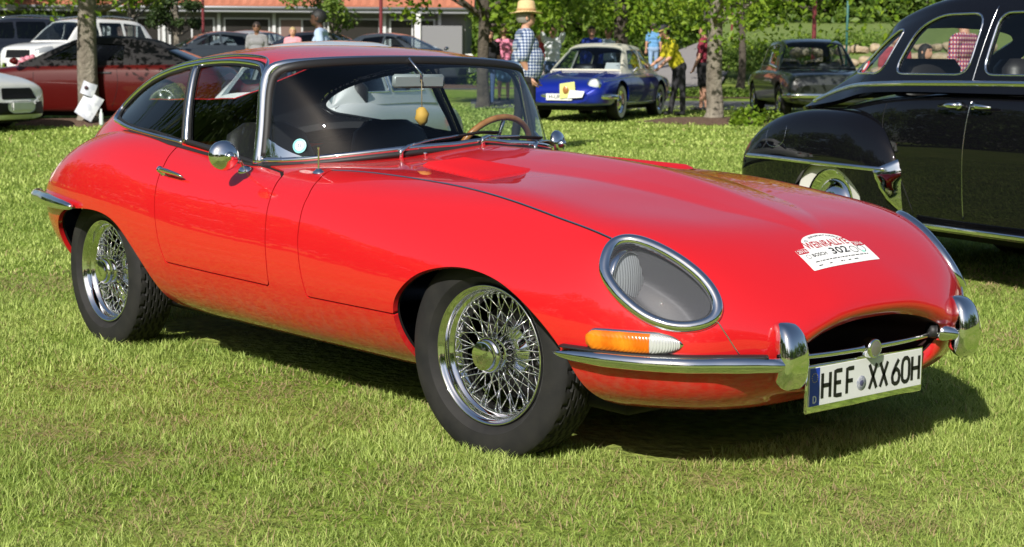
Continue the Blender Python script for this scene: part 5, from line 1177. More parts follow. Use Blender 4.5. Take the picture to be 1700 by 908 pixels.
for row, (d, z0, h_) in enumerate(((45.8, -.06, .46), (46.6, .30, .42), (47.4, .64, .36))):
    px = 1252 + row * 26
    while px < 1640:
        w_ = h_ * (.8 + 1.5 * rng.random()); p = at(px + w_ / 2 * FPX / d, d + rng.normal(0, .08)); o = bpy.data.objects.new('boulder', BM[int(rng.integers(5))]); COL.objects.link(o)
        o.location = (p[0], p[1], p[2] + z0 + h_ * .5 + min(.25, (px - 1252) / 160 * .18)); o.scale = (w_, h_ * 1.3, h_ * (.65 + .6 * rng.random())); o.rotation_euler = (0, rng.normal(0, .06), YAW_R + rng.normal(0, .15))
        tag(o, 'sandstone boulder in the rough stacked wall below the shrub bank', 'boulder', 'boulders of the stone wall'); px += w_ * FPX / d * .97
def shrub(px, d, w_, h_, label, lm, seed, n=1600, leaf=.09, dz=0., group=None, name='shrub'):
    rng = np.random.default_rng(seed); p = at(px, d) + (0, 0, dz); t = thing(name, label, 'shrub', p, group); bpy.context.view_layer.update()
    d_ = rng.normal(size=(n, 3)); d_ /= np.linalg.norm(d_, axis=1, keepdims=True); d_[:, 2] = np.abs(d_[:, 2]); lump = 1 + .18 * np.sin(d_[:, 0] * 7 + seed) * np.sin(d_[:, 1] * 6) + .12 * rng.normal(size=n)
    L = d_ * lump[:, None] * (.55 + .45 * rng.random(n)**.4)[:, None]; C = np.zeros((n, 3)); C[:, :2] = p[:2] + RH * L[:, :1] * w_ / 2 + FH * L[:, 1:2] * w_ * .35; C[:, 2] = p[2] + L[:, 2] * h_
    me = leaf_mesh(C, d_ + rng.normal(0, .5, (n, 3)), leaf, rng, lm); me.name = 'foliage'; o = bpy.data.objects.new('foliage', me); COL.objects.link(o); attach(o, t)
    V, F = join_vf(*[limb(p, p + np.array([rng.normal(0, w_ * .12), rng.normal(0, w_ * .12), h_ * .7]), .025, .008, rng) for _ in range(5)]); mesh_obj('stems', V, F, M_BARKD, t)
for i, (px, d, w_, h_) in enumerate(((1205, 48, 1.3, .55), (1250, 49.5, 1.5, .7), (1300, 51, 1.6, .75), (1350, 52, 1.6, .8), (1405, 52, 1.7, .85), (1455, 53, 1.7, .8), (1230, 55, 1.8, .9), (1330, 57, 2.0, .9), (1430, 57, 2, 1.0))):
    shrub(px, d, w_ * 1.3, h_, 'low rounded green shrub on the bank above the boulder wall', M_LEAFM, 60 + i, 1500, .10, .3 + .25 * min(1, max(0, (px - 1180) / 200)), 'shrubs on the bank')
for i, (px, d, w_, h_) in enumerate(((930, 46, 2.2, 1.0), (985, 47, 2.2, 1.2), (870, 47, 2.0, .9))): shrub(px, d, w_, h_, 'rounded light green shrub behind the people by the blue car', M_LEAFM, 80 + i, 1800, .10, 0, 'shrubs behind the people')
for i, (px, d, w_, h_) in enumerate(((745, 46, 1.6, .55), (700, 46, 1.4, .45), (800, 45, 1.5, .8), (395, 47, 1.2, .35), (30, 46, 1.8, .5), (-10, 45, 1.6, .5))): shrub(px, d, w_, h_, 'low bright green shrub along the edge of the car park', M_LEAF, 90 + i, 1100, .08, 0, 'shrubs along the car park')
for i, px in enumerate((1110, 1150, 1205, 1245, 1285, 1330)): shrub(px, 38.8, .9, .20, 'low green ground plant in the strip beyond the path', M_LEAFM, 100 + i, 700, .07, 0, 'plants in the strip beyond the path')
shrub(1236, 26.6, .55, .33, 'small bright green sapling sprouting in the mulch bed by the tree', M_LEAF, 110, 260, .08); shrub(1275, 27.2, .5, .25, 'low weeds at the far edge of the mulch bed', M_LEAF, 111, 260, .07)
# pink flowers by the car park
for i, (px, s_) in enumerate(((34, .9), (42, 1.1), (50, 1.0), (58, .8))):
    p = at(px, 40); t = thing('pink_flower', 'pink blossom head in the clump before the black off-roader', 'flower', p, 'pink flowers by the car park'); bpy.context.view_layer.update()
    V, F = cyl_between(p, p + (0, 0, .62 + .05 * i), .008, 5); mesh_obj('stem', V, F, M_LEAFM, t); rng = np.random.default_rng(i)
    d_ = rng.normal(size=(70, 3)); d_ /= np.linalg.norm(d_, axis=1, keepdims=True); me = leaf_mesh(p + (0, 0, .66 + .05 * i) + d_ * .075 * s_, d_, .07, rng, mat('pink_petal', (.75, .28, .38), rough=.6)); o = bpy.data.objects.new('petals', me); COL.objects.link(o); attach(o, t)
# far hills with the houses above the wall
hill('hillside', [[(700, 110, -.5), (1100, 110, -.5), (1500, 110, -.5), (2300, 110, -.5)], [(700, 160, 6), (1100, 160, 8), (1500, 160, 9), (2300, 160, 9)], [(700, 260, 26), (1100, 260, 30), (1500, 260, 32), (2300, 260, 32)]], M_BANK)
# ---------------------------------------------------------------- the other cars
def pchip(P, t, ts):
    P = np.asarray(P, float); sh = P.shape[1:]; Q = P.reshape(len(t), -1); h = np.diff(t); dl = np.diff(Q, axis=0) / h[:, None]; n = len(t); D = np.zeros_like(Q)
    for i in range(1, n - 1):
        a, b = dl[i - 1], dl[i]; w1, w2 = 2 * h[i] + h[i - 1], h[i] + 2 * h[i - 1]
        with np.errstate(all='ignore'): m = (w1 + w2) / (w1 / a + w2 / b)
        D[i] = np.where(a * b > 0, m, 0)
    D[0], D[-1] = dl[0], dl[-1]
    k = np.clip(np.searchsorted(t, ts, 'right') - 1, 0, n - 2); s = ((ts - t[k]) / h[k])[:, None]; hk = h[k][:, None]
    R = (2*s**3 - 3*s**2 + 1) * Q[k] + (s**3 - 2*s**2 + s) * hk * D[k] + (-2*s**3 + 3*s**2) * Q[k+1] + (s**3 - s**2) * hk * D[k+1]
    return R.reshape((len(ts),) + sh)
def grid_surface(T, nu, nv, soft=None):
    """shape-keeping interpolation of table T; returns Surf and the (row, column) parameter of each point"""
    T = np.asarray(T, float) * np.array([1, -1, 1.]); R_, C_ = T.shape[:2]; us = np.linspace(0, R_ - 1, nu + 1); vs = np.linspace(0, C_ - 1, nv + 1)
    G = pchip(T, np.arange(R_, dtype=float), us); G = pchip(G.swapaxes(0, 1), np.arange(C_, dtype=float), vs).swapaxes(0, 1)
    for _ in range(soft or 0):
        H = G.copy(); H[1:-1] = (G[:-2] + 2 * G[1:-1] + G[2:]) / 4; G = H
    du = np.gradient(G, axis=0); dv = np.gradient(G, axis=1); N = np.cross(du, dv); N /= np.linalg.norm(N, axis=-1, keepdims=True) + 1e-12
    idx = np.arange((nu + 1) * (nv + 1)).reshape(nu + 1, nv + 1); F = [tuple(int(q) for q in (idx[i, j], idx[i + 1, j], idx[i + 1, j + 1], idx[i, j + 1])) for i in range(nu) for j in range(nv)]
    U, W_ = np.meshgrid(us, vs, indexing='ij'); return Surf(G.reshape(-1, 3), N.reshape(-1, 3), F), U.ravel(), W_.ravel()
M_BGGLASS = glass_mat('car_glass', (.62, .68, .70)); M_BGGLASSD = glass_mat('privacy_glass', (.12, .13, .15))
M_PLASTIC = mat('grey_plastic', (.04, .04, .045), rough=.6)
def build_car(name, label, cat, paint, rows, hoops, wheels, wr, origin, heading, windows, group=None, glass=None, chrome=False, zw=None, roof_paint=None, seats=True, hub=None, whitewall=False, lamps=(), extras=None, tyre_w=.10, patches=None, rear_u=(.88, .14, 2.6)):
    """rows: front to rear (x, ztop, w, zshoulder, zbottom); hoops: front to rear (xbase, xtop, ztop, wtop, wbase, zbase)"""
    t = thing(name, label, cat, (0, 0, 0), group); glass = glass or M_BGGLASS
    T = [[(x, 0, zt), (x, .55 * w, zt - .008), (x, .84 * w, zt - .035), (x, .955 * w, zs), (x, w, zs - (zs - zb) * .38), (x, .985 * w, zs - (zs - zb) * .68), (x, .93 * w, zb), (x, .55 * w, zb - .04), (x, 0, zb - .04)] for x, zt, w, zs, zb in rows]
    S, U, W_ = grid_surface(T, 90, 56, soft=2); x, y, z = S.V.T
    BV_ = S; wrad = wr + .055; f = np.full(len(x), -1.)
    for wx in wheels: f = np.maximum(f, wrad - np.hypot(x - wx, np.maximum(z - wr, -.6) * 1.0 if True else 0))
    f = np.where((y < -.45) & (z < wr + wrad + .1), f, -1.)
    Sb = fields_clip(S, [(-f, 1)])
    body = surf_obj('body', both(rimmed(Sb, .03, on_mid)), paint, t)
    for row, rev in ((T[0], False), (T[-1], True)):       # close both ends
        P = [np.array(q) * [1, -1, 1] for q in row]; P = P + [p * FLIPY for p in P[-2:0:-1]]
        mesh_obj('end_panel', P, [tuple(range(len(P)))[::(1 if rev else -1)]], paint, body, smooth=False)
    # cabin
    H = []
    for xb, xt, zt, wt, wb, zb in hoops:
        if abs(zt - zb) < .02: H.append([(xb, 0, zb), (xb - np.sign(xb - xt) * .02, wb * .55, zb), (xb - np.sign(xb - xt) * .10, wb * .88, zb), (xb - np.sign(xb - xt) * .16, wb * .965, zb), (xb - np.sign(xb - xt) * .18, wb * .985, zb - .01), (xb - np.sign(xb - xt) * .20, wb, zb - .05)])
        else: H.append([(xt, 0, zt), (xt, wt * .6, zt - .012), (xt, wt * .9, zt - .045), (xt, wt, zt - .11), (xt * .5 + xb * .5, (wt + wb) / 2, (zt - .11 + zb) / 2), (xb, wb, zb - .06)])
    S, U, W_ = grid_surface(H, 72, 44, soft=1); x, y, z = S.V.T; nh = len(hoops) - 1
    fw = np.minimum(np.minimum(U - .06, .93 - U), (2.86 - W_) * .6); fr = np.minimum(np.minimum(U - (nh - rear_u[0]), (nh - rear_u[1]) - U), (rear_u[2] - W_) * .6)
    fs = np.full(len(x), -1.)
    polys = [np.array(p) for p in windows]; fsl = []
    for p in polys:
        q = poly_sd(np.stack([x, z], 1), p); q = np.where(W_ > 2.2, q, -1.); fsl.append(q); fs = np.maximum(fs, q)
    Sr = fields_clip(S, [(-fw, 1), (-fr, 1), (-fs, 1)])
    roof = surf_obj('roof', both(rimmed(Sr, .03, on_mid)), roof_paint or paint, t)
    surf_obj('headlining', both(offset(fields_clip(S, [(-fw, 1), (-fr, 1), (-fs, 1)]), -.028)), M_PLASTIC, roof)
    surf_obj('windscreen', both(offset(fields_clip(S, [(fw + .01, 1)]), -.008)), glass, t); surf_obj('rear_window', both(offset(fields_clip(S, [(fr + .01, 1)]), -.008)), glass, t)
    Tv = bvh(S)
    for p, q in zip(polys, fsl):
        g = offset(fields_clip(S, [(q + .004, 1)]), -.008); surf_obj('side_window', g, glass, t); surf_obj('side_window', mirror(g), glass, t)
        if chrome:
            c = np.concatenate([np.linspace(p[i], p[(i + 1) % len(p)], 8, endpoint=False) for i in range(len(p))]); P, N = [], []
            for a, b in c:
                h = Tv.ray_cast(Vector((a, -3, b)), Vector((0, 1, 0)))
                if h[0]: P.append(np.array(h[0])); N.append(np.array(h[1]))
            V, F = sweep(P, strip_sec(.013, .006, 5), np.array(N), True); pair('window_trim', V, F, M_CHROME, t)
    # wheels
    tv, tf = lathe([(wr * .62, -.07), (wr * .70, -tyre_w * .92), (wr * .82, -tyre_w), (wr * .94, -tyre_w * .92), (wr, -tyre_w * .6), (wr, tyre_w * .6), (wr * .93, tyre_w), (wr * .62, tyre_w * .8)], 40, 'y')
    if hub == 'alloy': hv = None
    for wx in wheels:
        for s in (-1, 1):
            w_ = bpy.data.objects.new('wheel', None); COL.objects.link(w_); w_.parent = t; yy = s * (zw or rows[len(rows) // 2][2] - .12); w_.location = (wx, yy, wr)
            def put(nm, V, F, m):
                V = np.asarray(V) * np.array([1, -s, 1]); F = F if s < 0 else [q[::-1] for q in F]; o = mesh_obj(nm, V, F, m); o.parent = w_
            put('tyre', tv, tf, M_TYRE)
            if whitewall: put('whitewall', *lathe([(wr * .64, -.0885), (wr * .72, -tyre_w * .95), (wr * .86, -tyre_w * 1.02)], 40, 'y'), mat('whitewall', (.62, .61, .57), rough=.6))
            if hub == 'alloy':
                L = [lathe([(wr * .64, -.075), (wr * .66, -.085), (wr * .60, -.08), (wr * .57, -.03), (wr * .57, .05)], 40, 'y')]
                for k in range(5):
                    a = 2 * math.pi * k / 5; L.append(sweep([(0.02 * math.cos(a), -.062, .02 * math.sin(a)), (wr * .6 * math.cos(a), -.07, wr * .6 * math.sin(a))], [(-.035, -.012), (.035, -.012), (.03, .012), (-.03, .012)], (0, 1, 0)))
                put('alloy_rim', *join_vf(*L), mat('alloy', (.45, .46, .47), rough=.3, metal=.9))
            else:
                put('rim', *lathe([(wr * .64, -.07), (wr * .66, -.082), (wr * .60, -.078), (wr * .55, -.05), (wr * .42, -.048), (wr * .40, -.062), (wr * .25, -.085), (0, -.09)], 40, 'y'), M_CHROME if hub != 'paint' else M_DCHROME)
    # underside, seats
    x0, x1 = rows[-1][0], rows[0][0]; zb_ = min(r[4] for r in rows); V, F = box_vf(x0 * .86, x1 * .86, -rows[len(rows) // 2][2] * .74, rows[len(rows) // 2][2] * .74, zb_ - .08, zb_ + .02); mesh_obj('underbody', V, F, M_BLACK, t, smooth=False)
    for wx in wheels:
        V, F = lathe([(.05, .0), (wrad + .02, .0), (wrad + .02, .24)], 28, 'y'); V = V + (wx, 0, wr); V[:, 2] = np.maximum(V[:, 2], zb_ - .04); w0 = rows[len(rows) // 2][2]; V[:, 1] -= w0 - .03; V[:, 1] = np.maximum(V[:, 1], -(w0 - .05)) + .0; V[:, 1] = -(w0 - .06) + (np.abs(V[:, 1] + (w0 - .03)) > .1) * 0.0 + np.where(np.hypot(V[:, 0] - wx, V[:, 2] - wr) < .1, .26, .0) + 0
        A = [(wrad + .03) * np.array([math.cos(a), 0, math.sin(a)]) for a in np.linspace(-.15, math.pi + .15, 22)]; P = [np.array([wx, 0, wr]) + a + (0, -yy_, 0) for a in A for yy_ in (w0 - .05, w0 - .34)]; P += [np.array([wx, -(w0 - .34), wr])]
        F = [(2 * i, 2 * i + 1, 2 * i + 3, 2 * i + 2) for i in range(21)] + [(2 * i + 1, len(P) - 1, 2 * i + 3) for i in range(21)]; pair('wheel_housing', P, F, M_BLACK, t)
    zc = hoops[1][5]
    if seats:
        xs0 = (hoops[1][1] + hoops[-2][1]) / 2
        for dx in ((.28, -.55) if len(windows) > 1 else (.1,)):
            for s in (-1, 1):
                V, F = box_vf(xs0 + dx - .07, xs0 + dx + .07, s * .36 - .22, s * .36 + .22, zc - .45, zc + .12, .05); mesh_obj('seat_back', V, F, M_LEATHER, t)
        V, F = box_vf(hoops[0][0] - .55, hoops[0][0] - .15, -.6, .6, zc - .35, zc - .05, .04); mesh_obj('dashboard', V, F, M_DASH, t)
    for (lx, ly, lz, r_, kind) in lamps:
        m = {'head': M_LAMP, 'amber': M_AMBER, 'red': mat('tail_red', (.5, .02, .02), rough=.15, coat=1)}[kind]
        dirx = 1 if lx > 0 else -1
        for s in (-1, 1):
            V, F = lathe([(0, .03), (r_ * .6, .025), (r_ * .92, .008), (r_, -.02)], 20, 'x'); V[:, 0] *= dirx; mesh_obj('headlamp' if kind == 'head' else 'lamp', V + (lx, ly * s, lz), [q[::-dirx] for q in F], m, t)
            V, F = lathe([(r_ * .94, .012), (r_ * 1.08, .012), (r_ * 1.16, -.01), (r_ * 1.16, -.06)], 20, 'x'); V[:, 0] *= dirx; mesh_obj('lamp_rim', V + (lx, ly * s, lz), [q[::-dirx] for q in F], M_CHROME if chrome else paint, t)
    for nm, axis, poly, m in (patches or ()):
        q = BV_.V; a = np.stack([q[:, 0], q[:, 2]], 1) if axis == 'side' else np.stack([q[:, 1], q[:, 2]], 1); ff_ = poly_sd(a, poly)
        ff_ = np.where((q[:, 1] < -.02) if axis == 'side' else (q[:, 0] > rows[0][0] - .35), ff_, -1.); pc = offset(fields_clip(BV_, [(ff_, 1)]), .006)
        if len(pc.F) == 0: continue
        if axis == 'side': surf_obj(nm, pc, m, t); surf_obj(nm, mirror(pc), m, t)
        else: surf_obj(nm, both(pc), m, t)
    if extras: extras(t, Tv, body)
    t.location = origin; t.rotation_euler = (0, 0, heading); return t
def head(r_, f_): d = RH * r_ + FH * f_; return math.atan2(d[1], d[0])
def origin_for(px, d, heading, lx, ly):
    """where the car's origin lies when its local point (lx, ly) is seen on the ground at px, d"""
    p = at(px, d); c, s = math.cos(heading), math.sin(heading); q = p[:2] - np.array([c * lx - s * ly, s * lx + c * ly]); return (q[0], q[1], float(gh(*q)))
def bar_part(t, nm, pts, a, b, m, n=24): V, F = sweep(open_curve(pts, n), ring(10, a, b), (0, 0, 1)); return mesh_obj(nm, V, F, m, t)
def side_line(t, nm, T, pts, m, w_=.006, h_=.002, n=20, paired=True, smoothc=True):
    c = open_curve(pts, n) if smoothc else np.asarray(pts); P, N = [], []
    for a, b in c:
        h = T.ray_cast(Vector((a, -3, b)), Vector((0, 1, 0)))
        if h[0]: P.append(np.array(h[0])); N.append(np.array(h[1]))
    if len(P) < 2: return
    V, F = sweep(P, strip_sec(w_, h_, 6), np.array(N)); (pair if paired else mesh_obj)(nm, V, F, m, t)

# -- black saloon of the forties
M_BLACKP = mat('black_paint', (.004, .004, .0055), rough=.5, coat=1., coat_rough=.012, spec=.0)
def sal_extra(t, T, body):
    B = bvh(Surf(*(lambda q: (q.V, q.N, q.F))(SAL_BODY)))
    # rear and front wings
    for nm, xc, ln, top in (('rear_wing', -1.42, (.62, 1.04), .915), ('front_wing', 1.42, (1.0, .62), .93)):
        rows_ = []
        xs_ = np.concatenate([np.linspace(xc + ln[0], xc, 9), np.linspace(xc, xc - ln[1], 10)[1:]])
        for x in xs_:
            k = (x - xc) / (ln[0] if x > xc else ln[1]); e = max(0.0, 1 - abs(k)**2.8)**.5; zt = .36 + (top - .36) * e**.9; wv = .62 + .22 * e**.7
            rows_.append([(x, .40, zt - .06 + .0 * e), (x, .60, zt), (x, wv - .10, zt - .015 * e), (x, wv - .02, zt - .10 * e), (x, wv + .012 * e, zt - .28 * e), (x, wv, .36 + (zt - .36) * .32), (x, wv - .03, .33)])
        S, U, W_ = grid_surface(rows_, 60, 34); x, y, z = S.V.T
        f = .33 - np.hypot((x - (xc + .0)) * .95, z - (.34 if nm == 'front_wing' else .27)); f = np.where(y < -.5, f, -1)
        S = fields_clip(S, [(-f, 1)]); S = rimmed(S, .03); w1 = surf_obj(nm, S, M_BLACKP, t); w2 = surf_obj(nm, mirror(S), M_BLACKP, t)
        Bq = bvh(S)
        if nm == 'rear_wing':
            c = [(-2.26, .60), (-2.0, .605), (-1.6, .60), (-1.2, .595), (-.93, .59)]
            side_line(t, 'wing_strip', Bq, c, M_CHROME, .030, .012, 40)
            Pg = [(-.93, .62), (-.87, .50), (-.82, .40), (-.80, .345)]; side_line(t, 'stone_guard', Bq, Pg, M_CHROME, .17, .006, 14)
            side_line(t, 'fuel_flap_line', Bq, [(-2.02, .80), (-2.02, .71), (-1.98, .68), (-1.86, .68), (-1.82, .71), (-1.82, .80)], M_DCHROME, .005, .001, 24)
        else: side_line(t, 'wing_strip', Bq, [(2.0, .60), (1.5, .60), (.9, .59)], M_CHROME, .03, .012, 30)
    side_line(t, 'belt_strip', T, [(-1.86, .945), (-1.65, 1.0), (-1.45, 1.035), (-1.05, 1.06), (-.45, 1.07), (.15, 1.072), (.72, 1.065)], M_CHROME, .034, .014, 60); side_line(t, 'belt_strip', B, [(.95, .985), (1.4, .95), (1.7, .93)], M_CHROME, .03, .012, 20)
    for pts in ([(-.335, 1.00), (-.35, .8), (-.36, .36)], [(-1.02, 1.0), (-1.04, .85), (-.86, .55), (-.76, .36)], [(.80, 1.0), (.83, .7), (.82, .36)]): side_line(t, 'door_gap', B if pts[0][1] < 1.2 else B, pts, M_DCHROME if pts[0][0] > -.5 and pts[0][0] < .5 else M_BLACK, .007, .002, 24)
    side_line(t, 'door_gap', T, [(-.34, 1.055), (-.335, 1.2), (-.325, 1.47)], M_DCHROME, .007, .002, 24)
    for xa, sg in ((-.395, -1), (-.285, 1)):
        h = B.ray_cast(Vector((xa, -3, .955)), Vector((0, 1, 0))); p = np.array(h[0])
        bar = np.array([p + (0, -.035, 0), p + (sg * .05, -.045, 0), p + (sg * .14, -.038, -.004)]); V, F = sweep(bar, ring(8, .012, .014), (0, 0, 1), scale=[1.1, 1, .5]); pair('door_handle', V, F, M_CHROME, t)
        V, F = sweep([p + (0, .01, 0), p + (0, -.035, 0)], ring(10, .018), (0, 0, 1)); pair('handle_base', V, F, M_CHROME, t)
    for s in (-1, 1):
        V, F = box_vf(-.78, .86, s * .70 - .07, s * .70 + .07, .285, .325, .012); mesh_obj('running_board', V, F, M_BLACKP, t); V, F = box_vf(-.80, .88, s * .775 - .008, s * .775 + .008, .297, .322, .004); mesh_obj('running_board_strip', V, F, M_CHROME, t)
    bar_part(t, 'rear_bumper', [(-1.95, -.78, .42), (-2.25, -.66, .42), (-2.38, 0, .42), (-2.25, .66, .42), (-1.95, .78, .42)], .03, .06, M_CHROME); bar_part(t, 'front_bumper', [(2.0, -.78, .42), (2.28, -.66, .42), (2.38, 0, .42), (2.28, .66, .42), (2.0, .78, .42)], .03, .06, M_CHROME)
    h = T.ray_cast(Vector((-1.34, -3, 1.15)), Vector((0, 1, 0)))
    if h[0]:
        p, n = np.array(h[0]), np.array(h[1]); V, F = lathe([(0, .002), (.038, .002), (.04, 0)], 20, 'z'); Mx = np.array(Vector(n).to_track_quat('Z', 'Y').to_matrix()); st_ = mesh_obj('window_sticker', V @ Mx.T + p + n * .004, F, mat('sticker_crimson', (.55, .05, .07), rough=.5), t)
        V, F = lathe([(0, .0035), (.024, .0035)], 20, 'z'); mesh_obj('sticker_disc', V @ Mx.T + p + n * .004, F, M_WHITE, st_)
sal_rows = [(2.10, .78, .26, .60, .36), (2.0, .92, .34, .75, .33), (1.6, 1.0, .50, .86, .32), (1.0, 1.045, .68, .95, .31), (.5, 1.06, .755, .98, .31), (-.2, 1.06, .775, .985, .31), (-.8, 1.05, .765, .97, .31), (-1.4, .99, .70, .90, .32), (-1.8, .90, .58, .80, .33), (-2.15, .76, .46, .66, .35), (-2.3, .62, .38, .54, .38)]
sal_hoops = [(.85, .85, 1.08, .70, .70, 1.08), (.66, .42, 1.50, .58, .745, 1.08), (.0, .0, 1.575, .60, .76, 1.08), (-.65, -.65, 1.57, .59, .76, 1.08), (-1.15, -1.15, 1.485, .55, .735, 1.07), (-1.56, -1.54, 1.28, .46, .67, 1.01), (-1.98, -1.98, .985, .50, .58, .965)]
SAL_BODY, _u, _w = grid_surface([[(x, 0, zt), (x, .55 * w, zt - .008), (x, .84 * w, zt - .035), (x, .955 * w, zs), (x, w, zs - (zs - zb) * .38), (x, .985 * w, zs - (zs - zb) * .68), (x, .93 * w, zb), (x, .55 * w, zb - .04), (x, 0, zb - .04)] for x, zt, w, zs, zb in sal_rows], 90, 56, soft=2)
HB = head(.45, -.89)
def round_poly(P, r, n=6):
    """polygon with rounded corners"""
    P = np.asarray(P, float); out = []
    for i in range(len(P)):
        a, b, c = P[i - 1], P[i], P[(i + 1) % len(P)]; u, v = (a - b) / np.linalg.norm(a - b), (c - b) / np.linalg.norm(c - b); k = min(r, .45 * np.linalg.norm(a - b), .45 * np.linalg.norm(c - b)); p, q = b + u * k, b + v * k
        for t in np.linspace(0, 1, n): out.append((1 - t)**2 * p + 2 * t * (1 - t) * b + t * t * q)
    return np.array(out)
sal_win = [round_poly([(-1.0, 1.115), (-.39, 1.115), (-.39, 1.435), (-.74, 1.435), (-.92, 1.36)], .09), round_poly([(-.28, 1.115), (.50, 1.115), (.34, 1.43), (-.28, 1.435)], .08), round_poly([(-1.50, 1.115), (-1.12, 1.115), (-1.055, 1.36), (-1.12, 1.36), (-1.32, 1.24)], .08)]
build_car('vintage_saloon', 'gleaming black rounded vintage saloon with chrome belt strip parked behind the red coupe', 'car', M_BLACKP, sal_rows, sal_hoops, (1.42, -1.42), .345, origin_for(1398, 9.35, HB, -1.42, -.70), HB, sal_win, chrome=True, zw=.70, hub='chrome', whitewall=True, lamps=((2.02, .60, .70, .10, 'head'),), extras=sal_extra, rear_u=(1.55, .22, 2.7), glass=glass_mat('pale_car_glass', (.86, .89, .88)))

# -- blue coupe with white roof
M_BLUE = mat('blue_metallic', (.004, .018, .30), rough=.3, metal=.35, coat=1., coat_rough=.02); M_CREAM = mat('cream_paint', (.62, .60, .50), rough=.4, coat=.5)
def plate_on(t, x, z, text, w_=.46, h_=.11, dirx=1, face=None):
    V, F = box_vf(-.008, .008, -w_ / 2, w_ / 2, -h_ / 2, h_ / 2, .002); pl = mesh_obj('number_plate', V + (x, 0, z), F, M_PLW, t, smooth=False)
    if text:
        V, F = text_vf(text, h_ * .82, bold=.0015); V = np.c_[np.full(len(V), .0095 * dirx), V[:, 0] * dirx, V[:, 1]] + (x, 0, z); mesh_obj('plate_lettering', V, F, M_INK, pl, smooth=False)
def blue_extra(t, T, body):
    bar_part(t, 'front_bumper', [(1.45, -.80, .40), (1.98, -.74, .41), (2.16, -.40, .42), (2.19, 0, .42), (2.16, .40, .42), (1.98, .74, .41), (1.45, .80, .40)], .03, .045, M_CHROME, 40); bar_part(t, 'rear_bumper', [(-1.75, -.78, .42), (-2.13, -.62, .43), (-2.2, 0, .43), (-2.13, .62, .43), (-1.75, .78, .42)], .03, .045, M_CHROME, 30)
    plate_on(t, 2.225, .40, 'H-UP 341')
    B = bvh(mirror(Surf(BLUE_B.V, BLUE_B.N, BLUE_B.F))); B0 = bvh(BLUE_B)
    side_line(t, 'belt_strip', B0, [(1.9, .655), (1.2, .715), (.2, .735), (-1.0, .735), (-2.0, .68)], M_CHROME, .016, .008, 50)
    side_line(t, 'door_gap', B0, [(.72, .76), (.74, .5), (.66, .27)], M_BLACK, .008, .002, 16); side_line(t, 'door_gap', B0, [(-.42, .77), (-.44, .5), (-.40, .27)], M_BLACK, .008, .002, 16); side_line(t, 'sill_strip', B0, [(1.0, .30), (0, .29), (-.95, .30)], M_CHROME, .018, .006, 20)
    for yy in (-.42, .42):
        P = np.array([(2.06, yy, .56), (1.7, yy * 1.05, .735), (1.2, yy * 1.05, .80), (.95, yy, .83)]); V, F = sweep(open_curve(P, 14), [(-.05, -.03), (.05, -.03), (.012, .014), (-.012, .014)], (0, 0, 1)); mesh_obj('bonnet_crease', V, F, M_BLUE, t)
    bar_part(t, 'side_mirror', [(.62, .80, .83), (.60, .86, .88), (.60, .88, .90)], .03, .03, M_CHROME, 8)
    V = np.array([(2.25, .02, .37), (2.25, .30, .42), (2.2, .26, .66), (2.2, .0, .62)]); V = np.concatenate([V, V - [.01, 0, 0]]); rp = mesh_obj('rally_plate', V, [(0, 1, 2, 3), (7, 6, 5, 4), (0, 4, 5, 1), (1, 5, 6, 2), (2, 6, 7, 3), (3, 7, 4, 0)], mat('rally_yellow', (.52, .54, .16), rough=.5), t, smooth=False)
    V = np.array([(2.256, .16, .38), (2.26, .42, .40), (2.26, .46, .50), (2.256, .2, .52)]); V = np.concatenate([V, V - [.006, 0, 0]]); mesh_obj('rally_sheet', V, [(0, 1, 2, 3), (7, 6, 5, 4), (0, 4, 5, 1), (1, 5, 6, 2), (2, 6, 7, 3), (3, 7, 4, 0)], M_STK, t, smooth=False)
    V, F = lathe([(0, .003), (.05, .003), (.052, 0)], 16, 'x'); mesh_obj('plate_print', V * [1, 1, 1.3] + (2.245, .12, .52), [q[::-1] for q in F], M_WOOD, rp)
    V = np.array([(.30, .20, .98), (.30, .56, .98), (.42, .56, .84), (.42, .20, .84)]); V = np.concatenate([V, V - [.01, 0, 0]]); mesh_obj('dash_card', V, [(0, 1, 2, 3), (7, 6, 5, 4), (0, 4, 5, 1), (1, 5, 6, 2), (2, 6, 7, 3), (3, 7, 4, 0)], M_STK, t, smooth=False)
blue_rows = [(2.20, .50, .50, .46, .34), (2.12, .60, .66, .55, .30), (1.9, .70, .76, .63, .27), (1.4, .775, .80, .70, .26), (.8, .83, .81, .745, .25), (0, .84, .815, .755, .25), (-.8, .83, .81, .75, .25), (-1.5, .79, .795, .72, .27), (-2.0, .72, .73, .65, .30), (-2.2, .60, .60, .55, .36)]
BLUE_B, _u, _w = grid_surface([[(x, 0, zt), (x, .55 * w, zt - .008), (x, .84 * w, zt - .035), (x, .955 * w, zs), (x, w, zs - (zs - zb) * .38), (x, .985 * w, zs - (zs - zb) * .68), (x, .93 * w, zb), (x, .55 * w, zb - .04), (x, 0, zb - .04)] for x, zt, w, zs, zb in blue_rows], 90, 56, soft=2)
HK = head(-.36, -.93)
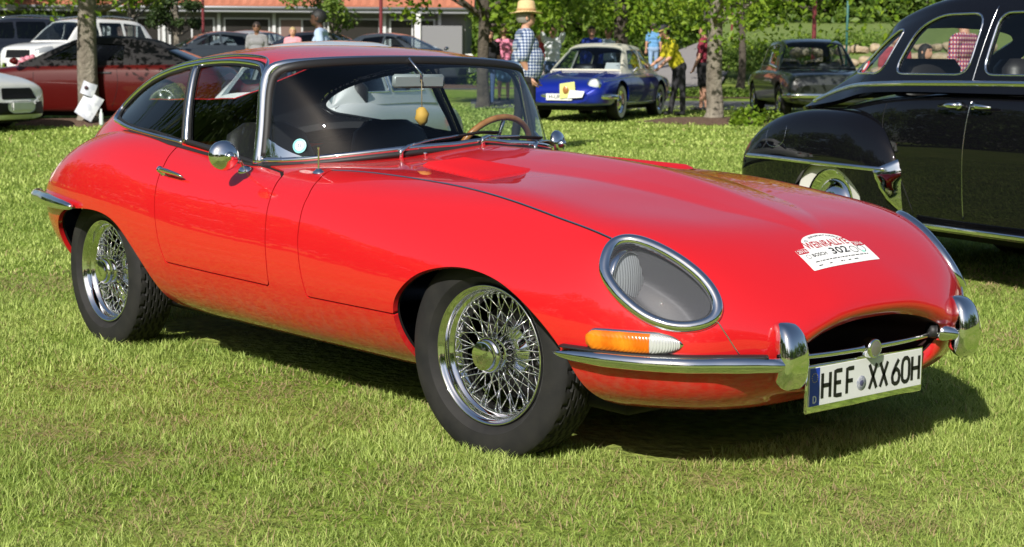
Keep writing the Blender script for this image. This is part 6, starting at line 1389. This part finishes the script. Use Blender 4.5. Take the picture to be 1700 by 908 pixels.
build_car('blue_coupe', 'shiny dark blue sixties coupe with cream roof and yellow rally plate on its bumper', 'car', M_BLUE, blue_rows, [(.86, .86, .84, .66, .66, .84), (.66, .28, 1.29, .52, .70, .84), (-.1, -.1, 1.335, .545, .71, .84), (-.7, -.7, 1.31, .52, .70, .84), (-1.16, -1.10, 1.22, .47, .66, .83), (-1.5, -1.5, .82, .64, .64, .80)], (1.2, -1.2), .315, origin_for(1018, 27.9, HK, 1.2, .66), HK,
          [[(.50, .875), (-.30, .875), (-.33, 1.22), (.17, 1.20)], [(-.38, .875), (-1.18, .875), (-1.02, 1.12), (-.80, 1.20), (-.42, 1.22)]], chrome=True, roof_paint=M_CREAM, hub='chrome', lamps=((2.08, .56, .60, .105, 'head'), (2.06, .64, .455, .045, 'amber')), extras=blue_extra, whitewall=True, zw=.68)

# -- dark classic saloon beyond the black one
M_OLIVE = mat('dark_olive_paint', (.020, .024, .022), rough=.35, coat=1., coat_rough=.03)
def box_extra(t, T, body):
    bar_part(t, 'front_bumper', [(1.75, -.78, .42), (2.05, -.70, .43), (2.12, 0, .43), (2.05, .70, .43), (1.75, .78, .42)], .03, .045, M_CHROME, 30); V, F = box_vf(2.03, 2.06, -.55, .55, .52, .72, .01); mesh_obj('grille', V, F, M_DCHROME, t)
    bar_part(t, 'side_mirror', [(1.05, -.76, .90), (1.03, -.86, .95), (1.03, -.90, .96)], .035, .03, M_CHROME, 8)
sq_rows = [(2.10, .62, .62, .56, .36), (2.03, .78, .72, .66, .32), (1.6, .86, .77, .75, .30), (.9, .90, .79, .79, .29), (0, .92, .795, .80, .29), (-1.0, .90, .79, .79, .29), (-1.8, .86, .76, .75, .31), (-2.1, .76, .68, .66, .34)]
sq_hoops = [(.95, .95, .90, .70, .70, .90), (.80, .52, 1.38, .56, .72, .90), (0, 0, 1.44, .58, .72, .90), (-.7, -.7, 1.42, .57, .72, .90), (-.98, -.92, 1.34, .54, .70, .90), (-1.32, -1.32, .90, .64, .64, .88)]
sq_win = [[(.62, .94), (-.02, .94), (-.02, 1.33), (.40, 1.31)], [(-.08, .94), (-.86, .94), (-.76, 1.28), (-.08, 1.33)]]
HO = head(.03, -1)
build_car('classic_saloon', 'dark olive boxy classic saloon standing on the path near the boulder wall', 'car', M_OLIVE, sq_rows, sq_hoops, (1.3, -1.25), .31, origin_for(1297, 28.6, HO, 1.3, -.66), HO, sq_win, chrome=True, hub='chrome', lamps=((2.03, .56, .62, .10, 'head'),), extras=box_extra)

# -- dark red convertible by the notice tree
M_WINE = mat('dark_red_metallic', (.07, .004, .003), rough=.45, metal=0., coat=.7, coat_rough=.03, spec=.1); M_HOODC = mat('black_soft_top', (.012, .011, .012), rough=.85)
def mod_extra(t, T, body):
    
    for s in (-1, 1):
        V, F = sweep([(1.0, s * .90, .95), (.98, s * 1.0, .98)], ring(12, .07, .05), (0, 0, 1), scale=[.7, 1]); mesh_obj('side_mirror', V, F, body.data.materials[0], t)
    plate_on(t, 2.35, .36, None)
    B = bvh(MOD_B)
    for pts in ([(.72, .93), (.70, .6), (.62, .26)], [(-.62, .95), (-.66, .6), (-.55, .26)]): side_line(t, 'door_gap', B, pts, M_BLACK, .010, .002, 16)
    side_line(t, 'door_handle', B, [(-.56, .80), (-.36, .80)], M_PLASTIC, .035, .02, 6)
mod_rows = [(2.335, .44, .34, .42, .30), (2.28, .52, .55, .48, .24), (2.22, .66, .72, .58, .20), (2.0, .76, .83, .66, .19), (1.5, .86, .89, .74, .19), (.9, .93, .905, .82, .20), (0, .96, .91, .85, .20), (-1.0, .97, .91, .86, .20), (-1.8, .96, .89, .85, .22), (-2.15, .90, .80, .80, .25), (-2.28, .70, .70, .62, .30)]
M_LUNIT = mat('lamp_unit_glass', (.10, .11, .12), rough=.1, coat=1., metal=.3)
MOD_P = [('headlamp', 'side', np.array([(2.20, .52), (2.22, .60), (2.05, .68), (1.72, .745), (1.66, .73), (1.85, .64), (2.02, .56)]), M_LUNIT), ('grille', 'front', np.array([(-.42, .46), (.05, .46), (.05, .62), (-.36, .62)]), M_BLACK), ('air_intake', 'front', np.array([(-.68, .24), (.05, .24), (.05, .40), (-.60, .42)]), M_BLACK)]
SUV_P = [('headlamp', 'side', np.array([(2.22, .72), (2.2, .84), (2.0, .90), (1.75, .93), (1.75, .82), (2.05, .76)]), mat('bright_lamp', (.5, .52, .53), rough=.15, metal=.4, coat=1.)), ('grille', 'front', np.array([(-.5, .60), (.05, .60), (.05, .82), (-.48, .82)]), M_BLACK), ('air_intake', 'front', np.array([(-.7, .30), (.05, .30), (.05, .46), (-.62, .46)]), M_BLACK)]
mod_hoops = [(1.0, 1.0, .94, .76, .76, .94), (.75, .18, 1.34, .57, .80, .94), (-.3, -.3, 1.40, .59, .81, .95), (-.9, -.9, 1.36, .57, .80, .96), (-1.45, -1.3, 1.22, .52, .77, .96), (-1.95, -1.95, .97, .70, .70, .95)]
MOD_B = grid_surface([[(x, 0, zt), (x, .55 * w, zt - .008), (x, .84 * w, zt - .035), (x, .955 * w, zs), (x, w, zs - (zs - zb) * .38), (x, .985 * w, zs - (zs - zb) * .68), (x, .93 * w, zb), (x, .55 * w, zb - .04), (x, 0, zb - .04)] for x, zt, w, zs, zb in mod_rows], 90, 56, soft=2)[0]
HR = head(-.995, .08)
build_car('convertible', 'dark red modern convertible with black soft top beyond the notice tree', 'car', M_WINE, mod_rows, mod_hoops, (1.38, -1.38), .33, origin_for(150, 26.6, HR, .12, .0), HR, [[(.62, .99), (-.72, .99), (-.70, 1.25), (.12, 1.27)]], roof_paint=M_HOODC, hub='alloy', patches=MOD_P, extras=mod_extra, glass=M_BGGLASSD)
# -- white modern car nosing in
M_WHITEP = mat('white_paint', (.74, .74, .72), rough=.35, coat=1., coat_rough=.02)
HW = head(.95, -.30)
build_car('white_saloon', 'white modern car with dark slanted headlamp nosing in beside the dark red convertible', 'car', M_WHITEP, mod_rows, [(1.0, 1.0, .94, .76, .76, .94), (.75, .25, 1.38, .57, .80, .94), (-.3, -.3, 1.44, .59, .81, .95), (-.9, -.9, 1.42, .57, .80, .96), (-1.45, -1.3, 1.28, .52, .77, .96), (-1.95, -1.95, .97, .70, .70, .95)], (1.38, -1.38), .33, origin_for(30, 23.6, HW, 2.25, 0), HW, [[(.62, .99), (-.1, .99), (-.1, 1.34), (.2, 1.32)], [(-.16, .99), (-1.0, .99), (-.8, 1.28), (-.16, 1.34)]], hub='alloy', patches=MOD_P, extras=mod_extra)
# -- car park row
suv_rows = [(2.30, .60, .40, .56, .34), (2.25, .66, .62, .60, .30), (2.2, .86, .80, .74, .26), (1.9, .98, .90, .86, .25), (1.2, 1.06, .925, .94, .25), (0, 1.09, .93, .96, .25), (-1.2, 1.10, .93, .97, .25), (-2.0, 1.08, .90, .95, .27), (-2.25, .95, .82, .84, .32)]
suv_hoops = [(1.15, 1.15, 1.06, .78, .78, 1.06), (.95, .50, 1.66, .62, .83, 1.07), (-.3, -.3, 1.75, .66, .85, 1.08), (-1.4, -1.4, 1.73, .65, .84, 1.08), (-1.98, -1.85, 1.62, .62, .82, 1.08), (-2.2, -2.2, 1.08, .78, .78, 1.06)]
suv_win = [[(.72, 1.12), (-.02, 1.12), (-.02, 1.60), (.38, 1.58)], [(-.10, 1.12), (-.95, 1.12), (-.95, 1.62), (-.10, 1.61)], [(-1.03, 1.12), (-1.85, 1.14), (-1.75, 1.55), (-1.03, 1.61)]]
M_NAVY = mat('dark_navy_paint', (.010, .012, .018), rough=.3, coat=1.); M_SILV = mat('silver_paint', (.40, .42, .44), rough=.3, metal=.5, coat=1.); M_GREYP = mat('slate_paint', (.045, .055, .065), rough=.3, metal=.3, coat=1.)
def suv_extra(t, T, body):
    for s in (-1, 1): bar_part(t, 'roof_rail', [(.3, s * .56, 1.72), (-.5, s * .58, 1.80), (-1.5, s * .56, 1.76)], .018, .018, M_DCHROME, 12)
g_ = 'cars in the far car park'
for nm, lab, pnt, rws, hps, wn, px, d, hd_a, wrr in (
    ('off_roader', 'black off-roader in the car park at the edge of the trees', M_NAVY, suv_rows, suv_hoops, suv_win, 18, 47.5, head(-.86, -.5), .37),
    ('estate_car', 'white tall estate car with dark windscreen parked beside the black off-roader', M_WHITEP, suv_rows, suv_hoops, suv_win, 138, 46.5, head(-.55, -.83), .36),
    ('parked_saloon', 'slate dark saloon parked before the shuttered windows beyond the convertible', M_GREYP, mod_rows, mod_hoops, [[(.62, .99), (-.1, .99), (-.1, 1.3), (.14, 1.28)], [(-.16, .99), (-1.0, .99), (-.8, 1.24), (-.16, 1.3)]], 352, 47, head(-.9, -.42), .33),
    ('parked_saloon', 'silver-grey saloon in the car park behind the person in sunglasses', M_SILV, mod_rows, mod_hoops, [[(.62, .99), (-.1, .99), (-.1, 1.3), (.14, 1.28)], [(-.16, .99), (-1.0, .99), (-.8, 1.24), (-.16, 1.3)]], 440, 50, head(.88, -.45), .33),
    ('parked_saloon', 'navy saloon in the car park behind the man in the pale blue shirt', M_NAVY, mod_rows, mod_hoops, [[(.62, .99), (-.1, .99), (-.1, 1.3), (.14, 1.28)], [(-.16, .99), (-1.0, .99), (-.8, 1.24), (-.16, 1.3)]], 545, 48.5, head(.93, -.36), .33),
    ('parked_saloon', 'dark grey saloon parked between the red lamp post and the grey porch', M_GREYP, mod_rows, mod_hoops, [[(.62, .99), (-.1, .99), (-.1, 1.3), (.14, 1.28)], [(-.16, .99), (-1.0, .99), (-.8, 1.24), (-.16, 1.3)]], 662, 46, head(.90, -.44), .33)):
    build_car(nm, lab, 'car', pnt, rws, hps, (1.38, -1.38), wrr, tuple(at(px, d)), hd_a, wn, group=g_, hub='alloy', patches=SUV_P if rws is suv_rows else MOD_P, extras=suv_extra if rws is suv_rows else mod_extra, glass=M_BGGLASS if nm != 'off_roader' else M_BGGLASSD)
# -- small white round-backed car seen through the coupe's glass
HF = head(.30, .95)
ft_rows = [(1.48, .60, .40, .52, .32), (1.40, .74, .55, .64, .28), (1.1, .84, .62, .74, .26), (.5, .90, .655, .78, .25), (0, .92, .66, .79, .25), (-.6, .93, .66, .79, .25), (-1.1, .88, .63, .75, .27), (-1.42, .76, .54, .64, .30), (-1.5, .58, .40, .50, .34)]
ft_hoops = [(.72, .72, .90, .56, .56, .90), (.58, .32, 1.24, .46, .60, .90), (0, 0, 1.32, .48, .61, .91), (-.5, -.5, 1.29, .47, .61, .91), (-.85, -.80, 1.18, .43, .58, .91), (-1.2, -1.2, .90, .48, .48, .88)]
def ft_extra(t, T, body): bar_part(t, 'rear_bumper', [(-1.3, -.62, .36), (-1.5, -.48, .36), (-1.55, 0, .36), (-1.5, .48, .36), (-1.3, .62, .36)], .025, .04, M_CHROME, 24); plate_on(t, -1.53, .52, None, .26, .2, -1)
build_car('microcar', 'small white round-backed car parked behind the red coupe and seen through its windows', 'car', M_WHITEP, ft_rows, ft_hoops, (.92, -.92), .27, tuple(at(560, 12.6)), HF, [[(.40, .94), (-.30, .94), (-.30, 1.20), (.20, 1.19)], [(-.36, .94), (-.80, .94), (-.66, 1.14), (-.36, 1.20)]], hub='chrome', lamps=((-1.44, .46, .66, .05, 'red'), (1.36, .44, .66, .085, 'head')), extras=ft_extra, zw=.56, chrome=True)
# ---------------------------------------------------------------- people
M_SKIN = mat('skin', (.52, .27, .18), rough=.55, noise=(9, (.58, .32, .22), .2)); M_SKIND = mat('dark_skin', (.085, .042, .028), rough=.5)
def cloth(name, c, rough=.85): return mat('cloth_' + name, c, rough=rough, noise=(14, tuple(q * 1.25 for q in c), .25), bump=(26, .35, .02))
def check_mat(name, c0, c1, c2, scale, along='xy'):
    if name in MATS: return MATS[name]
    m = bpy.data.materials.new(name); m.use_nodes = True; n = m.node_tree.nodes; l = m.node_tree.links; b = n['Principled BSDF']; b.inputs['Roughness'].default_value = .85
    tc = n.new('ShaderNodeTexCoord'); sx = n.new('ShaderNodeSeparateXYZ'); l.new(tc.outputs['Object'], sx.inputs[0]); fs = []
    def math_(op, a, bb=None, v=None):
        q = n.new('ShaderNodeMath'); q.operation = op
        for i, k in enumerate((a, bb)):
            if k is None: continue
            if isinstance(k, (int, float)): q.inputs[i].default_value = k
            else: l.new(k, q.inputs[i])
        return q.outputs[0]
    ar = math_('ADD', sx.outputs[0], 3.0 if along == 'x' else sx.outputs[1]); 
    for o in (ar, sx.outputs[2]): fs.append(math_('GREATER_THAN', math_('FRACT', math_('MULTIPLY', o, scale)), .5))
    s = math_('MULTIPLY', math_('ADD', fs[0], fs[1]), .5); r = n.new('ShaderNodeValToRGB'); r.color_ramp.interpolation = 'CONSTANT'; e = r.color_ramp.elements; e[0].color = (*c0, 1); e[1].position = .75; e[1].color = (*c2, 1); q = e.new(.25); q.color = (*c1, 1)
    l.new(s, r.inputs[0]); l.new(r.outputs[0], b.inputs['Base Color']); MATS[name] = m; return m
def cone_cap(a, b, ra, rb, n=14, m=5):
    """tapered limb with round ends"""
    a, b = np.asarray(a, float), np.asarray(b, float); d = b - a; L = np.linalg.norm(d) + 1e-9; T = d / L; pts, sc = [], []
    for t in np.linspace(-math.pi / 2, 0, m): pts.append(a + T * ra * math.sin(t)); sc.append(max(ra * math.cos(t), 1e-4))
    for t in np.linspace(0, math.pi / 2, m): pts.append(b + T * rb * math.sin(t)); sc.append(max(rb * math.cos(t), 1e-4))
    return sweep(pts, ring(n, 1), (1, 0, 0) if abs(T[0]) < .8 else (0, 0, 1), scale=sc)
def person(label, px, d, facing, H=1.75, shirt=None, legs=None, skin=None, hair=(.03, .02, .015), shoes=(.02, .02, .02), lean=0., arms=((.0, .25), (.0, .25)), skirt=False, sleeve=.45, voxel=.013, girth=1., hat=None, glasses=False, longhair=False, bald=False, group=None, stride=.10, knee=0., vest=None):
    """facing = heading in plan; arms = ((raise, elbow bend), ...) right and left, raise 0 hanging .. 3.1 up"""
    s = H / 1.75; skin = skin or M_SKIN; B = []      # bones: a, b, ra, rb, material index (0 skin, 1 shirt, 2 legs, 3 shoes)
    up = np.array([math.sin(lean), 0, math.cos(lean)]); fw = np.array([math.cos(lean), 0, -math.sin(lean)]); pel = np.array([0, 0, .93 * s]) - np.array([math.sin(lean) * .10, 0, 0]); sd = np.array([0, 1., 0])
    P = lambda u, f_=0, y_=0: pel + up * u * s + fw * f_ * s + sd * y_ * s
    g = girth
    B += [(P(-.02, 0, -.07), P(-.02, 0, .07), .125 * s * (.6 + .4 * g), .125 * s * (.6 + .4 * g), 2), (P(.08, .01 * g, -.05), P(.08, .01 * g, .05), .125 * s * g, .125 * s * g, 1), (P(.20, .02 * g, -.05), P(.20, .02 * g, .05), .125 * s * g, .125 * s * g, 1), (P(.36, .005, -.08), P(.36, .005, .08), .118 * s * (.55 + .45 * g), .118 * s * (.55 + .45 * g), 1), (P(.485, -.01, -.135), P(.485, -.01, .135), .072 * s * (.6 + .4 * g), .072 * s * (.6 + .4 * g), 1)]
    B += [(P(.50, -.01), P(.61, .01), .058 * s, .054 * s, 0), (P(.655, .03), P(.73, .015), .078 * s, .092 * s, 0), (P(.64, .075), P(.66, .06), .040 * s, .05 * s, 0), (P(.69, .10), P(.675, .118), .014 * s, .015 * s, 0)]
    for q in (-1, 1): B.append((P(.675, .0, .088 * q), P(.70, -.005, .090 * q), .016 * s, .018 * s, 0))
    for k, q in enumerate((-1, 1)):
        hip = pel + sd * .09 * q * s + up * (-.03 * s); st = stride * (1 if q < 0 else -1); kn = np.array([hip[0] + st * .5 * s + knee, .095 * q * s, .50 * s]); an = np.array([st * s * .9 - .02, .10 * q * s, .085 * s])
        lg = 0 if skirt else 2
        B += [(hip, kn, .092 * s * (g * .5 + .5), .062 * s, 2 if not skirt else 0), (kn, an, .060 * s if lg == 2 else .055 * s, .052 * s if lg == 2 else .035 * s, lg)]
        B += [(an + [-.02, 0, -.045 * s], an + [.14 * s, .015 * q, -.05 * s], .042 * s, .036 * s, 3)]
        if skirt: B += [(hip + [0, 0, 0], np.array([kn[0] * .6, .07 * q * s, .56 * s]), .12 * s, .115 * s, 2)]
        ra, eb = arms[k]; sh = P(.475, -.01, .185 * q); ud = np.array([math.sin(ra), 0, -math.cos(ra)]); out = .22 if eb < 9 else .9
        ud = ud + sd * q * (.16 if ra < 1 else .12); ud /= np.linalg.norm(ud); el = sh + ud * .29 * s
        fa = ra + eb; fd = np.array([math.sin(fa), 0, -math.cos(fa)]) + sd * q * (-.15 if eb > .5 else .05); fd /= np.linalg.norm(fd); wr_ = el + fd * .25 * s
        m1 = sh + (el - sh) * min(sleeve * 1.6, 1.) if sleeve < .7 else el
        B += [(sh, m1, .064 * s * (.5 + .5 * g), .060 * s * (.5 + .5 * g), 1)]
        if sleeve < .7: B += [(m1, el, .046 * s, .041 * s, 0), (el, wr_, .042 * s, .029 * s, 0)]
        else: B += [(el, el + (wr_ - el) * .92, .050 * s, .038 * s, 1)]
        # hand: palm, four fingers of unequal length, thumb from the side of the palm
        pn = np.cross(fd, sd); pn /= np.linalg.norm(pn) + 1e-9; wide = np.cross(pn, fd); pl = wr_ + fd * .085 * s
        B += [(wr_ + fd * .02 * s, pl, .026 * s, .030 * s, 0), (wr_ + fd * .03 * s + wide * .012 * s, pl + wide * .022 * s, .022 * s, .02 * s, 0), (wr_ + fd * .03 * s - wide * .012 * s, pl - wide * .022 * s, .022 * s, .02 * s, 0)]
        for j, (o_, L_) in enumerate(((-.031, .062), (-.010, .074), (.011, .070), (.031, .054))):
            a = pl + wide * o_ * s; b = a + fd * L_ * .55 * s + pn * .008 * s; c = b + fd * L_ * .40 * s + pn * .026 * s; B += [(a, b, .0105 * s, .010 * s, 0), (b, c, .010 * s, .0085 * s, 0)]
        a = wr_ + fd * .035 * s - wide * .030 * s; b = a + fd * .035 * s - wide * .030 * s + pn * .012 * s; B += [(a, b, .013 * s, .011 * s, 0), (b, b + fd * .032 * s - wide * .006 * s + pn * .012 * s, .011 * s, .009 * s, 0)]
    V, F = join_vf(*[cone_cap(a, b, ra, rb) for a, b, ra, rb, _ in B]); V[:, 0] *= 1.0
    o = mesh_obj('body', V, F, None); rm = o.modifiers.new('r', 'REMESH'); rm.mode = 'VOXEL'; rm.voxel_size = voxel; sm = o.modifiers.new('s', 'SMOOTH'); sm.factor = .5; sm.iterations = 3 if voxel > .01 else 4
    me = bpy.data.meshes.new_from_object(o.evaluated_get(bpy.context.evaluated_depsgraph_get())); bpy.data.objects.remove(o); me.name = 'body'
    nf = len(me.polygons); C = np.zeros(nf * 3); me.polygons.foreach_get('center', C); C = C.reshape(-1, 3); best = np.full(nf, 1e9); mi = np.zeros(nf, int)
    for a, b, ra, rb, k in B:
        a, b = np.asarray(a, float), np.asarray(b, float); e = b - a; t = np.clip((C - a) @ e / (e @ e + 1e-12), 0, 1); dd = np.linalg.norm(C - a - t[:, None] * e, axis=1) - (ra + (rb - ra) * t)
        w_ = dd < best; best[w_] = dd[w_]; mi[w_] = k
    me.polygons.foreach_set('material_index', mi); me.polygons.foreach_set('use_smooth', [True] * nf)
    for m in (skin, shirt, legs, cloth('shoe%.2f' % shoes[0], shoes, .5)): me.materials.append(m)
    t = thing('person', label, 'person', (0, 0, 0), group); b_ = bpy.data.objects.new('body', me); COL.objects.link(b_); b_.parent = t
    hc_ = P(.715, .01); M_H = mat('hair_%.2f_%.2f' % hair[:2], hair, rough=.6, bump=(60, .6, .01)); Rh = np.stack([fw, sd, up], 1)
    def hd(nm, V, F, m, **k): q = mesh_obj(nm, np.asarray(V) @ Rh.T * s + hc_, F, m, **k); q.parent = t; return q
    if not bald:
        V, F = lathe([(0.001, .118)] + [(.105 * math.cos(a), .115 * math.sin(a)) for a in np.linspace(1.4, -.75 if not longhair else -1.15, 10)], 22, 'z'); V[:, 0] = V[:, 0] * 1.12 - .012; V[:, 1] *= .92
        V[:, 2] -= np.where(longhair, np.where(V[:, 0] < .02, np.maximum(0, .03 - V[:, 2]) * 1.6, 0), 0); k = (V[:, 0] > .035) & (V[:, 2] < .045); V[k, 2] = .045 + (V[k, 2] - .045) * .1; V[k, 0] = np.minimum(V[k, 0], .088)
        hd('hair', V, F, M_H)
    if hat == 'straw':
        V, F = lathe([(0.001, .205), (.05, .207), (.085, .195), (.096, .17), (.104, .085), (.112, .07), (.15, .062), (.185, .068), (.187, .063), (.15, .054), (.10, .058)], 40, 'z'); V[:, 0] *= 1.1; V[:, 2] += -.06 * (np.hypot(V[:, 0], V[:, 1]) > .13) * (V[:, 0] / .2)**2 * .3; V[:, 2] += -.01
        h_ = hd('straw_hat', V, F, mat('straw', (.62, .42, .20), rough=.8, noise=(70, (.70, .52, .28), .2), bump=(160, .6, .004))); V, F = lathe([(.1055, .105), (.107, .075), (.109, .075), (.1075, .105)], 40, 'z', closed=True); V[:, 0] *= 1.1; V[:, 2] += -.01; q = mesh_obj('hat_band', V @ Rh.T * s + hc_, F, mat('hat_band_tan', (.42, .26, .12), rough=.8)); q.parent = h_
    if hat == 'cap':
        V, F = lathe([(0.001, .130), (.06, .122), (.10, .085), (.112, .04), (.113, .02)], 26, 'z'); V[:, 0] *= 1.1; hd('cap', V, F, cloth('cap', (.03, .03, .035)))
        V, F = lathe([(.1135, .028), (.116, .050), (.1175, .05), (.115, .028)], 26, 'z', closed=True); V[:, 0] *= 1.1; hd('cap_band', V, F, cloth('capband', (.55, .42, .12)))
    if glasses:
        V, F = join_vf(*[sweep([(.098, q * .012, .012), (.100, q * .06, .012)], ring(8, .006, .02), (0, 0, 1)) for q in (-1, 1)] + [sweep([(.095, q * .07, .014), (.0, q * .095, .014)], ring(6, .004, .004), (0, 0, 1)) for q in (-1, 1)]); hd('glasses', V, F, M_BLACK)
    else:
        for q in (-1, 1): V, F = lathe([(0, .006), (.009, .003), (.012, 0)], 10, 'x'); hd('eye', V + (.088, q * .034, .004), [w_[::-1] for w_ in F], M_BLACK)
    V, F = sweep([(.083, -.022, -.062), (.092, 0, -.062), (.083, .022, -.062)], ring(6, .004, .005), (0, 0, 1)); hd('mouth', V, F, mat('lip', (.30, .10, .09), rough=.5))
    p = at(px, d); t.location = (p[0], p[1], p[2]); t.rotation_euler = (0, 0, facing); return t
RT, LF, TO, AW = head(1, 0), head(-1, 0), head(0, -1), head(0, 1)
DK = cloth('dark_trousers', (.012, .012, .016)); JE = cloth('jeans', (.06, .10, .20)); 
person('man in straw hat and blue-white checked shirt standing behind the red coupe', 869, 20.0, head(.97, .22), 1.77, check_mat('gingham_blue', (.55, .58, .62), (.16, .22, .36), (.02, .035, .10), 26, 'x'), DK, hair=(.25, .23, .2), hat='straw', glasses=True, girth=1.58, arms=((-.30, .80), (.1, .5)), voxel=.008, sleeve=.55)
person('man in bright yellow shirt and dark cap leaning towards the blue car', 1118, 30.2, head(-.97, -.2), 1.72, cloth('yellow_shirt', (.58, .52, .02)), cloth('charcoal', (.025, .025, .03)), hat='cap', lean=.42, girth=1.15, arms=((.25, .7), (.2, .6)), voxel=.009, sleeve=.5)
person('woman in crimson top and black skirt standing behind the pale tree trunk', 1163, 32.2, head(-.9, .4), 1.70, cloth('crimson_top', (.22, .02, .04)), cloth('black_skirt', (.008, .008, .01)), skirt=True, arms=((-.55, 1.25), (.1, .3)), voxel=.010, longhair=False)
person('man in pale blue shirt walking behind the roof of the red coupe', 538, 23.6, head(-.95, .1), 1.80, cloth('pale_blue', (.36, .46, .62)), JE, skin=M_SKIND, hair=(.01, .01, .01), sleeve=.9, arms=((.2, .6), (-.2, .3)), voxel=.010, lean=.12)
person('person in sunglasses and grey shirt in front of the silver saloon', 428, 36, TO, 1.70, check_mat('grey_check', (.36, .36, .36), (.22, .22, .23), (.10, .10, .11), 36), JE, glasses=True, skin=mat('tan_skin', (.22, .11, .07), rough=.5))
person('fair-haired person in pink top by the car park', 487, 41, TO, 1.58, cloth('pink_top', (.62, .26, .30)), JE, hair=(.45, .34, .16))
person('woman in black top with pale necklace behind the man in the straw hat', 810, 34, head(.3, -.95), 1.58, cloth('black_top', (.012, .012, .014)), JE, longhair=True, arms=((.1, 1.2), (.0, .9)))
person('woman in pink sleeveless top beside the woman in black', 834, 36, AW, 1.62, cloth('pink_vest', (.62, .20, .30)), cloth('blue_shorts', (.10, .20, .34)), sleeve=.1, skirt=True, hair=(.2, .1, .05))
person('woman in red top with light hair beyond the straw-hatted man', 893, 37, head(.4, -.9), 1.55, cloth('red_top', (.42, .05, .05)), cloth('pale_trousers', (.5, .45, .42)), hair=(.3, .18, .1), longhair=True)
person('man in white shirt with arms raised taking a picture behind the blue car', 914, 34.5, TO, 1.68, cloth('white_shirt', (.68, .72, .76)), JE, arms=((2.1, 1.2), (2.1, 1.2)), sleeve=.6)
person('person in royal blue jacket standing behind the blue car', 978, 36, TO, 1.66, cloth('royal_blue', (.02, .05, .34)), cloth('blue_trousers', (.03, .06, .26)), sleeve=.9)
person('person in pale blue shirt next to the one in the royal blue jacket', 1006, 37, head(-.5, -.8), 1.64, cloth('ice_blue', (.48, .58, .70)), JE, sleeve=.9)
person('dark-haired girl in dark top seen through the rear window of the black saloon', 1527, 19.5, head(.7, -.7), 1.36, cloth('plum_top', (.05, .015, .03)), JE, longhair=True, hair=(.02, .015, .012), arms=((.4, .4), (.1, .2)))
person('person in red plaid shirt beyond the black saloon', 1590, 17.5, head(-.6, .7), 1.74, check_mat('red_plaid', (.62, .58, .58), (.48, .04, .05), (.05, .06, .20), 22), JE, sleeve=.9)
person('person in dark red top beyond the quarter window of the black saloon', 1478, 23, TO, 1.56, cloth('brick_top', (.30, .04, .05)), JE)
person('person in blue walking up the paved ramp', 1080, 52, AW, 1.70, cloth('mid_blue', (.10, .25, .45)), cloth('light_jeans', (.20, .30, .45)))
